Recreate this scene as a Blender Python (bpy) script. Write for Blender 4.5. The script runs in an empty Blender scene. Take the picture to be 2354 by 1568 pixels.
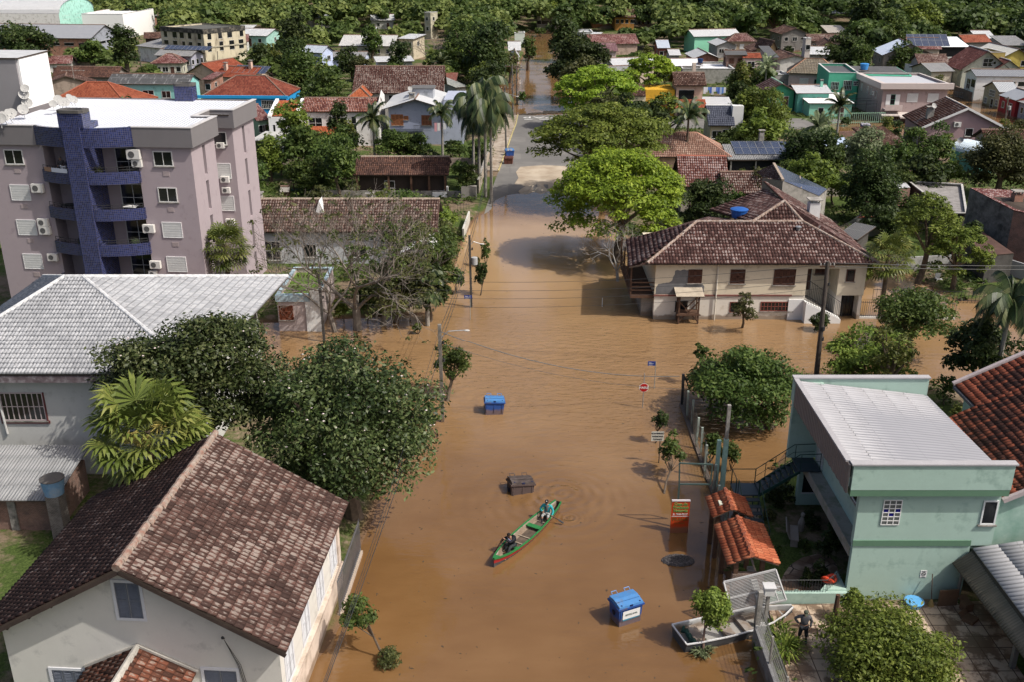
import bpy,bmesh,math,random
import numpy as np
from mathutils import Vector,Matrix
R=math.radians
sc=bpy.context.scene
# --- camera
FP,TH,CH=2305.0,R(22),29.0
S_,C_=math.sin(TH),math.cos(TH)
cam=bpy.data.objects.new('camera',bpy.data.cameras.new('camera'))
sc.collection.objects.link(cam);sc.camera=cam
cam.location=(0,0,CH);cam.rotation_euler=(R(90)-TH,0,0)
cam.data.sensor_width=36;cam.data.lens=FP/2354*36
cam.data.clip_start=1;cam.data.clip_end=3000
# --- light
SUN=Vector((.58,-.25,.77)).normalized()
W=bpy.data.worlds.new('World');sc.world=W;W.use_nodes=True
nt=W.node_tree;bg=nt.nodes['Background']
sky=nt.nodes.new('ShaderNodeTexSky');sky.sky_type='NISHITA';sky.sun_disc=False
sky.sun_elevation=math.asin(SUN.z);sky.sun_rotation=math.atan2(SUN.x,SUN.y)
sky.air_density=.8;sky.dust_density=5.0;sky.ozone_density=.4
nt.links.new(sky.outputs[0],bg.inputs[0]);bg.inputs[1].default_value=.125
sl=bpy.data.lights.new('sun','SUN');sl.energy=3.5;sl.angle=R(.6);sl.color=(1,.95,.87)
so=bpy.data.objects.new('sun',sl);sc.collection.objects.link(so)
so.rotation_euler=SUN.to_track_quat('Z','Y').to_euler();so.location=(60,-30,90)
sc.view_settings.view_transform='Standard';sc.view_settings.look='None'
sc.view_settings.exposure=0.25;sc.view_settings.gamma=1
try:
 sc.cycles.max_bounces=6;sc.cycles.transparent_max_bounces=6;sc.cycles.diffuse_bounces=2
 sc.cycles.glossy_bounces=2
except Exception:pass
# --- survey helpers: a pixel of the photo -> a point of the place
ZN={'v':(0,0,1),'a':(0,0,3),'b':(784.7,0,3),'c':(1569.3,0,3),'d':(0,108.9,2.881),'e':(544.4,145.2,2.881),'f':(1161.4,108.9,2.881),'g':(1700.7,108.9,2.881),'h':(1379.1,399.2,2.948),'A':(0,580.7,2.7),'B':(0,987.2,2.7),'C':(653.3,617,2.881),'D':(1052.5,1052.5,3.0432),'E':(1379.1,762.1,3.3233),'F':(1773.2,798.4,3.601),'G':(1488,1088.8,3.2737),'H':(1845.8,1132.3,3.5997)}
def VV(z,x,y):
 a,b,s=ZN[z];return a+x/s,b+y/s
def P(zn,x,y,z=0.0):
 vx,vy=VV(zn,x,y);dx,dy=vx-1177,vy-784
 t=(CH-z)/(FP*S_+dy*C_)
 return Vector((dx*t,(FP*C_-dy*S_)*t,z))
def ZY(zn,x,y,Y):
 vx,vy=VV(zn,x,y);dx,dy=vx-1177,vy-784
 t=Y/(FP*C_-dy*S_)
 return Vector((dx*t,Y,CH-(FP*S_+dy*C_)*t))
def proj(p):
 q=Vector(p)-Vector((0,0,CH));d=q.y*C_-q.z*S_;u=q.y*S_+q.z*C_
 return 1177+FP*q.x/d,784-FP*u/d
# --- materials
MATS={}
def newmat(name):
 m=bpy.data.materials.new(name);m.use_nodes=True
 nt=m.node_tree;nt.nodes.clear()
 out=nt.nodes.new('ShaderNodeOutputMaterial');b=nt.nodes.new('ShaderNodeBsdfPrincipled')
 nt.links.new(b.outputs[0],out.inputs[0]);return m,nt,b
def N(nt,t,**k):
 n=nt.nodes.new('ShaderNode'+t)
 for a,v in k.items():
  if a.startswith('i_'):
   key=a[2:];n.inputs[int(key)if key.isdigit()else key].default_value=v
  else:setattr(n,a,v)
 return n
def math_(nt,op,a,b=None,c=None):
 n=nt.nodes.new('ShaderNodeMath');n.operation=op
 for i,v in enumerate((a,b,c)):
  if v is None:continue
  if isinstance(v,(int,float)):n.inputs[i].default_value=v
  else:nt.links.new(v,n.inputs[i])
 return n.outputs[0]
def mixc(nt,fac,a,b,mode='MIX'):
 n=nt.nodes.new('ShaderNodeMix');n.data_type='RGBA';n.blend_type=mode
 for sck,v in((n.inputs[0],fac),(n.inputs[6],a),(n.inputs[7],b)):
  if isinstance(v,(int,float)):sck.default_value=v
  elif isinstance(v,tuple):sck.default_value=(*v[:3],1)
  else:nt.links.new(v,sck)
 return n.outputs[2]
def ramp(nt,fac,stops,interp='LINEAR'):
 n=nt.nodes.new('ShaderNodeValToRGB');e=n.color_ramp.elements;n.color_ramp.interpolation=interp
 while len(e)<len(stops):e.new(.5)
 for i,(p,c)in enumerate(stops):
  e[i].position=p
  e[i].color=(*c,1)if isinstance(c,tuple)else(c,c,c,1)
 nt.links.new(fac,n.inputs[0]);return n.outputs[0]
def noise(nt,vec,scale,detail=3,rough=.55):
 n=N(nt,'TexNoise',i_Scale=scale,i_Detail=detail,i_Roughness=rough)
 if vec is not None:nt.links.new(vec,n.inputs['Vector'])
 return n.outputs['Fac']
def bump(nt,b,h,strength=.4,dist=.05):
 n=N(nt,'Bump',i_Strength=strength,i_Distance=dist);nt.links.new(h,n.inputs['Height'])
 nt.links.new(n.outputs[0],b.inputs['Normal'])
def M(c,rough=.8,var=.18,scale=1.2,dirt=None,damt=.35,metal=0,spec=.3,bmp=0,stretch=1):
 """painted / plain surface with uneven colour and optional stains"""
 key=('M',c,rough,var,scale,dirt,damt,metal,spec,bmp,stretch)
 if key in MATS:return MATS[key]
 m,nt,b=newmat('surface')
 tc=N(nt,'TexCoord');vec=tc.outputs['Object']
 if stretch!=1:
  mp=N(nt,'Mapping');mp.inputs['Scale'].default_value=(1,1,1/stretch)
  nt.links.new(vec,mp.inputs[0]);vec=mp.outputs[0]
 n1=noise(nt,vec,scale,4);n2=noise(nt,vec,scale*9,2)
 f=math_(nt,'ADD',math_(nt,'MULTIPLY',n1,.7),math_(nt,'MULTIPLY',n2,.3))
 f=math_(nt,'MULTIPLY_ADD',f,2.4,-.7)
 lo=tuple(x*(1-var)for x in c);hi=tuple(min(1,x*(1+var*.6))for x in c)
 col=ramp(nt,f,[(.1,lo),(.9,hi)])
 if dirt:
  d=noise(nt,vec,scale*.7+.31,6,.65)
  d=ramp(nt,d,[(.6-damt*.35,0.0),(.68,.9)])
  col=mixc(nt,d,col,dirt)
 if dirt:
  ge=N(nt,'NewGeometry');gs=N(nt,'SeparateXYZ');nt.links.new(ge.outputs['Position'],gs.inputs[0])
  hz=math_(nt,'ADD',gs.outputs[2],math_(nt,'MULTIPLY',noise(nt,vec,1.7,4),-.55))
  col=mixc(nt,ramp(nt,hz,[(0,.75),(.16,0.0)]),col,(.17,.11,.065))
 nt.links.new(col,b.inputs['Base Color'])
 b.inputs['Roughness'].default_value=rough;b.inputs['Metallic'].default_value=metal
 b.inputs['Specular IOR Level'].default_value=spec
 if bmp:bump(nt,b,n2,.5,bmp)
 MATS[key]=m;return m
def TILE(c1,c2,c3,lichen=(.45,.42,.38),la=.3,w=.24,l=.38,flat=True,edge=.35):
 """clay tile roof; UV in metres. flat=True fakes the roll of the tiles with bump, False leaves it to the mesh"""
 key=('T',c1,c2,c3,lichen,la,w,l,flat)
 if key in MATS:return MATS[key]
 m,nt,b=newmat('clay_tiles')
 uv=N(nt,'UVMap');sp=N(nt,'SeparateXYZ');nt.links.new(uv.outputs[0],sp.inputs[0])
 u=math_(nt,'DIVIDE',sp.outputs[0],w);v=math_(nt,'DIVIDE',sp.outputs[1],l)
 cb=N(nt,'CombineXYZ');nt.links.new(math_(nt,'FLOOR',u),cb.inputs[0]);nt.links.new(math_(nt,'FLOOR',v),cb.inputs[1])
 wn=N(nt,'TexWhiteNoise');wn.noise_dimensions='2D';nt.links.new(cb.outputs[0],wn.inputs['Vector'])
 col=ramp(nt,wn.outputs['Value'],[(0,c1),(.5,c2),(1,c3)])
 big=noise(nt,uv.outputs[0],.25,3)
 mp=N(nt,'Mapping');mp.inputs['Scale'].default_value=(9,3.5,1);nt.links.new(uv.outputs[0],mp.inputs[0])
 fine=noise(nt,mp.outputs[0],1,4,.7)
 f=math_(nt,'ADD',fine,math_(nt,'MULTIPLY',math_(nt,'SUBTRACT',wn.outputs['Value'],.5),.16))
 f=math_(nt,'ADD',f,math_(nt,'MULTIPLY',math_(nt,'SUBTRACT',big,.5),.3))
 fu0=math_(nt,'FRACT',u);fv0=math_(nt,'FRACT',v)
 crest=math_(nt,'MULTIPLY',math_(nt,'SINE',math_(nt,'MULTIPLY',fu0,math.pi)),math_(nt,'SINE',math_(nt,'MULTIPLY',fv0,math.pi)))
 f=math_(nt,'ADD',f,math_(nt,'MULTIPLY_ADD',crest,.22,-.11))
 t0=.72-la*.4
 col=mixc(nt,ramp(nt,f,[(t0,0.0),(t0+.07,.85)]),col,lichen)
 col=mixc(nt,math_(nt,'MULTIPLY',ramp(nt,big,[(.35,1.0),(.6,0.0)]),.35),col,tuple(x*.45 for x in c1))
 fv=math_(nt,'FRACT',v);fu=math_(nt,'FRACT',u)
 if flat:
  e=math_(nt,'MAXIMUM',math_(nt,'LESS_THAN',fv,.13),math_(nt,'LESS_THAN',fu,.16))
  col=mixc(nt,math_(nt,'MULTIPLY',e,edge),col,tuple(x*.35 for x in c1))
  h=math_(nt,'ADD',math_(nt,'SINE',math_(nt,'MULTIPLY',fu,math.pi)),math_(nt,'MULTIPLY',math_(nt,'SUBTRACT',1,fv),.5))
  bump(nt,b,h,.9,.05)
 else:
  e=math_(nt,'MAXIMUM',math_(nt,'LESS_THAN',fv,.1),math_(nt,'MAXIMUM',math_(nt,'LESS_THAN',fu,.13),math_(nt,'GREATER_THAN',fu,.9)))
  col=mixc(nt,math_(nt,'MULTIPLY',e,.55),col,tuple(x*.4 for x in c1));bump(nt,b,fine,.5,.015)
 nt.links.new(col,b.inputs['Base Color']);b.inputs['Roughness'].default_value=.85
 b.inputs['Specular IOR Level'].default_value=.2
 MATS[key]=m;return m
def CORR(c,dirt=(.2,.19,.18),da=.3,pitch=.18,rough=.55,metal=0,amp=.03,flat=True,spec=.4):
 """corrugated sheet; UV in metres, waves along u"""
 key=('C',c,dirt,da,pitch,rough,metal,flat)
 if key in MATS:return MATS[key]
 m,nt,b=newmat('corrugated_sheet')
 uv=N(nt,'UVMap');sp=N(nt,'SeparateXYZ');nt.links.new(uv.outputs[0],sp.inputs[0])
 mp=N(nt,'Mapping');mp.inputs['Scale'].default_value=(2.2,.5,1);nt.links.new(uv.outputs[0],mp.inputs[0])
 f=noise(nt,mp.outputs[0],1,5,.65)
 col=mixc(nt,ramp(nt,f,[(.68-da*.4,0.0),(.78,.9)]),c,dirt)
 g=noise(nt,uv.outputs[0],.6,2)
 col=mixc(nt,math_(nt,'MULTIPLY',g,.3),col,tuple(x*.6 for x in c))
 sheet=math_(nt,'LESS_THAN',math_(nt,'FRACT',math_(nt,'DIVIDE',sp.outputs[1],1.9)),.02)
 col=mixc(nt,math_(nt,'MULTIPLY',sheet,.5),col,dirt)
 s=math_(nt,'SINE',math_(nt,'MULTIPLY',sp.outputs[0],2*math.pi/pitch))
 if flat:bump(nt,b,s,.8,amp)
 else:
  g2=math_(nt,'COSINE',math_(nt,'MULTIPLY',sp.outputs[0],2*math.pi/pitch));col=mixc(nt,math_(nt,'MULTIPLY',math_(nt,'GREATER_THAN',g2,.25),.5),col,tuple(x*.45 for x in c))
 nt.links.new(col,b.inputs['Base Color']);b.inputs['Roughness'].default_value=rough
 b.inputs['Metallic'].default_value=metal;b.inputs['Specular IOR Level'].default_value=spec
 MATS[key]=m;return m
def GRIDM(c,joint,pitch=.1,jw=.12,var=.25,rough=.35,pl='XZ'):
 """small square ceramic tiles with light joints, object space"""
 key=('G',c,joint,pitch,pl)
 if key in MATS:return MATS[key]
 m,nt,b=newmat('ceramic_tiles')
 uv=N(nt,'UVMap');sp=N(nt,'SeparateXYZ');nt.links.new(uv.outputs[0],sp.inputs[0])
 u=math_(nt,'DIVIDE',sp.outputs[0],pitch);v=math_(nt,'DIVIDE',sp.outputs[1],pitch)
 cb=N(nt,'CombineXYZ');nt.links.new(math_(nt,'FLOOR',u),cb.inputs[0]);nt.links.new(math_(nt,'FLOOR',v),cb.inputs[1])
 wn=N(nt,'TexWhiteNoise');wn.noise_dimensions='2D';nt.links.new(cb.outputs[0],wn.inputs['Vector'])
 col=ramp(nt,wn.outputs['Value'],[(0,tuple(x*(1-var)for x in c)),(1,tuple(x*(1+var)for x in c))])
 e=math_(nt,'MAXIMUM',math_(nt,'LESS_THAN',math_(nt,'FRACT',u),jw),math_(nt,'LESS_THAN',math_(nt,'FRACT',v),jw))
 col=mixc(nt,e,col,joint)
 nt.links.new(col,b.inputs['Base Color']);b.inputs['Roughness'].default_value=rough
 MATS[key]=m;return m
def BRICK(c1=(.28,.1,.06),c2=(.38,.16,.09),mortar=(.3,.27,.24),sc_=1.0):
 key=('B',c1,c2,sc_)
 if key in MATS:return MATS[key]
 m,nt,b=newmat('brick')
 uv=N(nt,'UVMap');bt=N(nt,'TexBrick',i_Scale=sc_*4.0)
 bt.inputs['Color1'].default_value=(*c1,1);bt.inputs['Color2'].default_value=(*c2,1);bt.inputs['Mortar'].default_value=(*mortar,1)
 bt.inputs['Mortar Size'].default_value=.025
 nt.links.new(uv.outputs[0],bt.inputs['Vector'])
 col=mixc(nt,ramp(nt,noise(nt,uv.outputs[0],1.2,5),[(.45,0.0),(.7,.7)]),bt.outputs[0],(.07,.06,.05))
 nt.links.new(col,b.inputs['Base Color']);b.inputs['Roughness'].default_value=.9
 MATS[key]=m;return m
def GLASS():
 return M((.012,.014,.016),rough=.12,var=.4,spec=.6)
def LEAF(c1,c2,c3,trans=.36,rough=.55):
 c1,c2,c3=[tuple(x*k for x,k in zip(c,(1.38,1.27,1.15)))for c in(c1,c2,c3)]
 key=('L',c1,c2,c3)
 if key in MATS:return MATS[key]
 m=bpy.data.materials.new('foliage');m.use_nodes=True;nt=m.node_tree;nt.nodes.clear()
 out=nt.nodes.new('ShaderNodeOutputMaterial');b=nt.nodes.new('ShaderNodeBsdfPrincipled')
 uv=N(nt,'UVMap');sp=N(nt,'SeparateXYZ');nt.links.new(uv.outputs[0],sp.inputs[0])
 col=ramp(nt,sp.outputs[0],[(0,c1),(.5,c2),(1,c3)])
 oi=N(nt,'ObjectInfo')
 hs=N(nt,'HueSaturation');nt.links.new(col,hs.inputs['Color'])
 nt.links.new(math_(nt,'MULTIPLY_ADD',oi.outputs['Random'],.02,.49),hs.inputs['Hue'])
 nt.links.new(math_(nt,'MULTIPLY_ADD',oi.outputs['Random'],.35,.82),hs.inputs['Value'])
 hs.inputs['Saturation'].default_value=.94
 nt.links.new(hs.outputs[0],b.inputs['Base Color']);b.inputs['Roughness'].default_value=rough
 b.inputs['Specular IOR Level'].default_value=.25
 t=N(nt,'BsdfTranslucent');nt.links.new(mixc(nt,.5,hs.outputs[0],(.25,.35,.03),'MULTIPLY')if False else hs.outputs[0],t.inputs[0])
 mx=N(nt,'MixShader');mx.inputs[0].default_value=trans
 nt.links.new(b.outputs[0],mx.inputs[1]);nt.links.new(t.outputs[0],mx.inputs[2]);nt.links.new(mx.outputs[0],out.inputs[0])
 MATS[key]=m;return m
WHITE=M((.72,.72,.71),var=.1);WOOD=M((.1,.055,.035),var=.3,scale=3)
DARK=M((.02,.02,.022));CONC=M((.33,.31,.28),var=.25,dirt=(.08,.08,.07),damt=.4)
BARK=M((.12,.09,.065),var=.4,scale=4);GREYBARK=M((.27,.25,.22),var=.35,scale=4)
METAL=M((.35,.36,.37),rough=.4,metal=.6);IRON=M((.03,.032,.035),rough=.5)
# --- mesh building
col0=sc.collection
def link(o,parent=None):
 col0.objects.link(o)
 if parent is not None:o.parent=parent
 return o
def tag(o,label,cat,group=None,kind=None):
 if label:o['label']=label
 if cat:o['category']=cat
 if group:o['group']=group
 if kind:o['kind']=kind
 return o
def thing(name,label,cat,loc=(0,0,0),rz=0.0,group=None):
 o=bpy.data.objects.new(name,None);o.empty_display_size=.3
 o.location=loc;o.rotation_euler=(0,0,rz);link(o)
 return tag(o,label,cat,group)
SPL={'post','landing','verge','parapet','insulator','latch','hinge_handle','cable_box','veranda_column','garment','rib','cornice','glazing_bar','verge_wall','plinth','shutter','seat','rubbish_bag'}
class MB:
 def __init__(s):s.v=[];s.f=[];s.uv=[];s.mi=[];s.cur=0
 def poly(s,pts,uvs=None,mi=None):
  n=len(s.v);s.v+=[tuple(p)for p in pts];s.f.append(tuple(range(n,n+len(pts))))
  if uvs is None:
   p=[Vector(q)for q in pts];nn=(p[1]-p[0]).cross(p[-1]-p[0])
   ax=(abs(nn.x),abs(nn.y),abs(nn.z));k=ax.index(max(ax))
   uvs=[((q.y,q.z),(q.x,q.z),(q.x,q.y))[k]for q in p]
  s.uv+=list(uvs);s.mi.append(s.cur if mi is None else mi)
 def box(s,x0,y0,z0,x1,y1,z1,mi=None):
  a=[(x0,y0,z0),(x1,y0,z0),(x1,y1,z0),(x0,y1,z0),(x0,y0,z1),(x1,y0,z1),(x1,y1,z1),(x0,y1,z1)]
  for q in((0,3,2,1),(4,5,6,7),(0,1,5,4),(1,2,6,5),(2,3,7,6),(3,0,4,7)):s.poly([a[i]for i in q],mi=mi)
 def hexa(s,a,mi=None):
  for q in((0,3,2,1),(4,5,6,7),(0,1,5,4),(1,2,6,5),(2,3,7,6),(3,0,4,7)):s.poly([a[i]for i in q],mi=mi)
 def beam(s,p,q,w,h=None,up=(0,0,1),mi=None):
  p,q=Vector(p),Vector(q);d=(q-p).normalized();h=h or w
  x=d.cross(Vector(up));x=x.normalized()if x.length>1e-4 else Vector((1,0,0));y=x.cross(d)
  a=[c+x*(sx*w/2)+y*(sy*h/2)for c in(p,q)for sx,sy in((-1,-1),(1,-1),(1,1),(-1,1))]
  s.hexa([a[0],a[1],a[2],a[3],a[4],a[5],a[6],a[7]],mi)
 def slab(s,pts,th,uvs=None,mi=None,edge=True):
  """planar polygon thickened downwards"""
  b=[Vector(p)-Vector((0,0,th))for p in pts]
  s.poly(pts,uvs,mi);s.poly(list(reversed(b)),mi=mi)
  for i in range(len(pts)):
   j=(i+1)%len(pts);s.poly([b[i],b[j],pts[j],pts[i]],mi=mi)
 def tube(s,pts,rad,n=6,cap=True,mi=None):
  pts=[Vector(p)for p in pts]
  if isinstance(rad,(int,float)):rad=[rad]*len(pts)
  base=len(s.v);x=None
  for i,p in enumerate(pts):
   d=(pts[min(i+1,len(pts)-1)]-pts[max(i-1,0)]).normalized()
   if x is None:x=d.cross(Vector((0,0,1))if abs(d.z)<.9 else Vector((1,0,0))).normalized()
   else:
    x=(x-d*x.dot(d));x=x.normalized()if x.length>1e-5 else d.orthogonal().normalized()
   y=d.cross(x)
   for k in range(n):
    a=2*math.pi*k/n;s.v.append(tuple(p+(x*math.cos(a)+y*math.sin(a))*rad[i]))
  m=s.cur if mi is None else mi
  for i in range(len(pts)-1):
   for k in range(n):
    k2=(k+1)%n
    s.f.append((base+i*n+k,base+i*n+k2,base+(i+1)*n+k2,base+(i+1)*n+k))
    s.uv+=[(k/n,i),((k+1)/n,i),((k+1)/n,i+1),(k/n,i+1)];s.mi.append(m)
  if cap:
   for st,rev in((base,True),(base+(len(pts)-1)*n,False)):
    idx=list(range(st,st+n));idx=idx[::-1]if rev else idx
    s.f.append(tuple(idx));s.uv+=[(0,0)]*n;s.mi.append(m)
 def lathe(s,prof,n=16,c=(0,0,0),mi=None):
  s.tube([(c[0],c[1],c[2]+z)for r,z in prof],[max(r,.001)for r,z in prof],n,mi=mi)
 def ell(s,c,r,n=10,m=6,mi=None):
  pr=[(math.sin(math.pi*i/m),-math.cos(math.pi*i/m))for i in range(m+1)]
  base=len(s.v)
  for rr,z in pr:
   for k in range(n):
    a=2*math.pi*k/n;s.v.append((c[0]+r[0]*rr*math.cos(a),c[1]+r[1]*rr*math.sin(a),c[2]+r[2]*z))
  for i in range(m):
   for k in range(n):
    k2=(k+1)%n;s.f.append((base+i*n+k,base+i*n+k2,base+(i+1)*n+k2,base+(i+1)*n+k))
    s.uv+=[(0,0)]*4;s.mi.append(s.cur if mi is None else mi)
 def data(s,name,mats,smooth=False):
  me=bpy.data.meshes.new(name);me.from_pydata(s.v,[],s.f)
  ul=me.uv_layers.new(name='UVMap');ul.data.foreach_set('uv',np.array(s.uv,dtype=np.float32).ravel())
  for m in(mats if isinstance(mats,(list,tuple))else[mats]):me.materials.append(m)
  me.polygons.foreach_set('material_index',s.mi)
  if smooth:me.polygons.foreach_set('use_smooth',[True]*len(s.f))
  me.update();return me
 def build(s,name,mats,parent=None,smooth=False,loc=None):
  if name in SPL:
   p_=list(range(len(s.v)))
   def fd(i):
    while p_[i]!=i:p_[i]=p_[p_[i]];i=p_[i]
    return i
   for f in s.f:
    for j in f[1:]:p_[fd(j)]=fd(f[0])
   def boxes():
    d={}
    for i,q in enumerate(s.v):
     r=fd(i);b=d.get(r)
     d[r]=[min(b[0],q[0]),min(b[1],q[1]),min(b[2],q[2]),max(b[3],q[0]),max(b[4],q[1]),max(b[5],q[2])]if b else[*q,*q]
    return d
   mp={}
   for i,q in enumerate(s.v):
    k=(round(q[0],4),round(q[1],4),round(q[2],4))
    if k in mp:p_[fd(i)]=fd(mp[k])
    mp[k]=i
   ch_=True
   while ch_:
    ch_=False;d=list(boxes().items())
    for i in range(len(d)):
     for j in range(i+1,len(d)):
      a,b=d[i][1],d[j][1]
      if fd(d[i][0])!=fd(d[j][0])and all(a[k]<=b[k+3]+.02 and b[k]<=a[k+3]+.02 for k in range(3)):p_[fd(d[j][0])]=fd(d[i][0]);ch_=True
   rs_=sorted({fd(i)for i in range(len(s.v))})
   if len(rs_)>1:
    first=None
    for r in rs_:
     m=MB();ui=0;ix={}
     for fi,f in enumerate(s.f):
      if fd(f[0])==r:
       for j in f:
        if j not in ix:ix[j]=len(m.v);m.v.append(s.v[j])
       m.f.append(tuple(ix[j]for j in f));m.uv+=s.uv[ui:ui+len(f)];m.mi.append(s.mi[fi])
      ui+=len(f)
     o=bpy.data.objects.new(name,m.data(name,mats,smooth));link(o,parent);first=first or o
    return first
  o=bpy.data.objects.new(name,s.data(name,mats,smooth));link(o,parent)
  if loc is not None:o.location=loc
  return o
def npmesh(name,v,f,uv,mats,parent=None,smooth=False,mi=None):
 """v (N,3), f (M,4) quads, uv (M*4,2)"""
 me=bpy.data.meshes.new(name);nf=len(f);k=f.shape[1]
 me.vertices.add(len(v));me.vertices.foreach_set('co',np.ascontiguousarray(v,dtype=np.float32).ravel())
 me.loops.add(nf*k);me.loops.foreach_set('vertex_index',np.ascontiguousarray(f,dtype=np.int32).ravel())
 me.polygons.add(nf);me.polygons.foreach_set('loop_start',np.arange(nf,dtype=np.int32)*k)
 me.polygons.foreach_set('loop_total',np.full(nf,k,dtype=np.int32))
 ul=me.uv_layers.new(name='UVMap');ul.data.foreach_set('uv',np.ascontiguousarray(uv,dtype=np.float32).ravel())
 for m in(mats if isinstance(mats,(list,tuple))else[mats]):me.materials.append(m)
 if mi is not None:me.polygons.foreach_set('material_index',mi)
 if smooth:me.polygons.foreach_set('use_smooth',np.ones(nf,dtype=bool))
 me.update(calc_edges=True);me.validate()
 if parent is False:return me
 o=bpy.data.objects.new(name,me);link(o,parent);return o
def text_mesh(txt,size,mat,parent,loc,rot,name='lettering',ext=.004,bold=0.0,sx=1.0):
 cu=bpy.data.curves.new('t','FONT');cu.body=txt;cu.size=size;cu.align_x='CENTER';cu.align_y='CENTER'
 cu.extrude=ext;cu.offset=bold
 o=bpy.data.objects.new('t',cu);col0.objects.link(o)
 me=bpy.data.meshes.new_from_object(o.evaluated_get(bpy.context.evaluated_depsgraph_get()))
 col0.objects.unlink(o);bpy.data.objects.remove(o)
 me.materials.clear();me.materials.append(mat)
 q=bpy.data.objects.new(name,me);link(q,parent);q.location=loc;q.rotation_euler=rot;q.scale=(sx,1,1);return q
def copy_tree(o,parent=None):
 c=o.copy();link(c,parent)
 for ch in list(o.children):copy_tree(ch,c)
 return c
# --- terrain, water, road
def wp(l):return np.array([P('v',x,y)[:2]for x,y in l])
FLOOD=[wp(l)for l in([(600,1900),(700,1568),(790,1440),(838,1250),(900,1080),(930,900),(860,860),(400,860),(100,860),(100,742),(640,742),(1000,722),(1020,690),(1052,600),(1072,540),(1092,505),(1128,482),(1135,462),(1165,447),(1215,440),(1300,436),(1340,446),(1440,540),(1500,600),(1512,690),(1960,690),(1972,600),(2060,612),(2130,660),(2190,690),(2280,700),(2420,735),(2700,735),(2900,880),(2130,880),(1830,890),(1825,1010),(1740,1120),(1690,1150),(1645,1260),(1670,1340),(1740,1440),(1735,1568),(1790,1900)],[(1140,188),(1176,186),(1195,150),(1222,92),(1270,92),(1290,180),(1330,262),(1292,264),(1240,266),(1180,266),(1160,262),(1165,220),(1140,205)],[(1885,318),(1900,288),(2000,262),(2160,250),(2175,205),(2260,205),(2420,240),(2450,302),(2250,306),(2130,320)],[(1735,92),(1830,92),(1835,120),(1740,122)],[(1600,52),(1735,50),(1740,76),(1650,80)],[(1210,92),(1290,92),(1300,75),(1380,70),(1380,62),(1200,64)])]
def sdist(x,y):
 """signed distance to flooded ground, + outside"""
 x=np.asarray(x,float);y=np.asarray(y,float);best=np.full(x.shape,1e9)
 for pl in FLOOD:
  d=np.full(x.shape,1e9);ins=np.zeros(x.shape,bool);n=len(pl)
  for i in range(n):
   ax,ay=pl[i];bx,by=pl[(i+1)%n];ex,ey=bx-ax,by-ay
   t=np.clip(((x-ax)*ex+(y-ay)*ey)/(ex*ex+ey*ey+1e-9),0,1)
   d=np.minimum(d,np.hypot(x-ax-t*ex,y-ay-t*ey))
   c=((ay>y)!=(by>y))&(x<(bx-ax)*(y-ay)/(by-ay+1e-12)+ax)
   ins^=c
  best=np.minimum(best,np.where(ins,-d,d))
 return best
def wob(x,y,s=1.0):
 return(np.sin(x*.9*s+1.3)*np.sin(y*.7*s+.4)+.5*np.sin(x*2.3*s+y*1.1*s)+.4*np.sin(x*4.1*s-y*3.3*s+2))/1.9
def hgt(x,y):
 x=np.asarray(x,float);y=np.asarray(y,float)
 sd=sdist(x,y)
 h=np.clip(sd*.28-.03+.05*wob(x,y),-1.0,.38+.06*wob(x*.3,y*.3))
 far=np.clip((y-330+.12*(x-20))/400,0,1)
 return h+far**1.1*34*(.75+.25*np.sin(x*.012+1.0))
def H(x,y):return float(hgt(np.array([x]),np.array([y]))[0])
ys=[16.0]
while ys[-1]<760:ys.append(ys[-1]+max(.8,ys[-1]*.0085))
xs=[0.0]
while xs[-1]<420:xs.append(xs[-1]+max(.8,xs[-1]*.016))
xs=np.array([-x for x in xs[:0:-1]]+xs);ys=np.array(ys)
GX,GY=np.meshgrid(xs,ys);GZ=hgt(GX,GY)
nx,ny=len(xs),len(ys)
idx=np.arange(nx*ny).reshape(ny,nx)
gf=np.stack([idx[:-1,:-1],idx[:-1,1:],idx[1:,1:],idx[1:,:-1]],-1).reshape(-1,4)
gv=np.stack([GX,GY,GZ],-1).reshape(-1,3)
m,nt,b=newmat('ground')
tc=N(nt,'TexCoord');V3=tc.outputs['Object']
n1=noise(nt,V3,.12,5,.6);n2=noise(nt,V3,1.5,5,.7);n3=noise(nt,V3,9,3)
grass=ramp(nt,n3,[(.3,(.035,.055,.014)),(.7,(.085,.12,.032))])
dirt=ramp(nt,n2,[(.3,(.12,.085,.055)),(.7,(.22,.17,.12))])
f=math_(nt,'ADD',math_(nt,'MULTIPLY',n1,.7),math_(nt,'MULTIPLY',n2,.3))
col=mixc(nt,ramp(nt,f,[(.49,0.0),(.56,1.0)]),grass,dirt)
sp=N(nt,'SeparateXYZ');nt.links.new(V3,sp.inputs[0])
col=mixc(nt,ramp(nt,math_(nt,'ADD',sp.outputs[2],math_(nt,'MULTIPLY',n2,.2)),[(.15,1.0),(.3,0.0)]),col,(.14,.085,.05))
nt.links.new(col,b.inputs['Base Color']);b.inputs['Roughness'].default_value=.95;b.inputs['Specular IOR Level'].default_value=.1
bump(nt,b,n3,.6,.08)
g=npmesh('ground',gv,gf,gv[gf.reshape(-1)][:,:2],m,smooth=True);tag(g,None,None,kind='structure')
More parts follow.
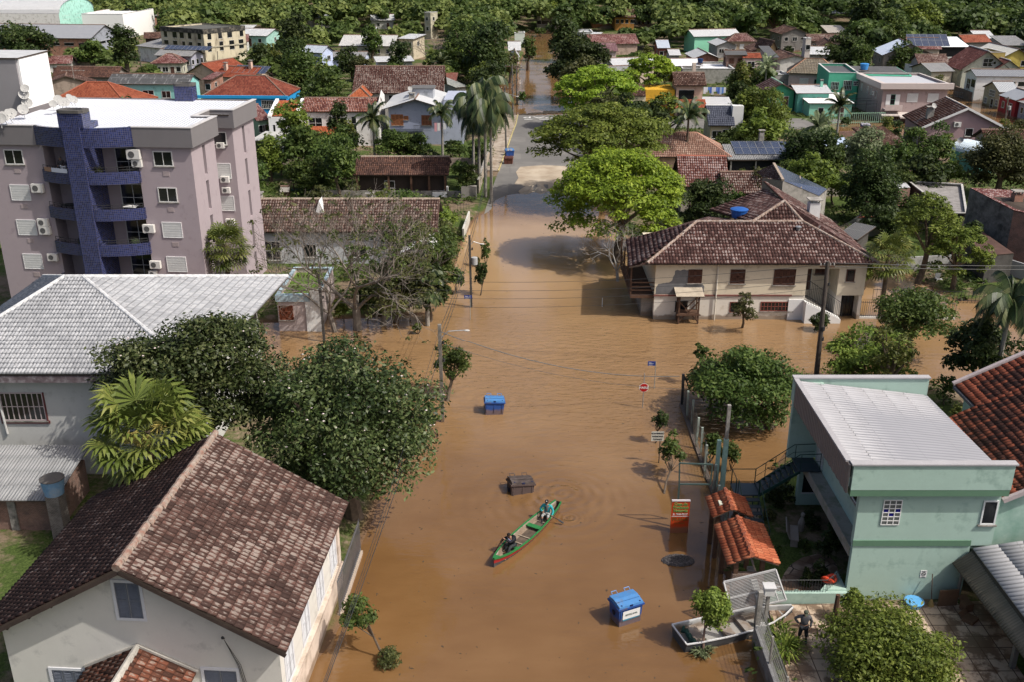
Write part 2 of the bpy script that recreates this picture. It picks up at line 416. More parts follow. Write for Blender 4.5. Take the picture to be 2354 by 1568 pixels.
# water -------------------------------------------------------
m,nt,b=newmat('flood_water')
tc=N(nt,'TexCoord');V3=tc.outputs['Object']
sp=N(nt,'SeparateXYZ');nt.links.new(V3,sp.inputs[0])
def ring(cx,cy,k,L,ph=0.0):
 dx=math_(nt,'SUBTRACT',sp.outputs[0],cx);dy=math_(nt,'SUBTRACT',sp.outputs[1],cy)
 d=math_(nt,'SQRT',math_(nt,'ADD',math_(nt,'MULTIPLY',dx,dx),math_(nt,'MULTIPLY',dy,dy)))
 e=math_(nt,'POWER',2.718,math_(nt,'MULTIPLY',d,-1.0/L))
 return math_(nt,'MULTIPLY',math_(nt,'SINE',math_(nt,'ADD',math_(nt,'MULTIPLY',d,k),ph)),e),d
def mapn(scl,scale,det,rough=.55,rot=0.0):
 mp=N(nt,'Mapping');mp.inputs['Scale'].default_value=scl;mp.inputs['Rotation'].default_value=(0,0,rot);nt.links.new(V3,mp.inputs[0])
 return noise(nt,mp.outputs[0],scale,det,rough)
big=noise(nt,V3,.11,3);mid=mapn((.5,1,1),.9,4)
rip=mapn((.55,1.5,1),1.6,2,.5,.2);fine=mapn((.6,1.6,1),4.2,2,.5,-.15)
mask=ramp(nt,noise(nt,V3,.16,2),[(.44,0.0),(.62,1.0)])
gx=math_(nt,'SUBTRACT',sp.outputs[0],9.0);gy=math_(nt,'SUBTRACT',sp.outputs[1],66.0)
gg=math_(nt,'ADD',math_(nt,'MULTIPLY',math_(nt,'MULTIPLY',gx,gx),.004),math_(nt,'MULTIPLY',math_(nt,'MULTIPLY',gy,gy),.007))
cross=math_(nt,'POWER',2.718,math_(nt,'MULTIPLY',gg,-1.0))
amp=math_(nt,'ADD',math_(nt,'MULTIPLY',mask,.35),math_(nt,'MULTIPLY_ADD',cross,2.6,.06))
h=math_(nt,'MULTIPLY',math_(nt,'ADD',rip,math_(nt,'MULTIPLY',fine,.4)),amp)
for(z,x,y,k,L,a)in(('D',780,425,22,.4,.9),('D',730,250,11,1.5,1.0),('D',700,330,8,2.6,.8),('D',300,620,16,.6,.3),('C',1390,880,7,2.4,.5),('C',1230,730,9,2.0,.35)):
 p=P(z,x,y);r_,d=ring(p.x,p.y,k,L,0)
 h=math_(nt,'ADD',h,math_(nt,'MULTIPLY',math_(nt,'MULTIPLY',r_,a),math_(nt,'MULTIPLY_ADD',mid,1.6,-.3)))
bn=N(nt,'Bump',i_Strength=.6,i_Distance=.10);nt.links.new(h,bn.inputs['Height']);nt.links.new(bn.outputs[0],b.inputs['Normal'])
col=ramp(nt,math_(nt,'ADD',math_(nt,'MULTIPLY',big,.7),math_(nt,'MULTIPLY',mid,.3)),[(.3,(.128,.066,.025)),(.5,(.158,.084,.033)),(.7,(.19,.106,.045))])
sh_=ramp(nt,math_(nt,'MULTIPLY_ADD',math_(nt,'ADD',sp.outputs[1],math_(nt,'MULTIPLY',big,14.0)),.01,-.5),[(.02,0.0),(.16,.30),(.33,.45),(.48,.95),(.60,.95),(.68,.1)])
col=mixc(nt,sh_,col,(.36,.235,.125))  # lighter up the street: shallow silt, plus sky sheen put into the colour
fl=N(nt,'TexVoronoi',i_Scale=1.3);nt.links.new(V3,fl.inputs['Vector'])
col=mixc(nt,math_(nt,'MULTIPLY',math_(nt,'LESS_THAN',fl.outputs['Distance'],.035),math_(nt,'GREATER_THAN',mid,.5)),col,(.05,.04,.025))
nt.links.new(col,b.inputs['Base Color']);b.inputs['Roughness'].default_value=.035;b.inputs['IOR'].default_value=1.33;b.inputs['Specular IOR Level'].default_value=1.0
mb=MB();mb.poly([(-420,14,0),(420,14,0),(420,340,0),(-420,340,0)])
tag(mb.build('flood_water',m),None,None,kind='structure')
# road: dry hump of the street between two flooded stretches ----
def strip(pts_l,pts_r,name,mat,dz,seg=60,kind='structure',vals=None):
 L=len(pts_l)-1;v=[];uv=[];nw=12
 for i in range(seg+1):
  t=i/seg*L;k=min(int(t),L-1);u=t-k
  a=pts_l[k].lerp(pts_l[k+1],u);c=pts_r[k].lerp(pts_r[k+1],u)
  for j in range(nw+1):
   p=a.lerp(c,j/nw);v.append((p.x,p.y,0));uv.append((p.x,p.y))
 v=np.array(v);v[:,2]=hgt(v[:,0],v[:,1])+dz
 id_=np.arange(len(v)).reshape(seg+1,nw+1)
 f=np.stack([id_[:-1,:-1],id_[:-1,1:],id_[1:,1:],id_[1:,:-1]],-1).reshape(-1,4)
 o=npmesh(name,v,f,np.array(uv)[f.reshape(-1)],mat,smooth=True);tag(o,None,None,kind=kind);return o
m,nt,b=newmat('asphalt')
tc=N(nt,'TexCoord');V3=tc.outputs['Object']
a1=noise(nt,V3,.35,4,.6);a2=noise(nt,V3,14,2);
vor=N(nt,'TexVoronoi',i_Scale=.22);vor.feature='F1';vor.distance='CHEBYCHEV';nt.links.new(V3,vor.inputs['Vector'])
f=math_(nt,'ADD',math_(nt,'MULTIPLY',a1,.6),math_(nt,'MULTIPLY',a2,.3))
col=ramp(nt,f,[(.3,(.12,.115,.108)),(.5,(.17,.162,.15)),(.7,(.23,.215,.195))])
col=mixc(nt,math_(nt,'MULTIPLY',math_(nt,'GREATER_THAN',N(nt,'SeparateColor').outputs[0]if False else vor.outputs['Distance'],.42),.35),col,(.095,.092,.088))
nt.links.new(col,b.inputs['Base Color']);b.inputs['Roughness'].default_value=.9
road_l=[P('v',1110,500),P('v',1146,400),P('v',1168,340),P('v',1186,290),P('v',1192,262)]
rd=Vector((.04,1,0)).normalized();perp=Vector((rd.y,-rd.x,0))
road_r=[p+perp*w for p,w in zip(road_l,(12,11,11,11,11))]
strip(road_l,road_r,'road',m,.03,90)
p0=P('v',1190,297);p1=P('v',1192,272)
strip([p0+perp*8,p0+perp*60],[p1+perp*8,p1+perp*60],'side_road',m,.026,40)
m2,nt,b=newmat('river_silt')
tc=N(nt,'TexCoord');s1=noise(nt,tc.outputs['Object'],.5,5,.6)
nt.links.new(ramp(nt,s1,[(.35,(.30,.235,.165)),(.65,(.44,.37,.28))]),b.inputs['Base Color']);b.inputs['Roughness'].default_value=.8
mb=MB()
sil=[(1196,446),(1183,430),(1192,416),(1186,402),(1196,390),(1222,388),(1250,386),(1300,388),(1312,400),(1310,430),(1300,444),(1262,440),(1245,446),(1226,440),(1210,447)]
pp=[P('v',x,y)for x,y in sil]
for i in range(len(pp)):pp[i]=Vector((pp[i].x,pp[i].y,H(pp[i].x,pp[i].y)+.045))
cc=sum(pp,Vector())/len(pp)
for i in range(len(pp)):
 a,c=pp[i],pp[(i+1)%len(pp)]
 ms=[cc,cc.lerp(a,.5),cc.lerp(c,.5)]
 mb.poly([cc,a.lerp(cc,.5),c.lerp(cc,.5)]);mb.poly([a.lerp(cc,.5),a,c,c.lerp(cc,.5)])
for i,q in enumerate(mb.v):mb.v[i]=(q[0],q[1],max(H(q[0],q[1]),-.1)+.07)
o=mb.build('silt_deposit',m2);tag(o,None,None,kind='structure')
PAVE=M((.36,.31,.25),var=.25,dirt=(.16,.11,.07),damt=.5)
sw_r=[p-perp*.12 for p in road_l[1:]];sw_l=[p-perp*2.6 for p in road_l[1:]]
o=strip(sw_l,sw_r,'pavement',PAVE,.13,50)
mb=MB()
for a,c in zip(road_l[1:],road_l[2:]):
 n=8
 for k in range(n):
  q0=a.lerp(c,k/n);q1=a.lerp(c,(k+.96)/n)
  mb.beam((q0.x,q0.y,H(q0.x,q0.y)+.09),(q1.x,q1.y,H(q1.x,q1.y)+.09),.14,.2)
tag(mb.build('kerb',M((.45,.38,.18),var=.3)),None,None,kind='structure')
q=P('v',1225,274);q.z=H(q.x,q.y)+.05
o=text_mesh('PARE',2.1,M((.62,.62,.6),var=.3,scale=4),None,q,(0,0,math.pi-.04),'road_marking',.0,sx=1.55);tag(o,None,None,kind='structure')
mb=MB();a=P('v',1205,278.5);c=P('v',1262,278.5);mb.beam((a.x,a.y,H(a.x,a.y)+.04),(c.x,c.y,H(c.x,c.y)+.05),.4,.012)
tag(mb.build('stop_line',M((.62,.62,.6),var=.3,scale=4)),None,None,kind='structure')
rg=random.Random(12);mb=MB()
for i in range(420):
 p=P('v',rg.uniform(800,1750),rg.uniform(480,1560))
 if sdist(np.array([p.x]),np.array([p.y]))[0]>-.4:continue
 a=rg.uniform(0,3.14);l=rg.uniform(.02,.11);w=l*rg.uniform(.15,.6);d=Vector((math.cos(a)*l,math.sin(a)*l,0));e=Vector((-math.sin(a)*w,math.cos(a)*w,0));p.z=.006
 mb.slab([p-d,p-e,p+d,p+e],.01)
tag(mb.build('floating_litter',M((.07,.05,.03),var=.6,scale=3)),None,None,kind='stuff')
rng=random.Random(4)
mb=MB();a=P('v',1188,266);c=P('v',1300,258)
for i in range(240):
 t=rng.random();p=a.lerp(c,t);p+=Vector((rng.uniform(-.3,.3),rng.gauss(0,.5)+1.2*math.sin(t*3.1),0));s=rng.uniform(.1,.4)
 mb.ell((p.x,p.y,.03),(s*1.6,s,s*.35),5,3)
tag(mb.build('flood_debris',M((.05,.04,.03),var=.4,scale=3)),None,None,kind='stuff')
# --- roofs, windows, houses
T_BROWN=dict(c1=(.05,.026,.02),c2=(.085,.042,.03),c3=(.13,.06,.04),lichen=(.32,.26,.23),la=.3)
T_MOSS=dict(c1=(.06,.025,.02),c2=(.10,.045,.036),c3=(.14,.065,.05),lichen=(.33,.30,.27),la=.45)
T_RED=dict(c1=(.17,.04,.02),c2=(.26,.06,.03),c3=(.33,.09,.045),lichen=(.14,.07,.05),la=.35)
T_ORANGE=dict(c1=(.30,.075,.03),c2=(.40,.11,.045),c3=(.46,.15,.07),lichen=(.2,.1,.07),la=.15)
T_PINK=dict(c1=(.20,.11,.08),c2=(.27,.155,.115),c3=(.33,.2,.15),lichen=(.4,.32,.26),la=.3)
T_WINE=dict(c1=(.09,.03,.028),c2=(.15,.05,.045),c3=(.2,.075,.06),lichen=(.36,.3,.29),la=.42)
T_SAND=dict(c1=(.24,.2,.15),c2=(.32,.27,.2),c3=(.38,.33,.26),lichen=(.12,.1,.08),la=.4)
T_SLATE=dict(c1=(.07,.08,.11),c2=(.09,.10,.135),c3=(.11,.12,.16),lichen=(.15,.16,.18),la=.1)
def tm(d,geo=False,**k):return TILE(**{**d,**k,'flat':not geo})
C_GREY=CORR((.25,.25,.25),(.09,.09,.085),.45,pitch=.18)
C_LIGHT=CORR((.52,.53,.54),(.25,.24,.23),.25,pitch=.2)
C_WHITE=CORR((.74,.75,.77),(.45,.44,.42),.12,pitch=.25)
C_DARK=CORR((.10,.10,.10),(.35,.35,.34),.15,pitch=.2)
C_BLUE=CORR((.42,.47,.54),(.3,.3,.32),.15,pitch=.25)
FASCIA=M((.3,.28,.26),var=.2);EAVEWOOD=M((.06,.045,.035),var=.3)
RIDGE=M((.2,.13,.1),var=.45,scale=5);RIDGE2=M((.36,.29,.23),var=.45,scale=5)
def ray_in(poly,u,v):
 ins=np.zeros(u.shape,bool);n=len(poly)
 for i in range(n):
  ax,ay=poly[i];bx,by=poly[(i+1)%n]
  ins^=((ay>v)!=(by>v))&(u<(bx-ax)*(v-ay)/(by-ay+1e-12)+ax)
 return ins
class Roof:
 """collects roof slopes: a solid slab each, plus real tiles / waves on top when geo"""
 def __init__(s,geo=None,tw=.24,tl=.38,amp=.05,lift=.04):s.mb=MB();s.tv=[];s.tf=[];s.tuv=[];s.n=0;s.geo=geo;s.tw=tw;s.tl=tl;s.amp=amp;s.lift=lift
 def face(s,pts,th=.12):
  p=[Vector(q)for q in pts];U=(p[1]-p[0]).normalized();n=U.cross(p[-1]-p[0]).normalized()
  if n.z<0:n=-n
  Vd=n.cross(U).normalized()
  if Vd.z<0:Vd=-Vd
  uv=[((q-p[0]).dot(U),(q-p[0]).dot(Vd))for q in p]
  b=[q-Vector((0,0,th))for q in p]
  s.mb.poly(p,uv,0);s.mb.poly(list(reversed(b)),mi=1)
  for i in range(len(p)):
   j=(i+1)%len(p);s.mb.poly([b[i],b[j],p[j],p[i]],mi=1)
  if s.geo:
   us=[a for a,_ in uv];vs=[c for _,c in uv];tw,tl=s.tw,s.tl
   I,J=np.meshgrid(np.arange(math.floor(min(us)/tw),math.ceil(max(us)/tw)),np.arange(math.floor(min(vs)/tl),math.ceil(max(vs)/tl)))
   I=I.ravel();J=J.ravel();ok=ray_in(uv,(I+.5)*tw,(J+.5)*tl);I,J=I[ok],J[ok]
   if s.geo=='tile':cu=np.array([0,.16,.36,.6,.84,1.0]);cz=np.array([0,.5,.95,1.0,.55,.0])
   else:cu=np.linspace(0,1,7);cz=.5-.5*np.cos(cu*2*np.pi)
   nj=len(I);k=len(cu);r=np.random.RandomState(len(s.tv)+3)
   jz=r.uniform(-.2,.2,nj)*s.lift;js=r.uniform(-.02,.02,nj)
   rows=[]
   for vo,zo in((-.12 if s.geo=='tile' else 0,0.004),(-.12 if s.geo=='tile' else 0,s.lift),(1.0,.012)):
    uu=(I[:,None]+cu[None])*tw+js[:,None];vv=np.repeat((J[:,None]+vo)*tl,k,1)
    zz=cz[None]*s.amp*(1 if zo!=.004 else .0)+zo+jz[:,None]*(zo==s.lift)
    zz=zz+.004
    rows.append(np.array(p[0])[None,None]+uu[...,None]*np.array(U)+vv[...,None]*np.array(Vd)+zz[...,None]*np.array(n))
    rows[-1]=(rows[-1],uu,np.clip(vv,(J[:,None]+.02)*tl,(J[:,None]+.98)*tl))
   V_=np.stack([q[0]for q in rows],1).reshape(-1,3)
   UU=np.stack([np.stack([q[1].clip((I[:,None]+.02)*tw,(I[:,None]+.98)*tw),q[2]],-1)for q in rows],1).reshape(-1,2)
   base=(np.arange(nj)*3*k)[:,None,None]+np.arange(2)[None,:,None]*k+np.arange(k-1)[None,None]
   f=np.stack([base,base+1,base+1+k,base+k],-1).reshape(-1,4)
   s.tv.append(V_);s.tf.append(f+s.n);s.tuv.append(UU[f.reshape(-1)]);s.n+=len(V_)
 def build(s,mat,parent,under=None,name='roof'):
  o=s.mb.build(name,[mat,under or EAVEWOOD],parent)
  if s.geo and s.tv:
   me=o.data;v0=np.zeros(len(me.vertices)*3);me.vertices.foreach_get('co',v0);v0=v0.reshape(-1,3)
   V_=np.concatenate(s.tv);f=np.concatenate(s.tf);uv=np.concatenate(s.tuv)
   t=npmesh('tiles',V_,f,uv,mat,parent=False)
   bm=bmesh.new();bm.from_mesh(me);bm.from_mesh(t);bm.to_mesh(me);bm.free();bpy.data.meshes.remove(t)
  return o
WCACHE={}
def wmesh(w,h,st,col):
 k=(round(w,2),round(h,2),st,col)
 if k in WCACHE:return WCACHE[k]
 fr=MB();pn=MB();sill=None;mf=M(col or(.62,.62,.6),var=.1);mp=GLASS()
 if st in('g','n','bars'):
  t=.07 if st!='n' else .06
  fr.box(0,-.05,0,w,0,t);fr.box(0,-.05,h-t,w,0,h);fr.box(0,-.05,t,t,0,h-t);fr.box(w-t,-.05,t,w,0,h-t)
  nb=max(1,round(w/.8))if st!='bars' else max(3,round(w/.3))
  for i in range(1,nb):fr.box(w*i/nb-.025,-.045,t,w*i/nb+.025,0,h-t)
  if h>1.4 or st=='bars':fr.box(t,-.043,h*.5-.02,w-t,0,h*.5+.02)
  pn.box(t*.5,-.02,t*.5,w-t*.5,.01,h-t*.5)
  sill=MB();sill.box(-.08,-.1,-.07,w+.08,0,0)
 elif st=='s':
  fr.box(-.12,-.04,-.12,w+.12,0,0);fr.box(-.12,-.04,h,w+.12,0,h+.12);fr.box(-.12,-.04,0,0,0,h);fr.box(w,-.04,0,w+.12,0,h)
  n=2 if w<1.3 else 3
  for i in range(n):
   a,c=w*i/n+.015,w*(i+1)/n-.015
   pn.box(a,-.03,0,a+.06,0,h);pn.box(c-.06,-.03,0,c,0,h);pn.box(a+.06,-.03,h*.5-.04,c-.06,0,h*.5+.04)
   pn.box(a+.06,-.03,0,c-.06,0,.06);pn.box(a+.06,-.03,h-.06,c-.06,0,h);pn.box(a+.06,-.008,.06,c-.06,.01,h-.06)
   m_=int((h-.2)/.07)
   for k_ in range(m_):
    z=.09+k_*(h-.2)/m_
    if abs(z-h*.5)>.06:pn.hexa([(a+.06,-.028,z),(c-.06,-.028,z),(c-.06,-.01,z+.035),(a+.06,-.01,z+.035),(a+.06,-.022,z-.004+.01),(c-.06,-.022,z+.006),(c-.06,-.004,z+.045),(a+.06,-.004,z+.045)])
  mf=M((.62,.63,.66),var=.08);mp=M(col or(.2,.21,.25),var=.2)
 elif st=='w':
  n=max(2,round(w/.55));pn.box(0,-.015,0,w,.01,h)
  fr.box(-.05,-.05,-.05,w+.05,0,0);fr.box(-.05,-.05,h,w+.05,0,h+.05);fr.box(-.05,-.05,0,0,0,h);fr.box(w,-.05,0,w+.05,0,h)
  for i in range(n):
   a,c=w*i/n+.02,w*(i+1)/n-.02
   for z0,z1 in((.03,h*.48),(h*.52,h-.03)):fr.box(a,-.035,z0,c,-.015,z0+.06);fr.box(a,-.035,z1-.06,c,-.015,z1);fr.box(a,-.035,z0,a+.06,-.015,z1);fr.box(c-.06,-.035,z0,c,-.015,z1)
  sill=MB();sill.box(-.15,-.12,-.12,w+.15,0,-.05)
  mf=M(col or(.1,.045,.03),var=.25,scale=4);mp=M(tuple(x*.6 for x in(col or(.1,.045,.03))),var=.3,scale=5)
 elif st=='r':
  fr.box(-.04,-.06,-.04,w+.04,0,0);fr.box(-.04,-.06,h,w+.04,0,h+.06);fr.box(-.04,-.06,0,0,0,h);fr.box(w,-.06,0,w+.04,0,h)
  k2=int(h/.09)
  for i in range(k2):pn.box(0,-.04-.008*(i%2),h*i/k2,w,0,h*(i+1)/k2-.008)
  mf=M((.7,.7,.7),var=.05);mp=M((.6,.61,.6),var=.1)
 elif st=='d':
  fr.box(-.06,-.05,0,0,0,h);fr.box(w,-.05,0,w+.06,0,h);fr.box(-.06,-.05,h,w+.06,0,h+.06)
  pn.box(0,-.025,0,w,.01,h);pn.box(.1,-.035,.15,w-.1,-.025,h*.45);pn.box(.1,-.035,h*.52,w-.1,-.025,h-.15)
  mp=M(col or(.08,.04,.03),var=.3)
 elif st=='o':
  pn.box(0,-.012,0,w,.01,h);fr.box(-.05,-.05,-.06,w+.05,0,0);fr.box(-.05,-.05,h,w+.05,0,h+.05)
 r=(fr.data('window_frame',mf),pn.data('pane',mp),sill.data('sill',CONC)if sill else None)
 WCACHE[k]=r;return r
def window(parent,org,rz,u,z,w,h,st='g',col=None,name=None,label=None,detail=True):
 a,b_,c=wmesh(w,h,st,col)
 o=bpy.data.objects.new(name or('door' if st=='d' else 'window'),a);link(o,parent)
 o.location=(org[0]+math.cos(rz)*u,org[1]+math.sin(rz)*u,z);o.rotation_euler=(0,0,rz)
 q=bpy.data.objects.new({'s':'shutter','w':'shutter','r':'roller_blind','d':'door_leaf'}.get(st,'pane'),b_);link(q,o)
 if c and detail:link(bpy.data.objects.new('sill',c),o)
 if label:o['label']=label
 return o
HOUSES=[]
RDG={'long grey roofed brick':163,'dark red barn':222,'grey house with a long':337,'pale walled house with':366,'white house with dark brown roof at far left':380,'second dark brown':398,'long blackish':456,'house with an orange red':530,'long two storey turq':506,'beige gable end':436,'beige gable house':448,'bright blue house':518,'pale blue house':302,'blue walled':352,'long whitish':238,'big hall':453,'white two storey house with faded':226,'long dark brown tiled':616,'house with a faded mauve':290,'cream house with two':447,'two storey pink and yellow':163,'cream house with a steep':380,'house with faded pinkish':560,'carport':648,'house with a broad':733,'lower wing':822,'low brown tiled':550,'house with a pale roof and a bright mint':197,'beige house with a dark':229,'low church':231,'pale pink two storey':401,'long brown lichened':376,'brown roofed house covered':253,'open pavilion':249,'house with orange tile roof and':233,'white two storey house with grey':473,'beige house with pale zinc':562,'crimson':605,'tall beige hall':434,'dark brick two':346,'pale pink house with small':361,'white house under':897,'low house with pale broad':363,'weathered plank':283,'salmon pink':317,'grey two storey house with dark':190,'white walled warehouse':376,'ochre house with a small':277,'small cottage with green':574,'grey gabled house':292,'yellow walled':336,'pale green house with twin':348,'lower dark red':413,'mauve walled':432,'unplastered':793}
def house(name,label,cat,z,x1,y1,x2,y2,ze,D,roof,rise,wall,rmat,win=(3,2),st='n',oh=.45,rz=None,zb=-1.0,geo=None,storeys=1,group=None,wcol=None,endmat=None,wins=None,door=True,whg=1.1,wwd=1.0,tw=.24,tl=.38,amp=.05,ridge=None,flip=0,rimmat=None):
 A,B=P(z,x1,y1,ze),P(z,x2,y2,ze);dv=B-A;Wd=math.hypot(dv.x,dv.y)
 rg_=next((v for k,v in RDG.items()if label.startswith(k)),None)
 if rg_ is not None:
  vt=VV(z,0,rg_)[1];M0=(A+B)/2
  if roof=='gy':
   lo,hi=.3,9.0
   for _ in range(30):
    md=(lo+hi)/2
    if proj((M0.x,M0.y,ze+md))[1]>vt:lo=md
    else:hi=md
   rise=lo
  else:
   k=rise/(D/2)if roof!='shed' else rise/D;lo,hi=.8,22.0
   for _ in range(30):
    md=(lo+hi)/2
    if proj((M0.x,M0.y+md,ze+k*md))[1]>vt:lo=md
    else:hi=md
   D=lo*(1 if roof=='shed' else 2);rise=k*lo
 ang=math.atan2(dv.y,dv.x)if rz is None else R(rz)
 t=thing(name,label,cat,(A.x,A.y,0),ang,group);t['_w']=Wd
 del t['_w']
 x0,y0,X1,Y1=oh,oh,Wd-oh,D-oh
 mb=MB();R_=Roof(geo,tw,tl,amp);e=ze-.1;hy=D/2;hx=Wd/2
 wallz=e if roof!='flat' else ze
 if roof=='gx':
  ez=e+rise*(oh/hy);top=e+rise
  for xx,rev in((x0,False),(X1,True)):
   q=[(xx,y0,zb),(xx,y0,ez),(xx,hy,top),(xx,Y1,ez),(xx,Y1,zb)]
   mb.poly(q[::-1]if rev else q,mi=1 if endmat else 0)
  mb.poly([(x0,y0,zb),(X1,y0,zb),(X1,y0,ez),(x0,y0,ez)]);mb.poly([(X1,Y1,zb),(x0,Y1,zb),(x0,Y1,ez),(X1,Y1,ez)])
  R_.face([(0,0,ze),(Wd,0,ze),(Wd,hy,ze+rise),(0,hy,ze+rise)]);R_.face([(Wd,D,ze),(0,D,ze),(0,hy,ze+rise),(Wd,hy,ze+rise)])
  rl=[((0,hy,ze+rise),(Wd,hy,ze+rise))]
 elif roof=='gy':
  ez=e+rise*(oh/hx);top=e+rise
  for yy,rev in((y0,False),(Y1,True)):
   q=[(x0,yy,zb),(X1,yy,zb),(X1,yy,ez),(hx,yy,top),(x0,yy,ez)]
   mb.poly(q[::-1]if rev else q,mi=1 if endmat else 0)
  mb.poly([(X1,y0,zb),(X1,Y1,zb),(X1,Y1,ez),(X1,y0,ez)]);mb.poly([(x0,Y1,zb),(x0,y0,zb),(x0,y0,ez),(x0,Y1,ez)])
  R_.face([(Wd,0,ze),(Wd,D,ze),(hx,D,ze+rise),(hx,0,ze+rise)]);R_.face([(0,D,ze),(0,0,ze),(hx,0,ze+rise),(hx,D,ze+rise)])
  rl=[((hx,0,ze+rise),(hx,D,ze+rise))]
 elif roof=='hip':
  mb.box(x0,y0,zb,X1,Y1,e)
  k=min(hx,hy)*(.95 if Wd!=D else 1)
  if Wd>=D:a,c=(k,hy,ze+rise),(Wd-k,hy,ze+rise)
  else:a,c=(hx,k,ze+rise),(hx,D-k,ze+rise)
  if Wd>=D:
   R_.face([(0,0,ze),(Wd,0,ze),c,a]);R_.face([(Wd,D,ze),(0,D,ze),a,c]);R_.face([(Wd,0,ze),(Wd,D,ze),c]);R_.face([(0,D,ze),(0,0,ze),a])
   rl=[(a,c),((0,0,ze),a),((0,D,ze),a),((Wd,0,ze),c),((Wd,D,ze),c)]
  else:
   R_.face([(0,0,ze),(Wd,0,ze),a]);R_.face([(Wd,D,ze),(0,D,ze),c]);R_.face([(Wd,0,ze),(Wd,D,ze),c,a]);R_.face([(0,D,ze),(0,0,ze),a,c])
   rl=[(a,c),((0,0,ze),a),((Wd,0,ze),a),((0,D,ze),c),((Wd,D,ze),c)]
 elif roof=='shed':
  r0=rise*oh/D
  a=[(x0,y0,zb),(X1,y0,zb),(X1,Y1,zb),(x0,Y1,zb),(x0,y0,e+r0),(X1,y0,e+r0),(X1,Y1,e+rise-r0),(x0,Y1,e+rise-r0)];mb.hexa(a)
  R_.face([(0,0,ze),(Wd,0,ze),(Wd,D,ze+rise),(0,D,ze+rise)]);rl=[]
 elif roof=='flat':
  x0,y0,X1,Y1=0,0,Wd,D;t_=.2
  for q in((0,0,Wd,t_),(0,D-t_,Wd,D),(0,t_,t_,D-t_),(Wd-t_,t_,Wd,D-t_)):mb.box(q[0],q[1],zb,q[2],q[3],ze)
  R_.face([(t_,t_,ze-.35),(Wd-t_,t_,ze-.35),(Wd-t_,D-t_,ze-.35+rise),(t_,D-t_,ze-.35+rise)],.2);rl=[]
  cp=MB()
  for q in((-.06,-.06,Wd+.06,t_+.06),(-.06,D-t_-.06,Wd+.06,D+.06),(-.06,t_+.06,t_+.06,D-t_-.06),(Wd-t_-.06,t_+.06,Wd+.06,D-t_-.06)):cp.box(q[0],q[1],ze+.003,q[2],q[3],ze+.07)
  cp.build('coping',rimmat or M((.5,.5,.49),var=.15),t)
 elif roof in('vx','vy'):
  n=12;hh=hy if roof=='vx' else hx
  prof=[(hh-hh*math.cos(math.pi*i/n),rise*math.sin(math.pi*i/n)**.9)for i in range(n+1)]
  L_=Wd if roof=='vx' else D
  def q_(l,p_):return(l,p_[0],ze+p_[1])if roof=='vx' else(p_[0],l,ze+p_[1])
  for i in range(n):
   a,c=prof[i],prof[i+1];pts=[q_(0,a),q_(L_,a),q_(L_,c),q_(0,c)]
   if roof=='vy':pts=pts[::-1]
   al=hh*math.pi*1.1*i/n;R_.mb.poly(pts,[(0,al),(L_,al),(L_,al+hh*.29),(0,al+hh*.29)]if roof=='vx' else[(0,al+hh*.29),(L_,al+hh*.29),(L_,al),(0,al)],0)
  for l in(oh,L_-oh):
   pts=[q_(l,p_)for p_ in prof];pts=[(p_[0],p_[1],p_[2]-.05)for p_ in pts];mb.poly(pts if(l!=oh)==(roof=='vx')else pts[::-1],mi=1 if endmat else 0)
  mb.box(x0,y0*0+.02,zb,X1,D-.02,ze-.05)if roof=='vx' else mb.box(.02,y0,zb,Wd-.02,Y1,ze-.05);rl=[]
  if roof=='vx' and endmat:mb.box(X1,.02,zb,X1+.05,D-.02,ze-.05,mi=1)
 mb.build('wall',[wall,endmat or wall],t)
 ro=R_.build(rmat,t)
 if rl:
  cb=MB()
  for a,c in rl:cb.tube([Vector(a)+Vector((0,0,.02)),Vector(c)+Vector((0,0,.02))],.13,6)
  cb.build('ridge_cap',ridge or RIDGE,t)
 FA=dict(f=((x0,y0),0.0,X1-x0),r=((X1,y0),math.pi/2,Y1-y0),l=((x0,Y1),-math.pi/2,Y1-y0))
 side='r' if A.x+Wd/2<0 else 'l'
 if wins is not None:
  for w_ in wins:
   fc,u,zz,w,h,s_=w_[:6];o_,r_,L_=FA[fc];window(t,o_,r_,u*L_ if u<1 and u>-1 else u,zz,w,h,s_,w_[6]if len(w_)>6 else wcol)
 elif win:
  rg=random.Random(label)
  for fc,n in(('f',win[0]),(side,win[1])):
   o_,r_,L_=FA[fc]
   for s_ in range(storeys):
    zz=ze-1.9-2.8*(storeys-1-s_)-(.45 if roof=='flat' else 0)
    if zz<-.6:continue
    for i in range(n):
     u=(i+.5+rg.uniform(-.12,.12))*L_/n-wwd/2
     if door and s_==0 and i==n//2 and fc=='f' and n>1 and ze<4 and zz<2:window(t,o_,r_,u,max(zz-1.0,-.5),.85,whg+min(1.0,zz+.5),'d')
     else:window(t,o_,r_,u,zz,wwd*rg.choice((1,1,1.3)),whg,st,wcol)
 HOUSES.append((t,A.x,A.y,ang,Wd,D,ze,rise,label));return t,Wd,A,ang
def chimney(t,x,y,z0,z1,w=.5,mat=None,cap=True):
 mb=MB();mb.box(x-w/2,y-w/2,z0,x+w/2,y+w/2,z1)
 o=mb.build('chimney',mat or CONC,t)
 if cap:
  m2=MB()
  for sx in(-1,1):
   for sy in(-1,1):m2.box(x+sx*w*.35-.05,y+sy*w*.35-.05,z1,x+sx*w*.35+.05,y+sy*w*.35+.05,z1+.25)
  m2.box(x-w*.65,y-w*.65,z1+.25,x+w*.65,y+w*.65,z1+.33);m2.build('chimney_cap',CONC,o)
 return o
BLUEP=M((.02,.10,.36),rough=.4,var=.12)
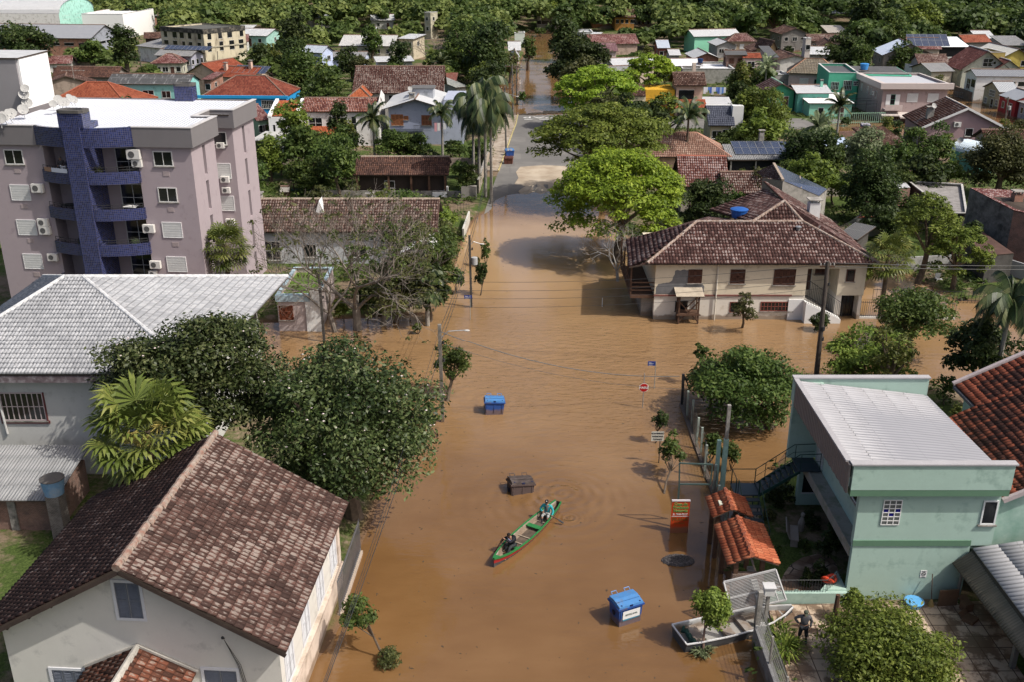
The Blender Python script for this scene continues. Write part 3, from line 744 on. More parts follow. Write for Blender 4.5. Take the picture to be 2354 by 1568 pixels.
def water_tank(label,loc,r=.6,h=.7,stand=0.0,mat=None,lid=None):
 t=thing('water_tank',label,'water tank',loc)  # crowns darken to the right: cloud shade put into the leaf colour
 mb=MB();mb.lathe([(r*.82,0),(r*.86,h*.3),(r*.9,h*.32),(r*.92,h*.6),(r*.96,h*.62),(r,h),(r*1.05,h+.02),(r*1.05,h+.06)],20,(0,0,stand));mb.build('tank',mat or BLUEP,t,smooth=False)
 l=MB();l.lathe([(r*1.07,h+.06),(r*1.07,h+.1),(r*.8,h+.17),(r*.2,h+.23),(.01,h+.24)],20,(0,0,stand));l.build('lid',lid or mat or BLUEP,t)
 if stand:
  s_=MB()
  for a in(-1,1):
   for c in(-1,1):s_.box(a*r*.7-.05,c*r*.7-.05,0,a*r*.7+.05,c*r*.7+.05,stand-.08)
  s_.box(-r*.9,-r*.9,stand-.08,r*.9,r*.9,stand-.01);s_.build('stand',WOOD,t)
 return t
def dish_mesh():
 mb=MB();n=16;rs=[0,.15,.3,.42]
 for i in range(3):
  for k in range(n):
   a,c=2*math.pi*k/n,2*math.pi*(k+1)/n
   q=[(rs[i]*math.cos(a),-.5*rs[i]**2,rs[i]*math.sin(a)),(rs[i+1]*math.cos(a),-.5*rs[i+1]**2,rs[i+1]*math.sin(a)),(rs[i+1]*math.cos(c),-.5*rs[i+1]**2,rs[i+1]*math.sin(c)),(rs[i]*math.cos(c),-.5*rs[i]**2,rs[i]*math.sin(c))]
   if i==0:q=q[1:]
   mb.poly(q)
   mb.poly([(x,y+.015,z_)for x,y,z_ in q[::-1]])
 mb.tube([(0,-.02,-.38),(0,-.35,-.12)],.012,4);mb.box(-.04,-.4,-.14,.04,-.33,-.04)
 mb.tube([(0,.01,0),(0,.12,-.1),(0,.12,-.7)],.025,5);return mb.data('satellite_dish',M((.36,.36,.35),var=.25),False)
DISH=dish_mesh()
def dish(parent,loc,rz,tilt=-.5,s=1.0):
 o=bpy.data.objects.new('satellite_dish',DISH);link(o,parent);o.location=loc;o.rotation_euler=(tilt,0,rz);o.scale=(s*.82,)*3;return o
def ac_meshes():
 a=MB();a.box(0,-.32,0,.8,-.03,.56);a.box(.05,-.3,-.05,.15,0,0);a.box(.65,-.3,-.05,.75,0,0)
 f=MB();f.lathe([(.2,0),(.2,.012)],16);d=f.data('fan_grille',M((.10,.10,.10),var=.3))
 return a.data('air_conditioner',M((.62,.61,.58),var=.12)),d
ACM,ACF=ac_meshes()
def aircon(parent,loc,rz,s=1.0):
 o=bpy.data.objects.new('air_conditioner',ACM);link(o,parent);o.location=loc;o.rotation_euler=(0,0,rz);o.scale=(s,s,s)
 q=bpy.data.objects.new('fan_grille',ACF);link(q,o);q.location=(.3,-.322,.28);q.rotation_euler=(R(90),0,0);return o
def solar(parent,o3,U,Vd,nu,nv,w=1.0,h=1.65):
 """panels lying on a slope; o3 origin, U,Vd unit vectors in the parent's space"""
 U=Vector(U).normalized();Vd=Vector(Vd).normalized();n=U.cross(Vd);n=n if n.z>0 else-n
 for i in range(nu):
  for j in range(nv):
   a=Vector(o3)+U*(i*(w+.03))+Vd*(j*(h+.03))+n*.12
   mb=MB();q=[a,a+U*w,a+U*w+Vd*h,a+Vd*h]
   mb.poly(q,mi=0,uvs=[(0,0),(w,0),(w,h),(0,h)])
   for k in range(4):mb.beam(q[k]+n*.003,q[(k+1)%4]+n*.003,.04,.04,n,mi=1)
   mb.build('solar_panel',[SOLAR,METAL],parent)
SOLAR=GRIDM((.03,.04,.075),(.16,.18,.22),.16,.06,.1,.15)
MINT=M((.36,.495,.43),var=.06,rough=.8,dirt=(.25,.36,.31),damt=.18)
CREAM=M((.62,.55,.42),var=.06,dirt=(.42,.36,.27),damt=.15)
STUC=M((.60,.59,.55),var=.05,dirt=(.42,.41,.38),damt=.12);WHITEW=M((.68,.67,.65),var=.06,dirt=(.35,.33,.3),damt=.25)
def PAINT(r,g,b_,d=.25):return M((r,g,b_),var=.08,dirt=(r*.5,g*.5,b_*.48),damt=d)
# --- the town behind (left part)
h_=house
h_('vaulted_warehouse','long grey vaulted warehouse with a mint green arched end, far top left','warehouse','a',-420,88,398,92,8,24,'vx',3.6,WHITEW,C_LIGHT,win=(7,3),st='o',endmat=PAINT(.35,.62,.54),oh=.3,wwd=4,whg=1,rz=-2)
h_('white_hall','big windowless white hall beside the mint arched warehouse','warehouse','a',560,92,850,92,7.5,24,'flat',0,M((.8,.8,.79),var=.03),M((.75,.75,.75),var=.05),win=None,rz=-3)
for i in range(3):
 h_('gabled_house','%s small white gabled house in the row before the big white hall'%('left','middle','right')[i]if i!=1 else 'middle small white gabled house in the row before the big white hall','house','a',640+75*i,142-3*i,712+75*i,141-3*i,4.2,8,'gy',3,PAINT(.62,.58,.52),C_GREY,win=(1,0),rz=-3,group='gabled row before the white hall',oh=.25)
h_('brick_warehouse','long grey roofed brick warehouse with blue beams and roof vents, far left','warehouse','a',-420,250,627,262,4.8,26,'gx',4.2,BRICK((.33,.12,.06),(.4,.17,.09)),CORR((.27,.28,.30),(.45,.44,.42),.2,pitch=.4),win=(10,4),st='o',oh=.5,wwd=2.6,whg=.7,endmat=PAINT(.28,.3,.35),door=False)
h_('brick_hall','small grey roofed hall with a brick gable behind the white hall','hall','a',880,128,985,130,4.5,16,'gy',2.4,BRICK(),C_GREY,win=(2,0),rz=4)
t,w_,A,ang=h_('ruined_mansion','old two storey mansion with stained cream walls, empty windows and a black parapet','mansion','a',1103,180,1398,201,8.6,13,'flat',0,M((.52,.47,.35),var=.12,dirt=(.15,.12,.09),damt=.35,scale=.5,stretch=2.5),M((.1,.1,.09)),win=(5,4),st='o',storeys=2,whg=2.1,wwd=1.15,zb=-.5,rimmat=M((.03,.03,.03)))
mb=MB();mb.box(-.12,-.12,7.6,w_+.12,0,8.66);mb.box(w_,0,7.6,w_+.12,13,8.66);mb.build('parapet',M((.035,.035,.033),var=.4,dirt=(.2,.18,.15)),t)
mb=MB();mb.box(-.1,-.16,4.3,w_+.16,0,4.6);mb.box(w_,0,4.3,w_+.16,13,4.6);mb.build('cornice',M((.36,.33,.26),var=.3),t)
h_('dark_barn','dark red barn with a sagging gable left of the old mansion','barn','a',990,262,1108,262,3.0,9,'gx',2.2,M((.05,.03,.028)),tm(T_BROWN),win=None,rz=14)
h_('grey_roofed_house','long low grey roof in front of the old mansion','house','a',930,312,1110,330,4,8,'shed',1.2,WHITEW,C_GREY,win=None)
t,w_,A,ang=h_('grey_house','grey house with a long grey roof and solar panels below the old mansion','house','a',1060,378,1320,386,4.4,11,'gx',2.0,PAINT(.30,.31,.36),C_GREY,win=(3,3),endmat=PAINT(.34,.34,.42))
solar(t,(1,2.6,4.4+1.0),(1,0,0),(0,5.5,2.0),10,1,1.1,2.0)
h_('hip_roofed_house','pale walled house with a dark hip roof before the grey solar house','house','a',1035,434,1268,432,3.4,9,'hip',2.4,PAINT(.5,.49,.4),tm(T_WINE),win=(4,2))
h_('white_house','white house with dark brown roof at far left behind the apartment tower','house','a',255,440,500,430,3.2,9,'gx',2.4,WHITEW,tm(T_WINE),win=(3,1),rz=12)
h_('brown_roofed_house','second dark brown roof just right of the white far left house','house','a',400,415,620,425,3.0,9,'hip',2.2,PAINT(.3,.25,.22),tm(T_BROWN),win=(2,1))
h_('brown_roofed_house','long blackish brown gable roof with an aerial behind the red hip roof','house','a',345,525,800,530,3.0,10,'gx',2.4,PAINT(.25,.22,.2),tm(T_BROWN,la=.1),win=(2,1))
h_('dark_shed','dark lean-to roof against the apartment tower','shed','a',255,590,420,540,3.0,6,'gy',1.6,PAINT(.3,.24,.2),tm(T_BROWN),win=None,rz=20)
t,w_,A,ang=h_('red_roofed_house','house with an orange red pyramid roof behind the apartment roof','house','a',270,740,860,668,3.4,13,'hip',3.6,PAINT(.5,.2,.12),tm(T_RED,c2=(.30,.085,.04)),win=None,rz=-3,ridge=M((.3,.09,.05)))
water_tank('bright blue tank on a stand beside the orange red pyramid roof',P('a',552,690,2.4)+Vector((0,0,0)),.62,.95,1.0,M((.01,.13,.5),rough=.4))
t,w_,A,ang=h_('turquoise_house','long two storey turquoise house with patched black and white roof','house','a',728,572,1300,578,5.6,8,'gx',1.7,PAINT(.25,.55,.52,.15),CORR((.07,.07,.07),(.62,.63,.64),.34,pitch=.2),win=None,wins=[('f',.06,3.3,1.1,1.2,'n'),('f',.26,3.6,1,.8,'n'),('f',.42,3.0,2.0,1.5,'n'),('f',.66,3.2,1.6,1.2,'n'),('f',.93,3.2,1.5,1.4,'n'),('r',.4,2.8,1.2,1.5,'g')],oh=.35)
aircon(t,(w_*.35,.35,3.2),0)
h_('beige_gable_house','beige gable end with an orange red tiled roof, left of the brick wall','house','a',1275,503,1480,523,4.2,10,'gy',2.4,PAINT(.55,.42,.31),tm(T_RED),win=None,rz=-22)
h_('brick_house','narrow raw brick house between the turquoise house and the red hip roof','house','a',1382,545,1462,540,5.4,7,'shed',.5,BRICK(),tm(T_WINE),win=(1,1),rz=-6)
t,w_,A,ang=h_('beige_gable_house','beige gable house with solar panels and two chimneys on its orange roof','house','a',1470,523,1790,520,4.4,12,'gx',2.8,PAINT(.58,.45,.34),tm(T_RED),win=None,rz=-20)
solar(t,(w_*.35,1.6,5.0),(1,0,0),(0,6,2.8),6,1,1.2,2.6);chimney(t,1.5,2.2,4,6.5,.6,PAINT(.55,.4,.32));chimney(t,w_*.75,3,4,7.0,.6,PAINT(.55,.4,.32))
t,w_,A,ang=h_('blue_house','bright blue house under a broad dark red hip roof','house','a',1390,660,1975,664,4.0,12,'hip',3.4,M((.02,.28,.6),var=.08),tm(T_RED,c1=(.12,.03,.02),c2=(.2,.05,.03),c3=(.26,.075,.045)),win=None,wins=[('f',.70,2.0,2.1,1.4,'bars')],oh=.1)
mb=MB();mb.box(-4,-.25,3.7,w_+.3,.1,4.15);mb.build('parapet',M((.02,.3,.62),var=.06),t)
h_('small_house','low house with pale zinc roof far behind the mansion trees','house','a',1590,240,1840,245,3.6,12,'gx',1.4,PAINT(.3,.5,.45),C_LIGHT,win=(3,1))
h_('zinc_roofed_shed','pale zinc roof shed behind the low pale roofed house','shed','a',1605,205,1725,205,3.4,9,'shed',.8,PAINT(.3,.25,.2),C_LIGHT,win=None)
h_('white_walled_house','white walled house among trees under the pale zinc roofs','house','a',1600,285,1715,283,3.0,7,'gx',1.5,WHITEW,tm(T_WINE),win=(2,1))
h_('pale_blue_house','pale blue house with light blue grey roof left of the long white hall','house','a',2075,355,2250,350,4.8,10,'gx',2.6,PAINT(.45,.52,.72,.1),C_BLUE,win=(1,1),rz=-24,oh=.4)
h_('blue_grey_house','blue walled grey roofed house between pale blue house and long white hall','house','b',-130,390,165,392,3.4,12,'gx',1.6,PAINT(.36,.42,.6),C_GREY,win=(1,1),endmat=PAINT(.5,.55,.7))
h_('zinc_roofed_house','tiny pale roof high up among the far left trees','house','a',2175,122,2280,118,4,10,'gx',1.4,PAINT(.5,.48,.45),C_WHITE,win=None)
# ---- centre left
h_('long_hall','long whitish fibre cement roof hall with arched doorway, centre left background','hall','b',-20,312,362,315,4.2,16,'gx',2.6,PAINT(.5,.47,.4),CORR((.5,.5,.48),(.2,.19,.17),.4,pitch=.3),win=(5,1),st='n')
h_('annex_house','small cream annex with outside stairs at the end of the long hall','house','b',380,262,500,266,5.4,8,'shed',.5,PAINT(.5,.44,.33),C_LIGHT,win=(2,1))
h_('garden_shed','pale flat shed roof in the trees right of the long hall','shed','b',240,425,505,418,2.6,6,'shed',.6,PAINT(.45,.46,.47),C_LIGHT,win=None)
h_('mossy_hall','big hall with brown hipped roof mottled with white lichen','hall','b',70,640,700,640,4.6,18,'gx',5.6,PAINT(.36,.34,.32),tm(T_MOSS),win=None,wins=[('f',.3+.1*i,2.8,.5,1.4,'o')for i in range(6)],geo='tile',tw=.36,tl=.5,amp=.07)
h_('rusty_shed','rust red sheet roof next to the big mossy hall','shed','b',690,590,785,590,3.0,12,'shed',1.0,PAINT(.3,.25,.2),CORR((.2,.07,.05),(.3,.25,.22),.3),win=None)
h_('mossy_wall_building','small building with black stained pale roof behind the palms','shed','b',788,600,882,592,3.4,10,'shed',.8,PAINT(.4,.4,.37,.6),CORR((.35,.36,.33),(.05,.06,.04),.65),win=None)
t,w_,A,ang=h_('grey_gable_house','two storey blue grey house with pale broad gable roof and laundry balcony','house','b',275,752,745,752,5.6,14,'gy',1.5,PAINT(.27,.30,.38,.1),M((.45,.46,.47),var=.08),win=None,oh=.9,rz=-1,wins=[('f',.05,3.2,1.7,1.5,'w',(.3,.12,.05)),('f',.28,4.0,.6,.5,'w',(.3,.12,.05)),('f',.6,3.2,1.4,1.4,'w',(.2,.08,.04))])
mb=MB();mb.box(1.2,1.8-3.0,2.5,w_-4,.95,2.65);mb.build('balcony',M((.04,.05,.07)),t);mb=MB()
for i in range(24):mb.box(w_*.48+i*.11,-1.2,2.65,w_*.48+i*.11+.02,-1.17,3.5)
mb.box(w_*.48,-1.22,3.5,w_*.48+2.6,-1.16,3.55);mb.build('railing',IRON,t)
mb=MB();mb.box(w_*.4,5,6,w_*.72,8,7.9);mb.build('roof_turret',PAINT(.4,.42,.46),t);mb=MB();mb.slab([(w_*.38,4.8,8.0),(w_*.74,4.8,8.0),(w_*.74,8.2,8.0),(w_*.38,8.2,8.0)],.12);mb.build('turret_roof',M((.12,.12,.12)),t)
chimney(t,w_*.43,2.2,6,7.4,.8);dish(t,(w_*.41,2.0,8.3),.4)
mb=MB();mb.box(w_-.9,.9,-1,w_+1.9,10,6.9);mb.build('side_block',PAINT(.36,.39,.48,.1),t)
t,w_,A,ang=h_('laundry','pink laundry hung on the balcony of the blue grey house','laundry','e',1308,415,1365,418,3.4,.1,'shed',.01,M((.6,.3,.34)),M((.6,.3,.34)),win=None)if False else(None,)*4
t,w_,A,ang=h_('white_house','white two storey house with faded red tile roof and tall side walls','house','e',425,318,940,318,5.4,8,'gx',2.0,WHITEW,tm(T_WINE,c2=(.24,.09,.06),c3=(.3,.13,.09)),win=None,oh=.3,geo='tile',wins=[('f',.06,2.9,2.0,1.6,'n'),('f',.38,2.9,2.0,1.6,'n'),('f',.64,2.5,.8,2.2,'n')])
mb=MB();mb.box(w_-.3,-.2,-1,w_-.05,8,6.6);mb.poly([(w_-.02,-.2,6.6),(w_-.02,4,8),(w_-.02,8,6.6)]);mb.build('gable_wall',WHITEW,t)
mb=MB();mb.box(-4.4,-1.8,-1,-.05,4,4.9);mb.build('side_wing',M((.74,.74,.74),var=.05),t)
rf=Roof('tile');rf.face([(-3.9,-1.6,5.0),(-.7,-1.6,5.0),(-.7,4,6.4),(-3.9,4,6.4)]);rf.build(tm(T_ORANGE,True),t);mb=MB();mb.hexa([(-4.5,-1.8,4.8),(-4.0,-1.8,4.8),(-4.0,4.2,6.3),(-4.5,4.2,6.3),(-4.5,-1.8,5.15),(-4.0,-1.8,5.15),(-4.0,4.2,6.65),(-4.5,4.2,6.65)]);mb.hexa([(-.7,-1.8,4.8),(-.1,-1.8,4.8),(-.1,4.2,6.3),(-.7,4.2,6.3),(-.7,-1.8,5.2),(-.1,-1.8,5.2),(-.1,4.2,6.7),(-.7,4.2,6.7)]);mb.build('verge_wall',M((.75,.75,.74),var=.04),t)
chimney(t,-2,1.2,5.4,6.6,.6,PAINT(.4,.15,.08),False);window(t,(-4.4,-1.8),0,.6,2.2,.3,1.6,'o');window(t,(-4.4,-1.8),0,1.7,2.6,.3,1.6,'o')
rf=Roof('tile');rf.face([(.1,-1.8,2.4),(5.5,-1.8,2.4),(5.5,.3,3.2),(.1,.3,3.2)]);rf.build(tm(T_ORANGE,True),t,name='porch_roof')
rf=Roof();rf.face([(-6.5,-5.2,2.2),(.3,-5.2,2.2),(.6,-1.6,2.9),(-5.0,-1.6,2.9)]);rf.build(M((.42,.42,.41),var=.1),t,name='veranda_roof')
mb=MB();[mb.box(x,-5.0,-1,x+.35,-4.6,2.1)for x in(-2,-.5)];mb.build('veranda_column',WHITE,t)
dish(t,(.3,-1.9,3.2),.3,s=1.3)
h_('orange_roofed_outbuilding','orange tiled pyramid top peeking behind the white house','house','e',735,222,885,222,4.4,6,'hip',1.4,WHITEW,tm(T_ORANGE),win=None)
h_('green_cottage','small pale green cottage with brown roof beside the apartment block','house','e',130,378,205,362,3.6,10,'gx',1.6,PAINT(.35,.5,.35),tm(T_WINE),win=(2,0),rz=35)
t,w_,A,ang=h_('open_shed','long dark brown tiled open shed with a dark timber front','shed','e',770,738,1400,738,3.0,8.5,'gx',1.7,M((.035,.025,.02)),tm(T_BROWN,True,c2=(.10,.055,.045),lichen=(.2,.13,.1),la=.2),win=None,oh=.6,geo='tile',wins=[('f',.3,1.3,1.2,.9,'n')],ridge=RIDGE2)
mb=MB();[mb.box(x,.1,-.2,x+.22,.3,2.9)for x in(w_-.5,w_-2.4,w_-4.5,.3,4)];mb.build('post',WOOD,t);mb=MB();mb.box(w_-1.9,-.2,0,w_-.2,3,1.0);mb.build('counter',WHITE,t)
# ---- far centre
h_('church_tower','thin ruined cream tower standing in the far trees','tower','b',572,82,614,84,8,3.5,'flat',0,PAINT(.45,.42,.32,.5),CONC,win=(1,1),storeys=2,zb=0)
h_('far_house','far cream house with a small pyramid roof at the top of the trees','house','b',62,72,138,76,4,9,'hip',2.2,PAINT(.5,.46,.38),tm(T_WINE),win=(2,1),rz=4)
h_('far_house','far pale roofed house right of the pyramid roofed one','house','b',200,138,368,136,3.5,9,'gx',1.6,PAINT(.45,.45,.42),C_LIGHT,win=(2,1))
h_('far_shed','little far shed with grey roof and chimney in the left woods','shed','b',175,212,238,212,3,7,'gx',1,PAINT(.4,.38,.35),C_LIGHT,win=None)
h_('bus_shelter','white walled little building at the water before the far street end','hut','b',1195,225,1265,225,3.4,5,'flat',0,M((.6,.65,.6),var=.05),CONC,win=None,rz=0)
h_('brick_cottage','red brick cottage with white gables beside the far flooded street','house','b',1168,395,1232,397,3.3,8,'gy',1.3,BRICK(),C_LIGHT,win=(1,1),rz=2)
h_('white_cottage','white cottage with a curved grey roof just behind the brick cottage','house','b',1150,345,1240,345,3.6,7,'gx',1.8,WHITEW,C_LIGHT,win=(1,1),rz=2)
h_('burnt_house','pale burnt out shell with bare walls at the far end of the street','ruin','b',1350,112,1480,108,4.4,8,'flat',-3,PAINT(.42,.38,.3,.6),DARK,win=(5,1),st='o',rz=0,zb=0)
h_('ruined_house','pale house with a dark pointed roof right of the burnt out shell','house','b',1480,100,1540,100,4.8,10,'hip',1.8,PAINT(.42,.38,.33),tm(T_BROWN),win=(2,1),st='o',rz=0)
t,w_,A,ang=h_('orange_ruin','orange walled ruin with a collapsed brown roof in the far centre','ruin','b',1880,115,2030,118,5.0,12,'gx',2.0,PAINT(.42,.2,.05,.45),tm(T_BROWN),win=(4,1),st='o',rz=0,zb=0)
h_('orange_ruin','roofless dark orange walls left of the orange ruin','ruin','b',1735,110,1880,115,4.4,9,'flat',-3.6,PAINT(.33,.15,.06,.6),DARK,win=(5,1),st='o',rz=0,zb=0)
h_('red_gable_ruin','broken reddish gable at the left end of the orange ruins','ruin','b',1715,100,1770,102,4.2,6,'gy',1.6,PAINT(.3,.1,.08,.5),tm(T_WINE),win=None,zb=0,rz=6)
h_('grey_pavilion','brown pyramid roofed pavilion right of the orange ruin','pavilion','b',2030,125,2150,127,3.6,10,'hip',2.6,PAINT(.36,.36,.33),tm(T_WINE),win=(3,1),rz=0)
# --- the town behind (right part)
h_('white_annex','low white roofed annex by the water right of the far street','house','b',1640,218,1735,218,3.2,9,'flat',0,PAINT(.45,.46,.45),C_LIGHT,win=(1,1))
h_('low_annex','lower pale roof below the low white roofed annex','shed','b',1690,255,1760,257,2.8,8,'shed',.8,PAINT(.45,.4,.35),C_LIGHT,win=None)
h_('mauve_roofed_house','house with a faded mauve tile roof right of the dark street trees','house','b',1750,352,1912,350,3.4,11,'gx',3.0,PAINT(.5,.4,.38),TILE((.12,.06,.07),(.17,.09,.10),(.2,.12,.13),la=.1),win=(2,1),rz=8)
h_('pink_gable_house','pinkish gable house behind the mauve tile roof','house','b',1730,305,1830,292,3.6,10,'gx',2.0,PAINT(.5,.35,.32),tm(T_WINE),win=(1,1),rz=15)
h_('brown_roofed_house','brown sloping roof right behind the mauve roofed house','house','b',1860,300,1925,282,3.2,8,'gx',2.0,PAINT(.4,.3,.25),tm(T_WINE),win=None,rz=10)
h_('zinc_roofed_house','small red house with a pale blue zinc roof among the right centre trees','house','b',2180,328,2270,330,3,9,'gx',1.6,PAINT(.25,.08,.06),C_BLUE,win=(2,1),rz=0)
h_('zinc_roofed_house','small pale zinc roof just below the red house with the blue zinc roof','house','b',2262,378,2345,378,2.6,8,'gx',1.0,PAINT(.4,.4,.38),C_LIGHT,win=(1,1),rz=0)
t,w_,A,ang=h_('zinc_roofed_house','cream house with two long pale zinc roofs above the bright green street trees','house','b',1780,492,1945,472,3.6,9,'gx',1.8,PAINT(.6,.5,.4),C_GREY,win=(1,1),rz=18)
h_('zinc_roofed_house','pale zinc roof behind the cream house with two long roofs','house','b',1880,455,2060,425,4.2,8,'gx',1.2,PAINT(.55,.45,.36),C_LIGHT,win=None,rz=16)
t,w_,A,ang=h_('two_storey_house','two storey pink and yellow house with dark brown roof, red porch roof and balcony','house','f',1118,250,1334,250,5.8,8,'gx',2.4,PAINT(.5,.36,.28),tm(T_BROWN,True,la=.35),win=None,geo='tile',oh=.5,wins=[('f',.1,3.1,2.6,1.9,'o'),('f',.1,.3,2,1.6,'o'),('f',.6,.5,1.2,1.2,'n')])
chimney(t,w_*.72,4.5,7.6,9.0,.6,PAINT(.6,.5,.42),False)
rf=Roof('tile');rf.face([(.2,-1.8,2.3),(w_-.1,-1.8,2.3),(w_-.1,.5,3.4),(.2,.5,3.4)]);rf.build(tm(T_ORANGE,True,c2=(.3,.09,.05)),t,name='porch_roof')
mb=MB();mb.box(-4.6,.8,-1,.35,7,5.0);mb.build('side_wing',PAINT(.6,.34,.03,.15),t);mb=MB();mb.box(-4.6,-.2,2.55,.3,.8,2.7);[mb.box(-4.6,-.25,z,.3,-.2,z+.08)for z in(2.9,3.3,3.6)];mb.build('balcony',WOOD,t)
rf=Roof('tile');rf.face([(-7.6,-.6,4.2),(-4.7,-.6,4.2),(-4.7,2.4,5.6),(-7.6,2.4,5.6)]);rf.build(tm(T_BROWN,True),t,name='porch_roof')
mb=MB();mb.box(-7.4,-.4,0,-4.7,2.2,4.1);mb.build('side_wall',PAINT(.55,.5,.36),t)
h_('grey_walled_house','flat whitish roof house behind the dark brown roof with a blue tank','house','c',0,470,350,490,3.4,12,'flat',0,PAINT(.34,.33,.3,.5),C_WHITE,win=None,rz=-2)
h_('white_roof_shed','cluster of low white roofs left of the flat whitish roof','shed','c',-60,452,130,446,3.6,9,'gx',1.0,PAINT(.5,.48,.45),C_WHITE,win=(1,1),rz=6)
water_tank('dark blue tank on the white roofs before the mauve town houses',P('c',120,440,3.8),.6,.7,.3,M((.01,.03,.1),rough=.4))
h_('zinc_gable_house','low house with pale broad zinc gable and reddish front','house','c',75,400,268,402,3.0,11,'gy',1.3,PAINT(.26,.12,.09),C_LIGHT,win=(2,0),rz=2)
h_('mint_gable_house','house with a pale roof and a bright mint green gable in the far right centre','house','c',78,250,395,240,4.6,16,'gx',3.0,M((.25,.6,.42),var=.05),C_LIGHT,win=None,rz=14,endmat=M((.25,.6,.42),var=.05))
mb=MB();A0=P('c',205,246,4.4);mb.poly([(A0.x,A0.y,4.6),(P('c',395,238,4.4).x,P('c',395,238,4.4).y,4.6),P('c',300,203,7.5)])
h_('hip_roofed_house','beige house with a dark reddish hip roof by the mint gable','house','c',310,282,515,284,4.0,12,'hip',4.2,PAINT(.36,.28,.2),tm(T_WINE,c2=(.11,.045,.035)),win=(3,1),rz=0,st='r')
h_('plank_shed','weathered plank house with pale zinc gable before the hip roofed beige house','shed','c',232,312,388,314,3.4,10,'gy',1.6,PAINT(.3,.3,.3),C_LIGHT,win=(3,0),rz=3)
h_('brick_row_house','dark brick two storey house with dark flat gable between pink and plank houses','house','c',295,375,452,378,5.6,8,'gx',1.2,BRICK((.14,.06,.04),(.2,.09,.06)),C_DARK,win=(2,1),storeys=2,rz=0,st='w')
h_('pink_roof_house','pale pink house with small red tile roof right of the dark brick house','house','c',415,397,550,398,5.0,8,'gx',1.6,PAINT(.55,.42,.4),tm(T_RED),win=None,wins=[('f',.25,3.0,1.6,1.3,'n')],rz=0,oh=.2)
h_('pink_house','salmon pink house with low dark gable behind the red tiled pink house','house','c',480,350,660,352,4.4,10,'gy',2.0,PAINT(.5,.22,.19),tm(T_BROWN),win=(2,0),rz=0)
h_('timber_gable','house with ochre timber gable behind the salmon pink house','house','c',590,345,665,345,5.4,8,'gy',2.0,PAINT(.4,.28,.14),tm(T_BROWN),win=None,rz=10)
h_('dark_two_storey_house','grey two storey house with dark brown gable roof standing alone in floodwater','house','c',678,232,868,228,4.6,11,'gy',2.6,PAINT(.2,.19,.18),tm(T_BROWN),win=(3,2),storeys=2,rz=4)
t,w_,A,ang=h_('church','low church with brown roof and round topped front in the right background','church','c',875,280,1125,272,4.6,13,'gx',2.6,PAINT(.36,.27,.22),tm(T_MOSS),win=(4,1),rz=4)
h_('white_pillar_tower','thin white tower at the left end of the church','tower','c',852,262,888,262,9,2.4,'flat',0,PAINT(.55,.5,.45),CONC,win=(1,0),rz=0)
h_('brown_gable_house','ochre house with a small brown gable below the church','house','c',940,320,1050,315,4.4,10,'gy',2.0,PAINT(.42,.34,.18),tm(T_BROWN),win=(2,1),rz=-10)
t,w_,A,ang=h_('white_warehouse','white walled warehouse with low grey gable in the middle right','warehouse','c',665,408,860,400,4.8,12,'gy',1.5,M((.62,.6,.56),var=.08,dirt=(.35,.33,.3)),tm(T_BROWN),win=None,rz=1)
h_('pink_row_house','narrow pink house left of the white walled warehouse','house','c',590,392,668,392,5.0,10,'shed',1.4,PAINT(.45,.36,.34),C_DARK,win=(1,1),rz=0)
h_('long_brown_roofs','long low roof stepping down right of the white walled warehouse','house','c',860,372,985,392,4.2,8,'gx',1.4,PAINT(.5,.46,.42),C_LIGHT,win=(2,0),rz=-8)
h_('zinc_sheds','broken zinc roofed shed before the white walled warehouse','shed','c',720,455,860,450,2.6,6,'shed',1.0,PAINT(.3,.29,.28),C_DARK,win=None)
t,w_,A,ang=h_('pink_hip_house','pale pink two storey house under a sand coloured hip roof','house','c',718,500,1080,512,4.1,11,'hip',3.9,PAINT(.56,.43,.42),tm(T_SAND,True),win=None,geo='tile',tw=.3,tl=.45,ridge=M((.3,.16,.1),var=.4),wins=[('f',.24,1.4,1.6,1.7,'r'),('f',.54,1.9,.9,1.2,'n'),('l',.4,1.8,1,1.2,'n')])
h_('grey_porch','grey roofed porch wing left of the pale pink hip house','shed','c',640,512,722,508,3.4,6,'flat',0,PAINT(.4,.38,.35),C_LIGHT,win=(1,0),rz=0)
t,w_,A,ang=h_('green_apartment','two storey sea green house with dark flat roof and outside stair','house','c',1012,497,1215,500,6.4,14,'flat',0,M((.09,.42,.27),var=.08),C_DARK,win=None,rz=-8,storeys=2,wins=[('f',.1,3.4,1.4,1.4,'bars',(.4,.5,.45)),('f',.52,3.4,1.5,1.7,'bars',(.5,.6,.55)),('f',.85,4.2,.9,.8,'bars'),('f',.2,.4,1.2,1.6,'n')])
mb=MB();mb.box(1.2,-1.0,2.6,w_*.45,0,2.75);mb.box(-1.5,-1,0,1.2,-.9,.1);mb.hexa([(-1.6,-1,0),(-1.3,-1,0),(1.4,-1,2.5),(1.1,-1,2.5),(-1.6,-.1,0),(-1.3,-.1,0),(1.4,-.1,2.5),(1.1,-.1,2.5)]);mb.build('outside_stair',M((.07,.3,.2)),t)
mb=MB();mb.box(w_+.0,-.5,6.0,w_+9,12,6.2);mb.build('roof_extension',M((.12,.5,.33)),t);mb=MB();mb.box(w_+.1,0,6.21,w_+8.7,11.6,6.32);mb.build('flat_roof',M((.09,.09,.09),var=.3),t);mb=MB();mb.box(w_+.2,.2,-1,w_+8.8,11.8,6.0);mb.build('rear_wing',M((.1,.42,.27)),t)
water_tank('sky blue tank on the dark flat roof of the sea green house',P('c',1250,482,6.6),.75,.9,.15,M((.05,.25,.6),rough=.4))
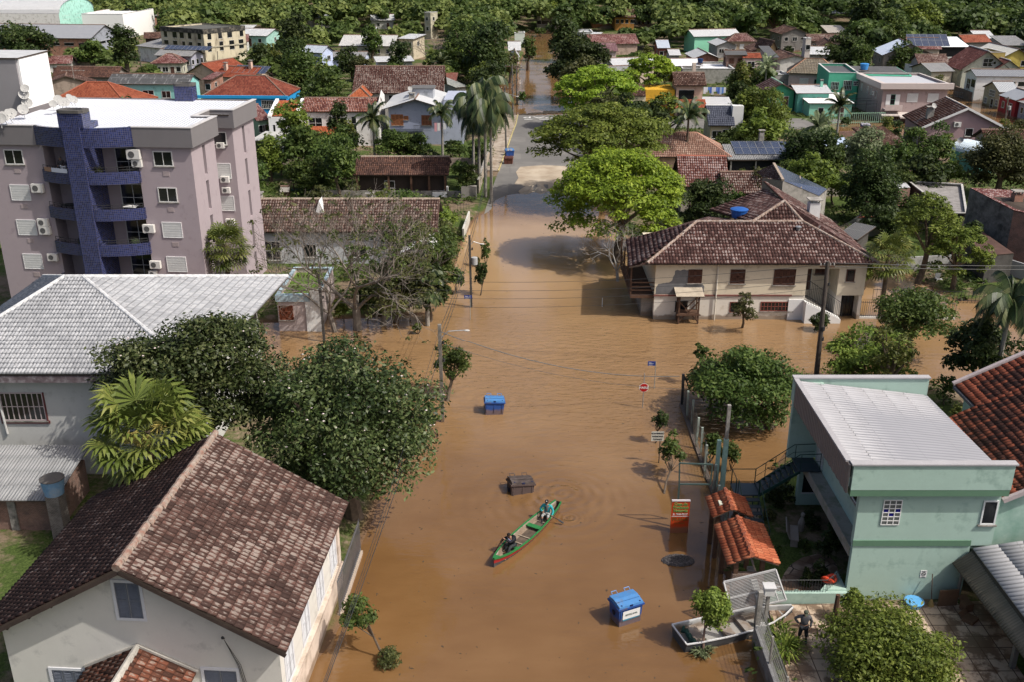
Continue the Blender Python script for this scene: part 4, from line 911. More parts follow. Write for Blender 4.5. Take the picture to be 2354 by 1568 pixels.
t,w_,A,ang=h_('pink_apartment','large two storey mauve pink building with flat grey roof and balcony','apartment building','c',1390,572,1838,574,6.3,13.5,'flat',0,M((.36,.28,.27),var=.05,dirt=(.25,.19,.18),damt=.15),M((.42,.43,.46),var=.06),win=None,rz=-1,rimmat=M((.55,.5,.47)),wins=[('f',.11,2.8,1.0,1.7,'n',(.1,.3,.2)),('f',.39,3.3,1.7,1.3,'r'),('f',.71,3.3,1.7,1.3,'r'),('f',.1,-.6,2.4,1.7,'bars',(.6,.6,.6)),('l',.15,3.6,.6,1.2,'bars'),('l',.4,3.6,.6,1.2,'bars'),('l',.55,3.6,.6,1.2,'bars'),('l',.75,3.4,.6,1.2,'bars')])
mb=MB();mb.box(-.7,-.7,5.45,w_+.7,0,6.39);mb.box(-.7,0,5.45,-.003,13.5,6.39);mb.build('cornice',M((.50,.44,.42),var=.05),t)
for u in(.06,.205):
 mb=MB();mb.box(w_*u,-.06,2.8,w_*u+.75,-.01,4.5);mb.build('shutter',WHITE,t)
mb=MB();mb.box(w_*.03,-1.1,2.0,w_*.30,0,2.25);mb.box(w_*.03,-1.1,2.25,w_*.30,-1.0,2.9);mb.build('balcony',M((.5,.42,.4)),t)
mb=MB();mb.slab([(-.2,-1.6,1.3),(w_*.25,-1.6,1.3),(w_*.25,0,1.5),(-.2,0,1.5)],.15);mb.slab([(w_*.25,-2.2,1.1),(w_*.98,-2.2,1.1),(w_*.98,0,1.6),(w_*.25,0,1.6)],.2);mb.build('awning',M((.5,.45,.42)),t)
aircon(t,(-.1,4.0,3.9),-math.pi/2)
mb=MB();[mb.box(-6.5,y,z,-.7,y+.05,z+.05)for y in(0,3)for z in(2.4,3.0,3.4)];[mb.box(x,0,-.8,x+.06,.06,3.4)for x in(-6.5,-4.5,-2.5,-.8)];mb.build('side_scaffold',IRON,t)
h_('green_gable_cottage','small cottage with green timber gable and brown brick walls','house','c',572,632,795,634,3.8,8,'gy',1.9,BRICK((.13,.06,.04),(.18,.08,.06)),tm(T_WINE,True,c2=(.2,.13,.11)),win=(2,0),geo='tile',endmat=M((.06,.3,.17)),rz=0,ridge=M((.35,.55,.42)))
h_('turquoise_cottage','low turquoise cottage with fenced terrace beside the green gable cottage','house','c',785,640,1012,632,3.8,8,'gx',.9,PAINT(.18,.52,.42),C_LIGHT,win=(2,0),rz=0)
t,w_,A,ang=h_('white_roof_house','mint walled house with bright white flat roof before the sea green house','house','c',870,708,1172,702,2.7,9,'shed',.5,M((.25,.55,.42),var=.06),M((.78,.78,.76),var=.04),win=(2,1),rz=0,oh=.3)
chimney(t,w_*.5,7,3.6,5.4,.45,M((.25,.6,.45)))
t,w_,A,ang=h_('slate_roof_house','cream house with a steep blue slate coloured roof among green trees','house','f',1345,515,1520,515,3.4,9,'gx',3.2,PAINT(.5,.45,.32),tm(T_SLATE,True),win=None,geo='tile',tw=.3,rz=-1,wins=[('f',.08,1.4,1.4,1.2,'n'),('f',.6,1.2,1.8,1.6,'n')],ridge=WHITE)
chimney(t,w_+.6,2.2,0,6.0,1.6,M((.68,.68,.66),var=.05),False)
h_('low_shed','long pale low roof above the slate coloured roof','shed','f',1310,372,1505,374,2.6,5,'shed',.5,PAINT(.4,.38,.34),C_LIGHT,win=None)
h_('white_gable_house','grey gabled house with a bright bluish white roof in the right background','house','c',1375,378,1700,370,5.0,12,'gy',3.6,PAINT(.3,.26,.22),CORR((.62,.70,.82),(.5,.5,.5),.1,pitch=.3),win=(2,2),rz=-8)
t,w_,A,ang=h_('solar_roof_house','brown roofed house covered with solar panels right of the bluish white roof','house','c',1560,335,1760,330,5.0,10,'gx',3.0,PAINT(.5,.42,.34),tm(T_WINE),win=(2,1),rz=-4)
solar(t,(.3,1.0,5.5),(1,0,0),(0,5,3.0),6,2,1.5,2.2)
t,w_,A,ang=h_('white_roof_pavilion','open pavilion with a brilliant white sheet roof and white balustrade','pavilion','c',1735,320,1975,318,5.2,12,'shed',2.2,DARK,CORR((.85,.9,.92),(.7,.7,.7),.05,pitch=.3),win=None,rz=0,oh=.8)
mb=MB();mb.box(.5,-.2,-1,w_-.5,.2,2.0);[mb.box(.5+i*(w_-1)/24,-.2,2.0,.62+i*(w_-1)/24,-.1,2.8)for i in range(25)];mb.box(.5,-.25,2.8,w_-.5,-.05,2.95);mb.build('balustrade',M((.75,.75,.74)),t)
h_('white_canopy','thin white sheet roof just below the brilliant white pavilion','shed','c',1705,395,1865,402,2.6,5,'shed',.6,PAINT(.5,.48,.45),C_WHITE,win=None,rz=0)
h_('mossy_roof_house','long brown lichened roof below the solar panelled house','house','c',1625,438,1860,448,4.4,9,'gx',2.4,PAINT(.45,.4,.36),tm(T_MOSS,la=.45),win=None,rz=-2)
h_('white_storehouse','plain white flat store below the long lichened roof','shed','c',1632,470,1850,466,3.8,8,'flat',0,M((.75,.75,.73),var=.05),C_WHITE,win=None,rz=0)
h_('orange_roof_house','house with orange tile roof and a grey gable at the right edge of the woods','house','c',1945,290,2100,282,4.2,12,'gx',3.0,PAINT(.32,.3,.29),tm(T_RED,c2=(.3,.1,.06)),win=None,rz=10,endmat=PAINT(.3,.29,.28))
h_('zinc_roofed_house','pale zinc gable behind the orange roofed house at the edge of the woods','house','c',2030,262,2165,262,4.2,10,'gx',1.6,PAINT(.4,.38,.36),C_LIGHT,win=None,rz=0)
h_('grey_roofed_house','row of grey sheet roofs at the far right edge by the woods','house','c',2215,310,2420,318,3.4,9,'shed',1.6,PAINT(.35,.36,.36),C_GREY,win=(2,0),rz=0)
h_('yellow_house','yellow walled house with whitish roof at the right edge of the town','house','c',2215,390,2420,392,5.6,14,'gy',2.4,PAINT(.5,.4,.1),CORR((.72,.70,.62),(.4,.38,.34),.2),win=(2,1),rz=0)
h_('ochre_tower','ochre upper storey wedged between brown gable and whitish roof','house','c',2118,358,2218,356,7.2,8,'flat',0,PAINT(.38,.3,.1),CONC,win=(2,0),rz=0)
t,w_,A,ang=h_('beige_hall','tall beige hall with grey gable roof left of the white modern house','hall','c',1712,492,1912,500,3.8,13,'gx',2.0,PAINT(.52,.47,.38),C_GREY,win=(0,1),rz=10,endmat=PAINT(.52,.47,.38))
t,w_,A,ang=h_('twin_gable_house','pale green house with twin dark red gables above the white modern house','house','c',1912,480,2260,480,4.2,11,'gy',4.4,PAINT(.48,.5,.42),tm(T_WINE,c2=(.13,.04,.03),la=.2),win=None,rz=-4,wins=[('f',.44,4.8,2.0,1.6,'n'),('f',.64,5.2,.9,.7,'g')],oh=.8,ridge=M((.6,.6,.58)))
h_('twin_gable_house','lower dark red gable wing in front of the pale green twin gabled house','house','c',2150,480,2340,480,4.3,8,'gy',2.4,PAINT(.48,.5,.42),tm(T_WINE,c2=(.13,.04,.03),la=.2),win=None,rz=-4,ridge=M((.6,.6,.58)))
t,w_,A,ang=h_('white_modern_house','white two storey house with grey sheet roof standing in the right hand flood','house','c',2022,522,2420,522,4.8,11,'gx',1.6,M((.7,.69,.67),var=.05,dirt=(.4,.36,.3),damt=.15),CORR((.2,.21,.23),(.4,.4,.38),.15,pitch=.3),win=None,rz=-4,oh=.3,wins=[('f',.38,3.0,2.0,.8,'o'),('f',.56,3.0,1.5,.8,'o'),('f',.76,3.0,2.2,.8,'o'),('l',.2,2.0,2.0,1.9,'g'),('l',.6,2.6,2.0,1.4,'o')])
mb=MB();mb.box(-.1,1,.0,.28,10,1.7);mb.build('lower_band',M((.14,.1,.08),var=.3),t)
t,w_,A,ang=h_('beige_street_house','beige house with pale zinc gable roof at the edge of the right hand flood','house','c',2185,632,2345,640,3.1,10.5,'gx',2.0,PAINT(.36,.31,.22),CORR((.36,.38,.4),(.25,.25,.25),.2,pitch=.3),win=None,rz=-1,oh=.3,wins=[('l',.35,1.9,2.4,1.1,'bars'),('l',.52,-.8,1.1,2.3,'g'),('l',.8,.5,1.2,1.1,'bars'),('l',.1,.3,1.2,1.1,'bars')])
t,w_,A,ang=h_('red_street_house','crimson walled house with grey sheet roof rising from the right hand flood','house','c',2178,652,2298,690,3.1,9,'gx',1.8,PAINT(.3,.03,.035,.15),CORR((.34,.36,.39),(.2,.2,.2),.2,pitch=.3),win=(2,2),oh=.2)
h_('grey_street_house','small grey blue house at the right edge in front of the crimson one','house','c',2300,692,2440,738,3.0,8,'shed',.6,PAINT(.3,.32,.37),C_GREY,win=(2,1),st='g')
h_('far_house','long pale roof lying alone in the far right woods','house','c',1000,88,1165,90,4,10,'gx',1.6,PAINT(.3,.3,.28),C_BLUE,win=None,rz=0)
h_('far_shed','beige sheet roof between woods and brown church roof','shed','c',1000,222,1142,222,3.6,8,'shed',1.4,PAINT(.3,.26,.22),CORR((.42,.38,.33),(.25,.22,.2),.3),win=None,rz=0)
t,w_,A,ang=h_('mauve_gable_house','mauve walled gable house with brown lichened roof and white verge','house','g',1205,530,1745,612,3.4,11,'gy',4.0,M((.36,.25,.26),var=.05),tm(T_MOSS,True,la=.35,c2=(.16,.075,.05)),win=None,geo='tile',oh=.45,rz=-6,wins=[('f',.52,2.2,1.1,1.2,'g')],ridge=M((.6,.58,.55)))
aircon(t,(w_*.37,.45,3.6),0,1.2)
mb=MB()
rr=HOUSES[-1][7]
for a,c in(((0,-.05,3.38),(w_/2,-.05,3.38+rr)),((w_,-.05,3.38),(w_/2,-.05,3.38+rr))):mb.beam(a,c,.08,.3)
mb.build('verge_board',WHITE,t)
chimney(t,1.9,3.6,3.5,5.6,.9);dish(t,(2.1,3.0,6.1),.5,s=1.2)
h_('brown_tile_house','low brown tiled roof at the right edge behind the round dark tree','house','g',1640,640,2000,662,2.8,8,'gx',2.0,PAINT(.4,.35,.3),tm(T_MOSS,True,la=.2),win=None,geo='tile',rz=-3)
h_('brown_lean_to','dark brown roof and rafters left of the mauve gable house','shed','g',900,650,1110,640,3.2,7,'shed',1.2,M((.06,.045,.04)),tm(T_BROWN,True),win=None,geo='tile',rz=10)
h_('pink_tile_house','house with faded pinkish tile roof behind the bright green street trees','house','f',860,722,1492,718,3.4,13,'hip',3.6,PAINT(.5,.35,.25),tm(T_PINK,True),win=(3,1),geo='tile',rz=-1,ridge=M((.4,.22,.16)))
t,w_,A,ang=h_('solar_carport','carport with grey corrugated roof and a white framed block of solar panels','carport','f',1475,742,1868,746,3.2,6.5,'shed',1.6,DARK,CORR((.28,.28,.28),(.1,.1,.1),.3,flat=False),win=None,geo='corr',tw=.22,tl=.9,amp=.07,rz=0,oh=.6)
solar(t,(1.2,1.2,3.55),(1,0,0),(0,6.5,1.6),8,2,.98,1.9)
mb=MB();[mb.box(x,.2,-.5,x+.18,.4,3.0)for x in(.4,3.5,7,10.5,w_-.6)];mb.build('post',CONC,t);chimney(t,w_*.72,5.5,4.2,5.6,.6)
h_('red_tile_house','house with a broad faded red tile roof between street trees and brown roofs','house','f',1148,920,1465,962,3.6,13,'gx',4.6,PAINT(.4,.35,.3),tm(T_WINE,True,la=.5,c2=(.2,.08,.06)),win=None,geo='tile',rz=-3,ridge=M((.35,.12,.08)))
t,w_,A,ang=h_('brown_tile_wing','lower wing with faded brown tiles and broken eaves joining the red tile house','house','f',1445,965,1830,965,3.3,8,'gx',2.6,M((.05,.045,.04)),tm(T_MOSS,True,la=.5,c2=(.17,.09,.075)),win=(2,0),geo='tile',rz=1)
SOLQ=('unplastered concrete house whose sloping roof is all solar panels',)
# --- apartment building
TB=GRIDM((.022,.033,.11),(.14,.13,.17),.14,.11,.4,.25)
MAUVE=M((.36,.305,.325),var=.04,dirt=(.3,.25,.27),damt=.1);BAND=M((.175,.165,.17),var=.05);GREYW=M((.25,.24,.25),var=.08)
apt=thing('apartment_building','mauve five storey apartment block with a blue tiled balcony column and white flat roof','apartment building',(-39.64,76.5,0),R(-5))
CA,SA=math.cos(R(5)),math.sin(R(5))
def ul(x,y,Y=76.0):
 p=ZY('d',x,y,Y);return(p.x+39.64)/CA,p.z
mb=MB();W0=15.6
mb.box(-.9,0,-1,4.0,4.8,14.5);mb.box(11.35,0,-1,15.0,4.8,14.5);mb.box(4.0,1.5,-1,11.35,4.8,14.5)
mb.box(-.9,4.8,-1,13.9,13.6,15.3);mb.box(13.9,8.3,-1,15.2,13.6,14.5)
mb.build('wall',MAUVE,apt)
def slotted(x0,x1,y0,y1,ys0,ys1,z1,name='side_wall'):
 mb=MB();mb.box(x0,y0,-1,x1,ys0,z1);mb.box(x0,ys1,-1,x1,y1,z1)
 zs=[z1]
 for k in range(5):
  a=z1-.45-2.78*k;mb.box(x0,ys0,a,x1,ys1,zs[-1]);zs.append(a-2.3)
 mb.box(x0,ys0,-1,x1,ys1,max(zs[-1],-.9));mb.build(name,MAUVE,apt)
 g=MB();g.box(x0+.001,ys0,-1,x0+.12,ys1,z1-.3);g.build('recess_panel',GREYW,apt)
slotted(15.0,15.6,0,4.8,2.2,2.75,14.5);slotted(15.2,15.85,8.3,13.6,10.6,11.15,14.5)
mb=MB()
for q in((-1.2,-.3,3.7,0),(11.3,-.3,15.9,0),(15.6,0,15.9,4.8),(13.9,4.8,15.9,5.1),(13.9,5.1,14.2,8.0),(13.9,8.0,16.15,8.3),(15.85,8.3,16.15,13.9),(-1.2,13.6,15.85,13.9),(-1.2,0,-.9,13.6)):mb.box(q[0],q[1],14.35,q[2],q[3],15.8)
mb.build('roof_band',BAND,apt)
mb=MB()
for q in((-1.24,-.34,3.7,.02),(11.3,-.34,15.94,.02),(15.55,.02,15.94,4.75),(13.86,4.75,15.94,5.14),(13.86,5.14,14.24,7.96),(13.86,7.96,16.2,8.34),(15.8,8.34,16.2,13.94)):mb.box(q[0],q[1],15.803,q[2],q[3],15.87)
mb.build('coping',M((.5,.49,.49)),apt)
AR=CORR((.66,.68,.73),(.4,.4,.42),.1,pitch=.3,rough=.5)
rf=Roof();rf.face([(-.2,0,15.5),(15.55,0,15.5),(15.55,4.7,15.72),(-.2,4.7,15.72)]);rf.face([(-.2,4.72,15.62),(13.8,4.72,15.62),(13.8,7.9,15.66),(-.2,7.9,15.66)]);rf.face([(-.2,7.95,15.5),(15.8,7.95,15.5),(15.8,13.5,15.75),(-.2,13.5,15.75)]);rf.build(AR,apt)
def arc(u):
 t=(u-7.6)/3.95;return-.25-1.05*(1-t*t)
def curved(u0,u1,z0,z1,name,mat,th=.15,n=16):
 mb=MB();us=[u0+(u1-u0)*i/n for i in range(n+1)];s=0
 for i in range(n):
  a,c=us[i],us[i+1];ya,yc=arc(a),arc(c)
  mb.hexa([(a,ya,z0),(c,yc,z0),(c,yc+th,z0),(a,ya+th,z0),(a,ya,z1),(c,yc,z1),(c,yc+th,z1),(a,ya+th,z1)])
 for(u,sg)in((u0,1),(u1,-1)):mb.box(min(u,u+sg*th),arc(u),z0,max(u,u+sg*th),.0,z1)
 return mb.build(name,mat,apt)
curved(3.68,11.32,14.4,15.84,'blue_band',TB,.3)
levels=[(12.53,11.6),(9.67,8.78),(6.9,5.97),(4.15,3.25)]
mb=MB();mb.box(6.5,-1.42,-1,7.9,1.5,16.0);mb.build('blue_column',TB,apt)
ch_=MB();ch_.box(6.3,-1.35,15.86,8.2,-.1,16.95);c_=ch_.build('chimney',TB,apt)
def chim_cap(x0,y0,x1,y1,z,par):
 mb=MB();n=20;cx,cy=(x0+x1)/2,(y0+y1)/2;rx,ry=(x1-x0)/2,(y1-y0)/2
 for i in range(n):
  a,c=2*math.pi*i/n,2*math.pi*(i+1)/n
  def pt(t,r,rect):
   x,y=math.cos(t),math.sin(t)
   if rect:m_=max(abs(x),abs(y));x,y=x/m_*(.75+.25*m_),y/m_*(.75+.25*m_)
   return cx+x*rx*r,cy+y*ry*r
  o0,o1,i0,i1=pt(a,1.12,True),pt(c,1.12,True),pt(a,.78,False),pt(c,.78,False)
  mb.hexa([(*o0,z),(*o1,z),(*i1,z),(*i0,z),(*o0,z+.22),(*o1,z+.22),(*i1,z+.22),(*i0,z+.22)])
 mb.build('chimney_cap',M((.1,.095,.09),var=.3),par)
chim_cap(6.3,-1.35,8.2,-.1,16.95,c_)
ch_=MB();ch_.box(9.3,12.9,15.6,10.9,14.0,17.0);c_=ch_.build('chimney',TB,apt);chim_cap(9.3,12.9,10.9,14.0,17.0,c_)
for i,(zt,zb_)in enumerate(levels):
 curved(3.85,6.48,zb_,zt,'balcony',TB);curved(7.92,11.45,zb_,zt,'balcony',TB)
 mb=MB();n=12
 for u0,u1 in((4.02,6.5),(7.9,11.3)):
  for k in range(n):
   a,c=u0+(u1-u0)*k/n,u0+(u1-u0)*(k+1)/n;mb.hexa([(a,arc(a)+.1,zb_+.02),(c,arc(c)+.1,zb_+.02),(c,1.5,zb_+.02),(a,1.5,zb_+.02),(a,arc(a)+.1,zb_+.14),(c,arc(c)+.1,zb_+.14),(c,1.5,zb_+.14),(a,1.5,zb_+.14)])
 mb.build('balcony_floor',CONC,apt)
 if i<3:
  mb=MB()
  for u0,u1 in((3.95,6.45),(7.95,11.38)):
   pts=[(u0+(u1-u0)*k/10,arc(u0+(u1-u0)*k/10)+.07)for k in range(11)]
   for dz in(.16,.36):mb.tube([(x,y,zt+dz)for x,y in pts],.022,4)
   for x,y in pts[::2]:mb.tube([(x,y,zt),(x,y,zt+.36)],.02,4)
  mb.build('railing',IRON,apt)
 window(apt,(0,1.5),0,4.9,zb_+.15,1.5,2.2,'g',(.5,.5,.5));window(apt,(0,1.5),0,8.9,zb_+.15,2.0,2.2,'g',(.5,.5,.5))
mb=MB();mb.box(4.0,.3,-.9,6.48,.4,3.2);mb.box(7.92,.3,-.9,11.3,.4,3.2);mb.build('ground_glazing',GLASS(),apt)
mb=MB();[mb.box(x,.22,-.9,x+.06,.3,3.2)for x in(4.8,5.6,8.7,9.5,10.3)];mb.build('glazing_bar',M((.05,.03,.03)),apt)
for k in range(5):
 z=12.87-2.78*k
 window(apt,(0,0),0,.82,z-.08,1.5,1.15,'g' if k==0 else 'r');window(apt,(0,0),0,12.61,z,1.5,1.15,'g' if k<2 else 'r')
 for u in(1.4,13.2):
  mb=MB();mb.box(u,-.03,z-.75,u+.5,.002,z-.4);mb.build('wall_plate',M((.36,.3,.3)),apt)
for(x,y,s)in((870,722,1.25),(900,775,.95),(975,1205,1.1),(1020,1440,1.05),(1010,1495,.8),(217,955,1.15),(256,1180,1.05),(268,1233,1.1),(323,1408,1.0)):
 u,z=ul(x,y);aircon(apt,(u,-.03,z),0,s)
for(x,y,s)in((1452,655,.8),(1480,880,.9),(1490,950,.85),(1515,1160,.95)):
 p=ZY('d',x,y,83.9);u=(p.x+39.64)*CA-(p.y-76.5)*SA;aircon(apt,(min(u,14.9),8.28,p.z),0,s)
window(apt,(0,8.3),0,14.15,12.9,1.15,1.1,'g')
for k in(1,2):window(apt,(0,8.3),0,14.2,12.9-2.78*k,1.15,1.2,'r')
mb=MB();mb.box(-7,7.2,12,-1.2,11.8,19.8);mb.build('stair_tower',[M((.27,.26,.27),var=.04)],apt)
mb=MB();mb.box(-1.19,7.35,12,-1.0,11.9,19.85);mb.build('tower_side',M((.78,.78,.77),var=.03),apt)
rf=Roof();rf.face([(-7.1,7.1,19.9),(-.95,7.1,19.9),(-.95,12,20.0),(-7.1,12,20.0)]);rf.build(M((.45,.46,.47)),apt,name='tower_roof')
for i,(x,y,r_,s)in enumerate(((165,270,.5,1.0),(158,310,.6,1.25),(178,365,.7,1.25),(150,410,.8,1.2),(385,345,.9,1.2),(405,365,1.2,1.0),(430,360,1.0,1.1),(460,335,1.3,1.1),(488,345,1.1,1.0),(5,470,.4,1.2),(25,455,1.4,1.2),(60,440,1.2,1.2),(80,430,.9,1.0),(350,372,.6,.9))):
 p=P('d',x,y,16.5 if i>3 else(18.6,17.8,16.9,16.4)[i]);
 if i<3:p=ZY('d',x,y,83.6)
 q=Vector((p.x+39.64,p.y-76.5,0));lx=q.x*CA-q.y*SA;ly=q.x*SA+q.y*CA
 dish(apt,(lx,ly,p.z),r_,-.55,s)
# --- white painted roof house on the near left corner
WT=TILE((.29,.30,.32),(.36,.37,.39),(.42,.43,.45),(.24,.24,.25),.22,w=.2,l=.4,flat=False)
FL=P('A',-560,755,7.0);FR=P('A',1228,755,7.0);BR=P('A',1785,150,7.0)
bt=thing('corner_house','off white house with a large white painted pyramid roof at the left edge','house',(FR.x,FR.y,0),0)
dp=BR.y-FR.y;xr=BR.x-FR.x;my=dp/2
ap=P('A',525,145,9.75);al=P('A',410,145,9.75);a1=(ap.x-FR.x,my,9.75);a0=(al.x-FR.x,my,9.75);wl=FL.x-FR.x
rf=Roof('tile',.2,.4,.07,.08)
rf.face([(wl,0,7),(0,0,7),a1,a0]);rf.face([(0,0,7),(xr,dp,7),a1]);rf.face([(wl,dp,7),(wl,0,7),a0]);rf.face([(xr,dp,7),(wl,dp,7),a0,a1]);rf.build(WT,bt)
mb=MB();
for a,c in((a0,a1),((0,0,7.02),a1),((xr,dp,7.02),a1),((wl,0,7.02),a0),((wl,dp,7.02),a0)):
 a,c=Vector(a),Vector(c);n=int((c-a).length/.42)
 for k in range(n):mb.tube([a.lerp(c,k/n)+Vector((0,0,.05)),a.lerp(c,(k+.98)/n)+Vector((0,0,.09))],[.15,.12],8)
mb.build('ridge_cap',M((.52,.53,.54),var=.2,scale=4,dirt=(.3,.3,.3)),bt)
mb=MB();mb.box(wl+.7,.8,-1,-.8,dp-.7,6.85);mb.build('wall',M((.50,.50,.48),var=.05,dirt=(.36,.36,.34),damt=.15),bt)
mb=MB();mb.box(wl,.02,6.45,-.02,.12,6.86);mb.box(-.12,.12,6.45,-.0,dp,6.86);mb.build('fascia',M((.13,.10,.11),var=.4,scale=3,dirt=(.3,.28,.3)),bt)
p0=ZY('A',28,1045,FR.y+.8);p1=ZY('A',262,870,FR.y+.8)
window(bt,(0,.8),0,p0.x-FR.x,p0.z,p1.x-p0.x,p1.z-p0.z,'bars',(.45,.38,.38),label='tall barred window in a dark red frame')
mb=MB();a,c,w_,h2=p0.x-FR.x,p0.z,p1.x-p0.x,p1.z-p0.z
for q in((a-.14,c-.16,a+w_+.14,c),(a-.14,c,a,c+h2),(a+w_,c,a+w_+.06,c+h2),):mb.box(q[0],.72,q[1],q[2],.82,q[3])
mb.build('window_surround',M((.12,.03,.03)),bt)
p0=ZY('A',20,1000,FR.y+.7);mb=MB();mb.tube([(p0.x-FR.x,.7,3.0),(p0.x-FR.x-.1,.7,5.2),(p0.x-FR.x-.15,.6,6.6)],.07,8);mb.build('downpipe',M((.5,.5,.49)),bt)
for u in(3.0,5.2,7.2):window(bt,(xr*u/dp-.8,0),math.pi/2,dp-u,4.4,1.1,1.5,'o')
q0=P('A',-60,1218,3.0);q1=P('A',545,1218,3.0);q2=P('A',-60,1545,2.4);
st_=thing('lean_to_shed','brick lean-to with grey corrugated roof below the off white corner house','shed',(q0.x,q2.y,0),0)
dd=q0.y-q2.y;ww=q1.x-q0.x
rf=Roof('corr',.17,1.2,.05,.01);rf.face([(0,0,2.4),(ww,0,2.4),(ww,dd,3.0),(0,dd,3.0)],.05);rf.build(CORR((.27,.275,.28),(.14,.14,.14),.35,pitch=.17,flat=False),st_)
mb=MB();mb.box(0,.5,-1,ww-.3,dd,2.3);mb.build('wall',BRICK((.17,.08,.055),(.25,.13,.09),(.22,.2,.18)),st_)
mb=MB();mb.box(2.6,.42,-1,3.0,.5,2.3);mb.build('pilaster',CONC,st_)
mb=MB();mb.box(ww-.2,-.5,0,ww+.45,.3,2.9);bs=mb.build('tank_stand',BRICK((.12,.10,.09),(.2,.17,.15)));tag(bs,'dark brick pillar beside the corrugated lean-to roof, carrying a round tank','pillar')
bs.data.transform(Matrix.Translation((q0.x,q2.y,0)))
water_tank('pale blue ribbed water tank under the fan palm at left',(q0.x+ww+.12,q2.y-.1,2.9),.56,.8,0,M((.2,.36,.55),var=.2,dirt=(.35,.4,.45)),M((.12,.11,.10)))
# --- big tiled gable house, near left
TA=TILE((.045,.026,.022),(.085,.045,.036),(.15,.08,.065),(.25,.21,.185),.44,w=.235,l=.36,flat=False)
TA2=TILE((.04,.02,.017),(.065,.033,.026),(.10,.048,.036),(.26,.2,.17),.22,w=.235,l=.36,flat=False)
gh=thing('gable_house','large off white gable house with lichened brown tile roof and grey shutters, bottom left','house',(-20.17,30.89,0),R(-3.85))
Wd,D,ze,rz_=11.8,10.6,4.4,7.8
rf=Roof('tile',.235,.36,.055,.05);rf.face([(Wd,0,ze),(Wd,D,ze),(Wd/2,D,rz_),(Wd/2,0,rz_)]);rf.build(TA,gh)
rf=Roof('tile',.235,.36,.055,.05);rf.face([(-.5,D,ze-.25),(-.5,0,ze-.25),(Wd/2,0,rz_),(Wd/2,D,rz_)]);rf.build(TA2,gh,name='roof')
mb=MB();n=26;rg=random.Random(3)
for k in range(n):
 y0,y1=D*k/n-.02,D*(k+1)/n+.03;j=rg.uniform(-.03,.03);mb.tube([(Wd/2+j,y0,rz_+.02),(Wd/2+j,y1,rz_+.06)],[.17,.14],8)
mb.build('ridge_cap',M((.29,.24,.20),var=.45,scale=5,dirt=(.22,.10,.07),damt=.5),gh)
mb=MB();k=(rz_-ze)/(Wd/2);x0,x1,y0=.5,Wd-.5,.75
mb.poly([(x0,y0,-1),(x1,y0,-1),(x1,y0,ze-.15+.5*k),(Wd/2,y0,rz_-.15),(x0,y0,ze-.15+.5*k)]);mb.poly([(x1,y0,-1),(x1,D-.5,-1),(x1,D-.5,ze-.15+.5*k),(x1,y0,ze-.15+.5*k)])
mb.poly([(x1,D-.5,-1),(x0,D-.5,-1),(x0,D-.5,ze-.15+.5*k),(Wd/2,D-.5,rz_-.15),(x1,D-.5,ze-.15+.5*k)]);mb.poly([(x0,D-.5,-1),(x0,y0,-1),(x0,y0,ze-.15+.5*k),(x0,D-.5,ze-.15+.5*k)])
mb.build('wall',M((.60,.585,.54),var=.04,dirt=(.46,.45,.42),damt=.12),gh)
mb=MB();mb.box(x1,y0-.08,-1,x1+.14,D-.5,1.35);mb.box(x1,y0-.08,1.35,x1+.2,D-.45,1.45);mb.box(x1-.1,D-.9,1.45,x1+.12,D-.5,4.1);mb.build('plinth',M((.60,.50,.42),var=.06,dirt=(.35,.28,.22)),gh)
mb=MB()
mb.beam((-.5,.02,ze-.4),(Wd/2,.02,rz_-.2),.05,.16);mb.beam((Wd/2,.02,rz_-.2),(Wd,.02,ze-.2),.05,.16)
for k2 in range(1,7):
 for sg in(-1,1):
  x=Wd/2+sg*k2*.95;z=rz_-.25-k2*.95*k;mb.beam((x,.1,z),(x,.75,z),.09,.12)
mb.build('verge_board',M((.05,.035,.03),var=.4),gh)
CG,SG=math.cos(R(3.85)),math.sin(R(3.85))
def lg(x,y,off=.75):
 for it in range(4):
  Y=30.89+off if it==0 else Yn
  p=ZY('B',x,y,Y);lx=((p.x+20.17)-off*SG)/CG;Yn=30.89-lx*SG+off*CG
 return lx,p.z
u0,z1=lg(705,950);u1,z0=lg(900,1175)
SH=(.13,.145,.18)
window(gh,(0,y0),0,u0,z0,.95,z1-z0,'s',SH)
for cx in(420,1365):
 a,zt=lg(cx-100,1492);c,_=lg(cx+100,1492);window(gh,(0,y0),0,a,zt-1.5,c-a,1.5,'s',SH)
for k3 in range(4):window(gh,(x1,0),math.pi/2,1.3+2.45*k3,1.75,.95,1.6,'s',(.45,.46,.48))
au,az=lg(858,1352);eu,ez=lg(1213,1510)
rf=Roof('tile',.235,.36,.05,.05);rf.face([(eu,-2.2,ez),(eu,y0,ez),(au,y0,az),(au,-2.2,az)]);rf.face([(2*au-eu,y0,ez),(2*au-eu,-2.2,ez),(au,-2.2,az),(au,y0,az)])
rf.build(TILE((.06,.028,.02),(.13,.05,.03),(.24,.085,.05),(.3,.24,.2),.35,w=.235,l=.36,flat=False),gh,name='porch_roof')
mb=MB();[mb.tube([(au,-2.2+.4*q,az+.03),(au,-1.78+.4*q,az+.07)],[.15,.12],8)for q in range(7)];mb.beam((au,.7,az+.12),(eu+.15,.7,ez+.1),.12,.1);mb.beam((au,.7,az+.12),(2*au-eu-.15,.7,ez+.1),.12,.1);mb.build('porch_ridge',M((.42,.4,.36),var=.3),gh)
mb=MB();mb.box(2*au-eu+.3,-2.0,-1,eu-.3,y0,ez-.1);mb.build('porch_wall',M((.6,.59,.55)),gh)
su,sz=lg(1400,1285);mb=MB();mb.tube([(su,.6,sz),(su,.45,sz+.15)],.03,6);mb.ell((su,.45,sz+.15),(.06,.06,.06));
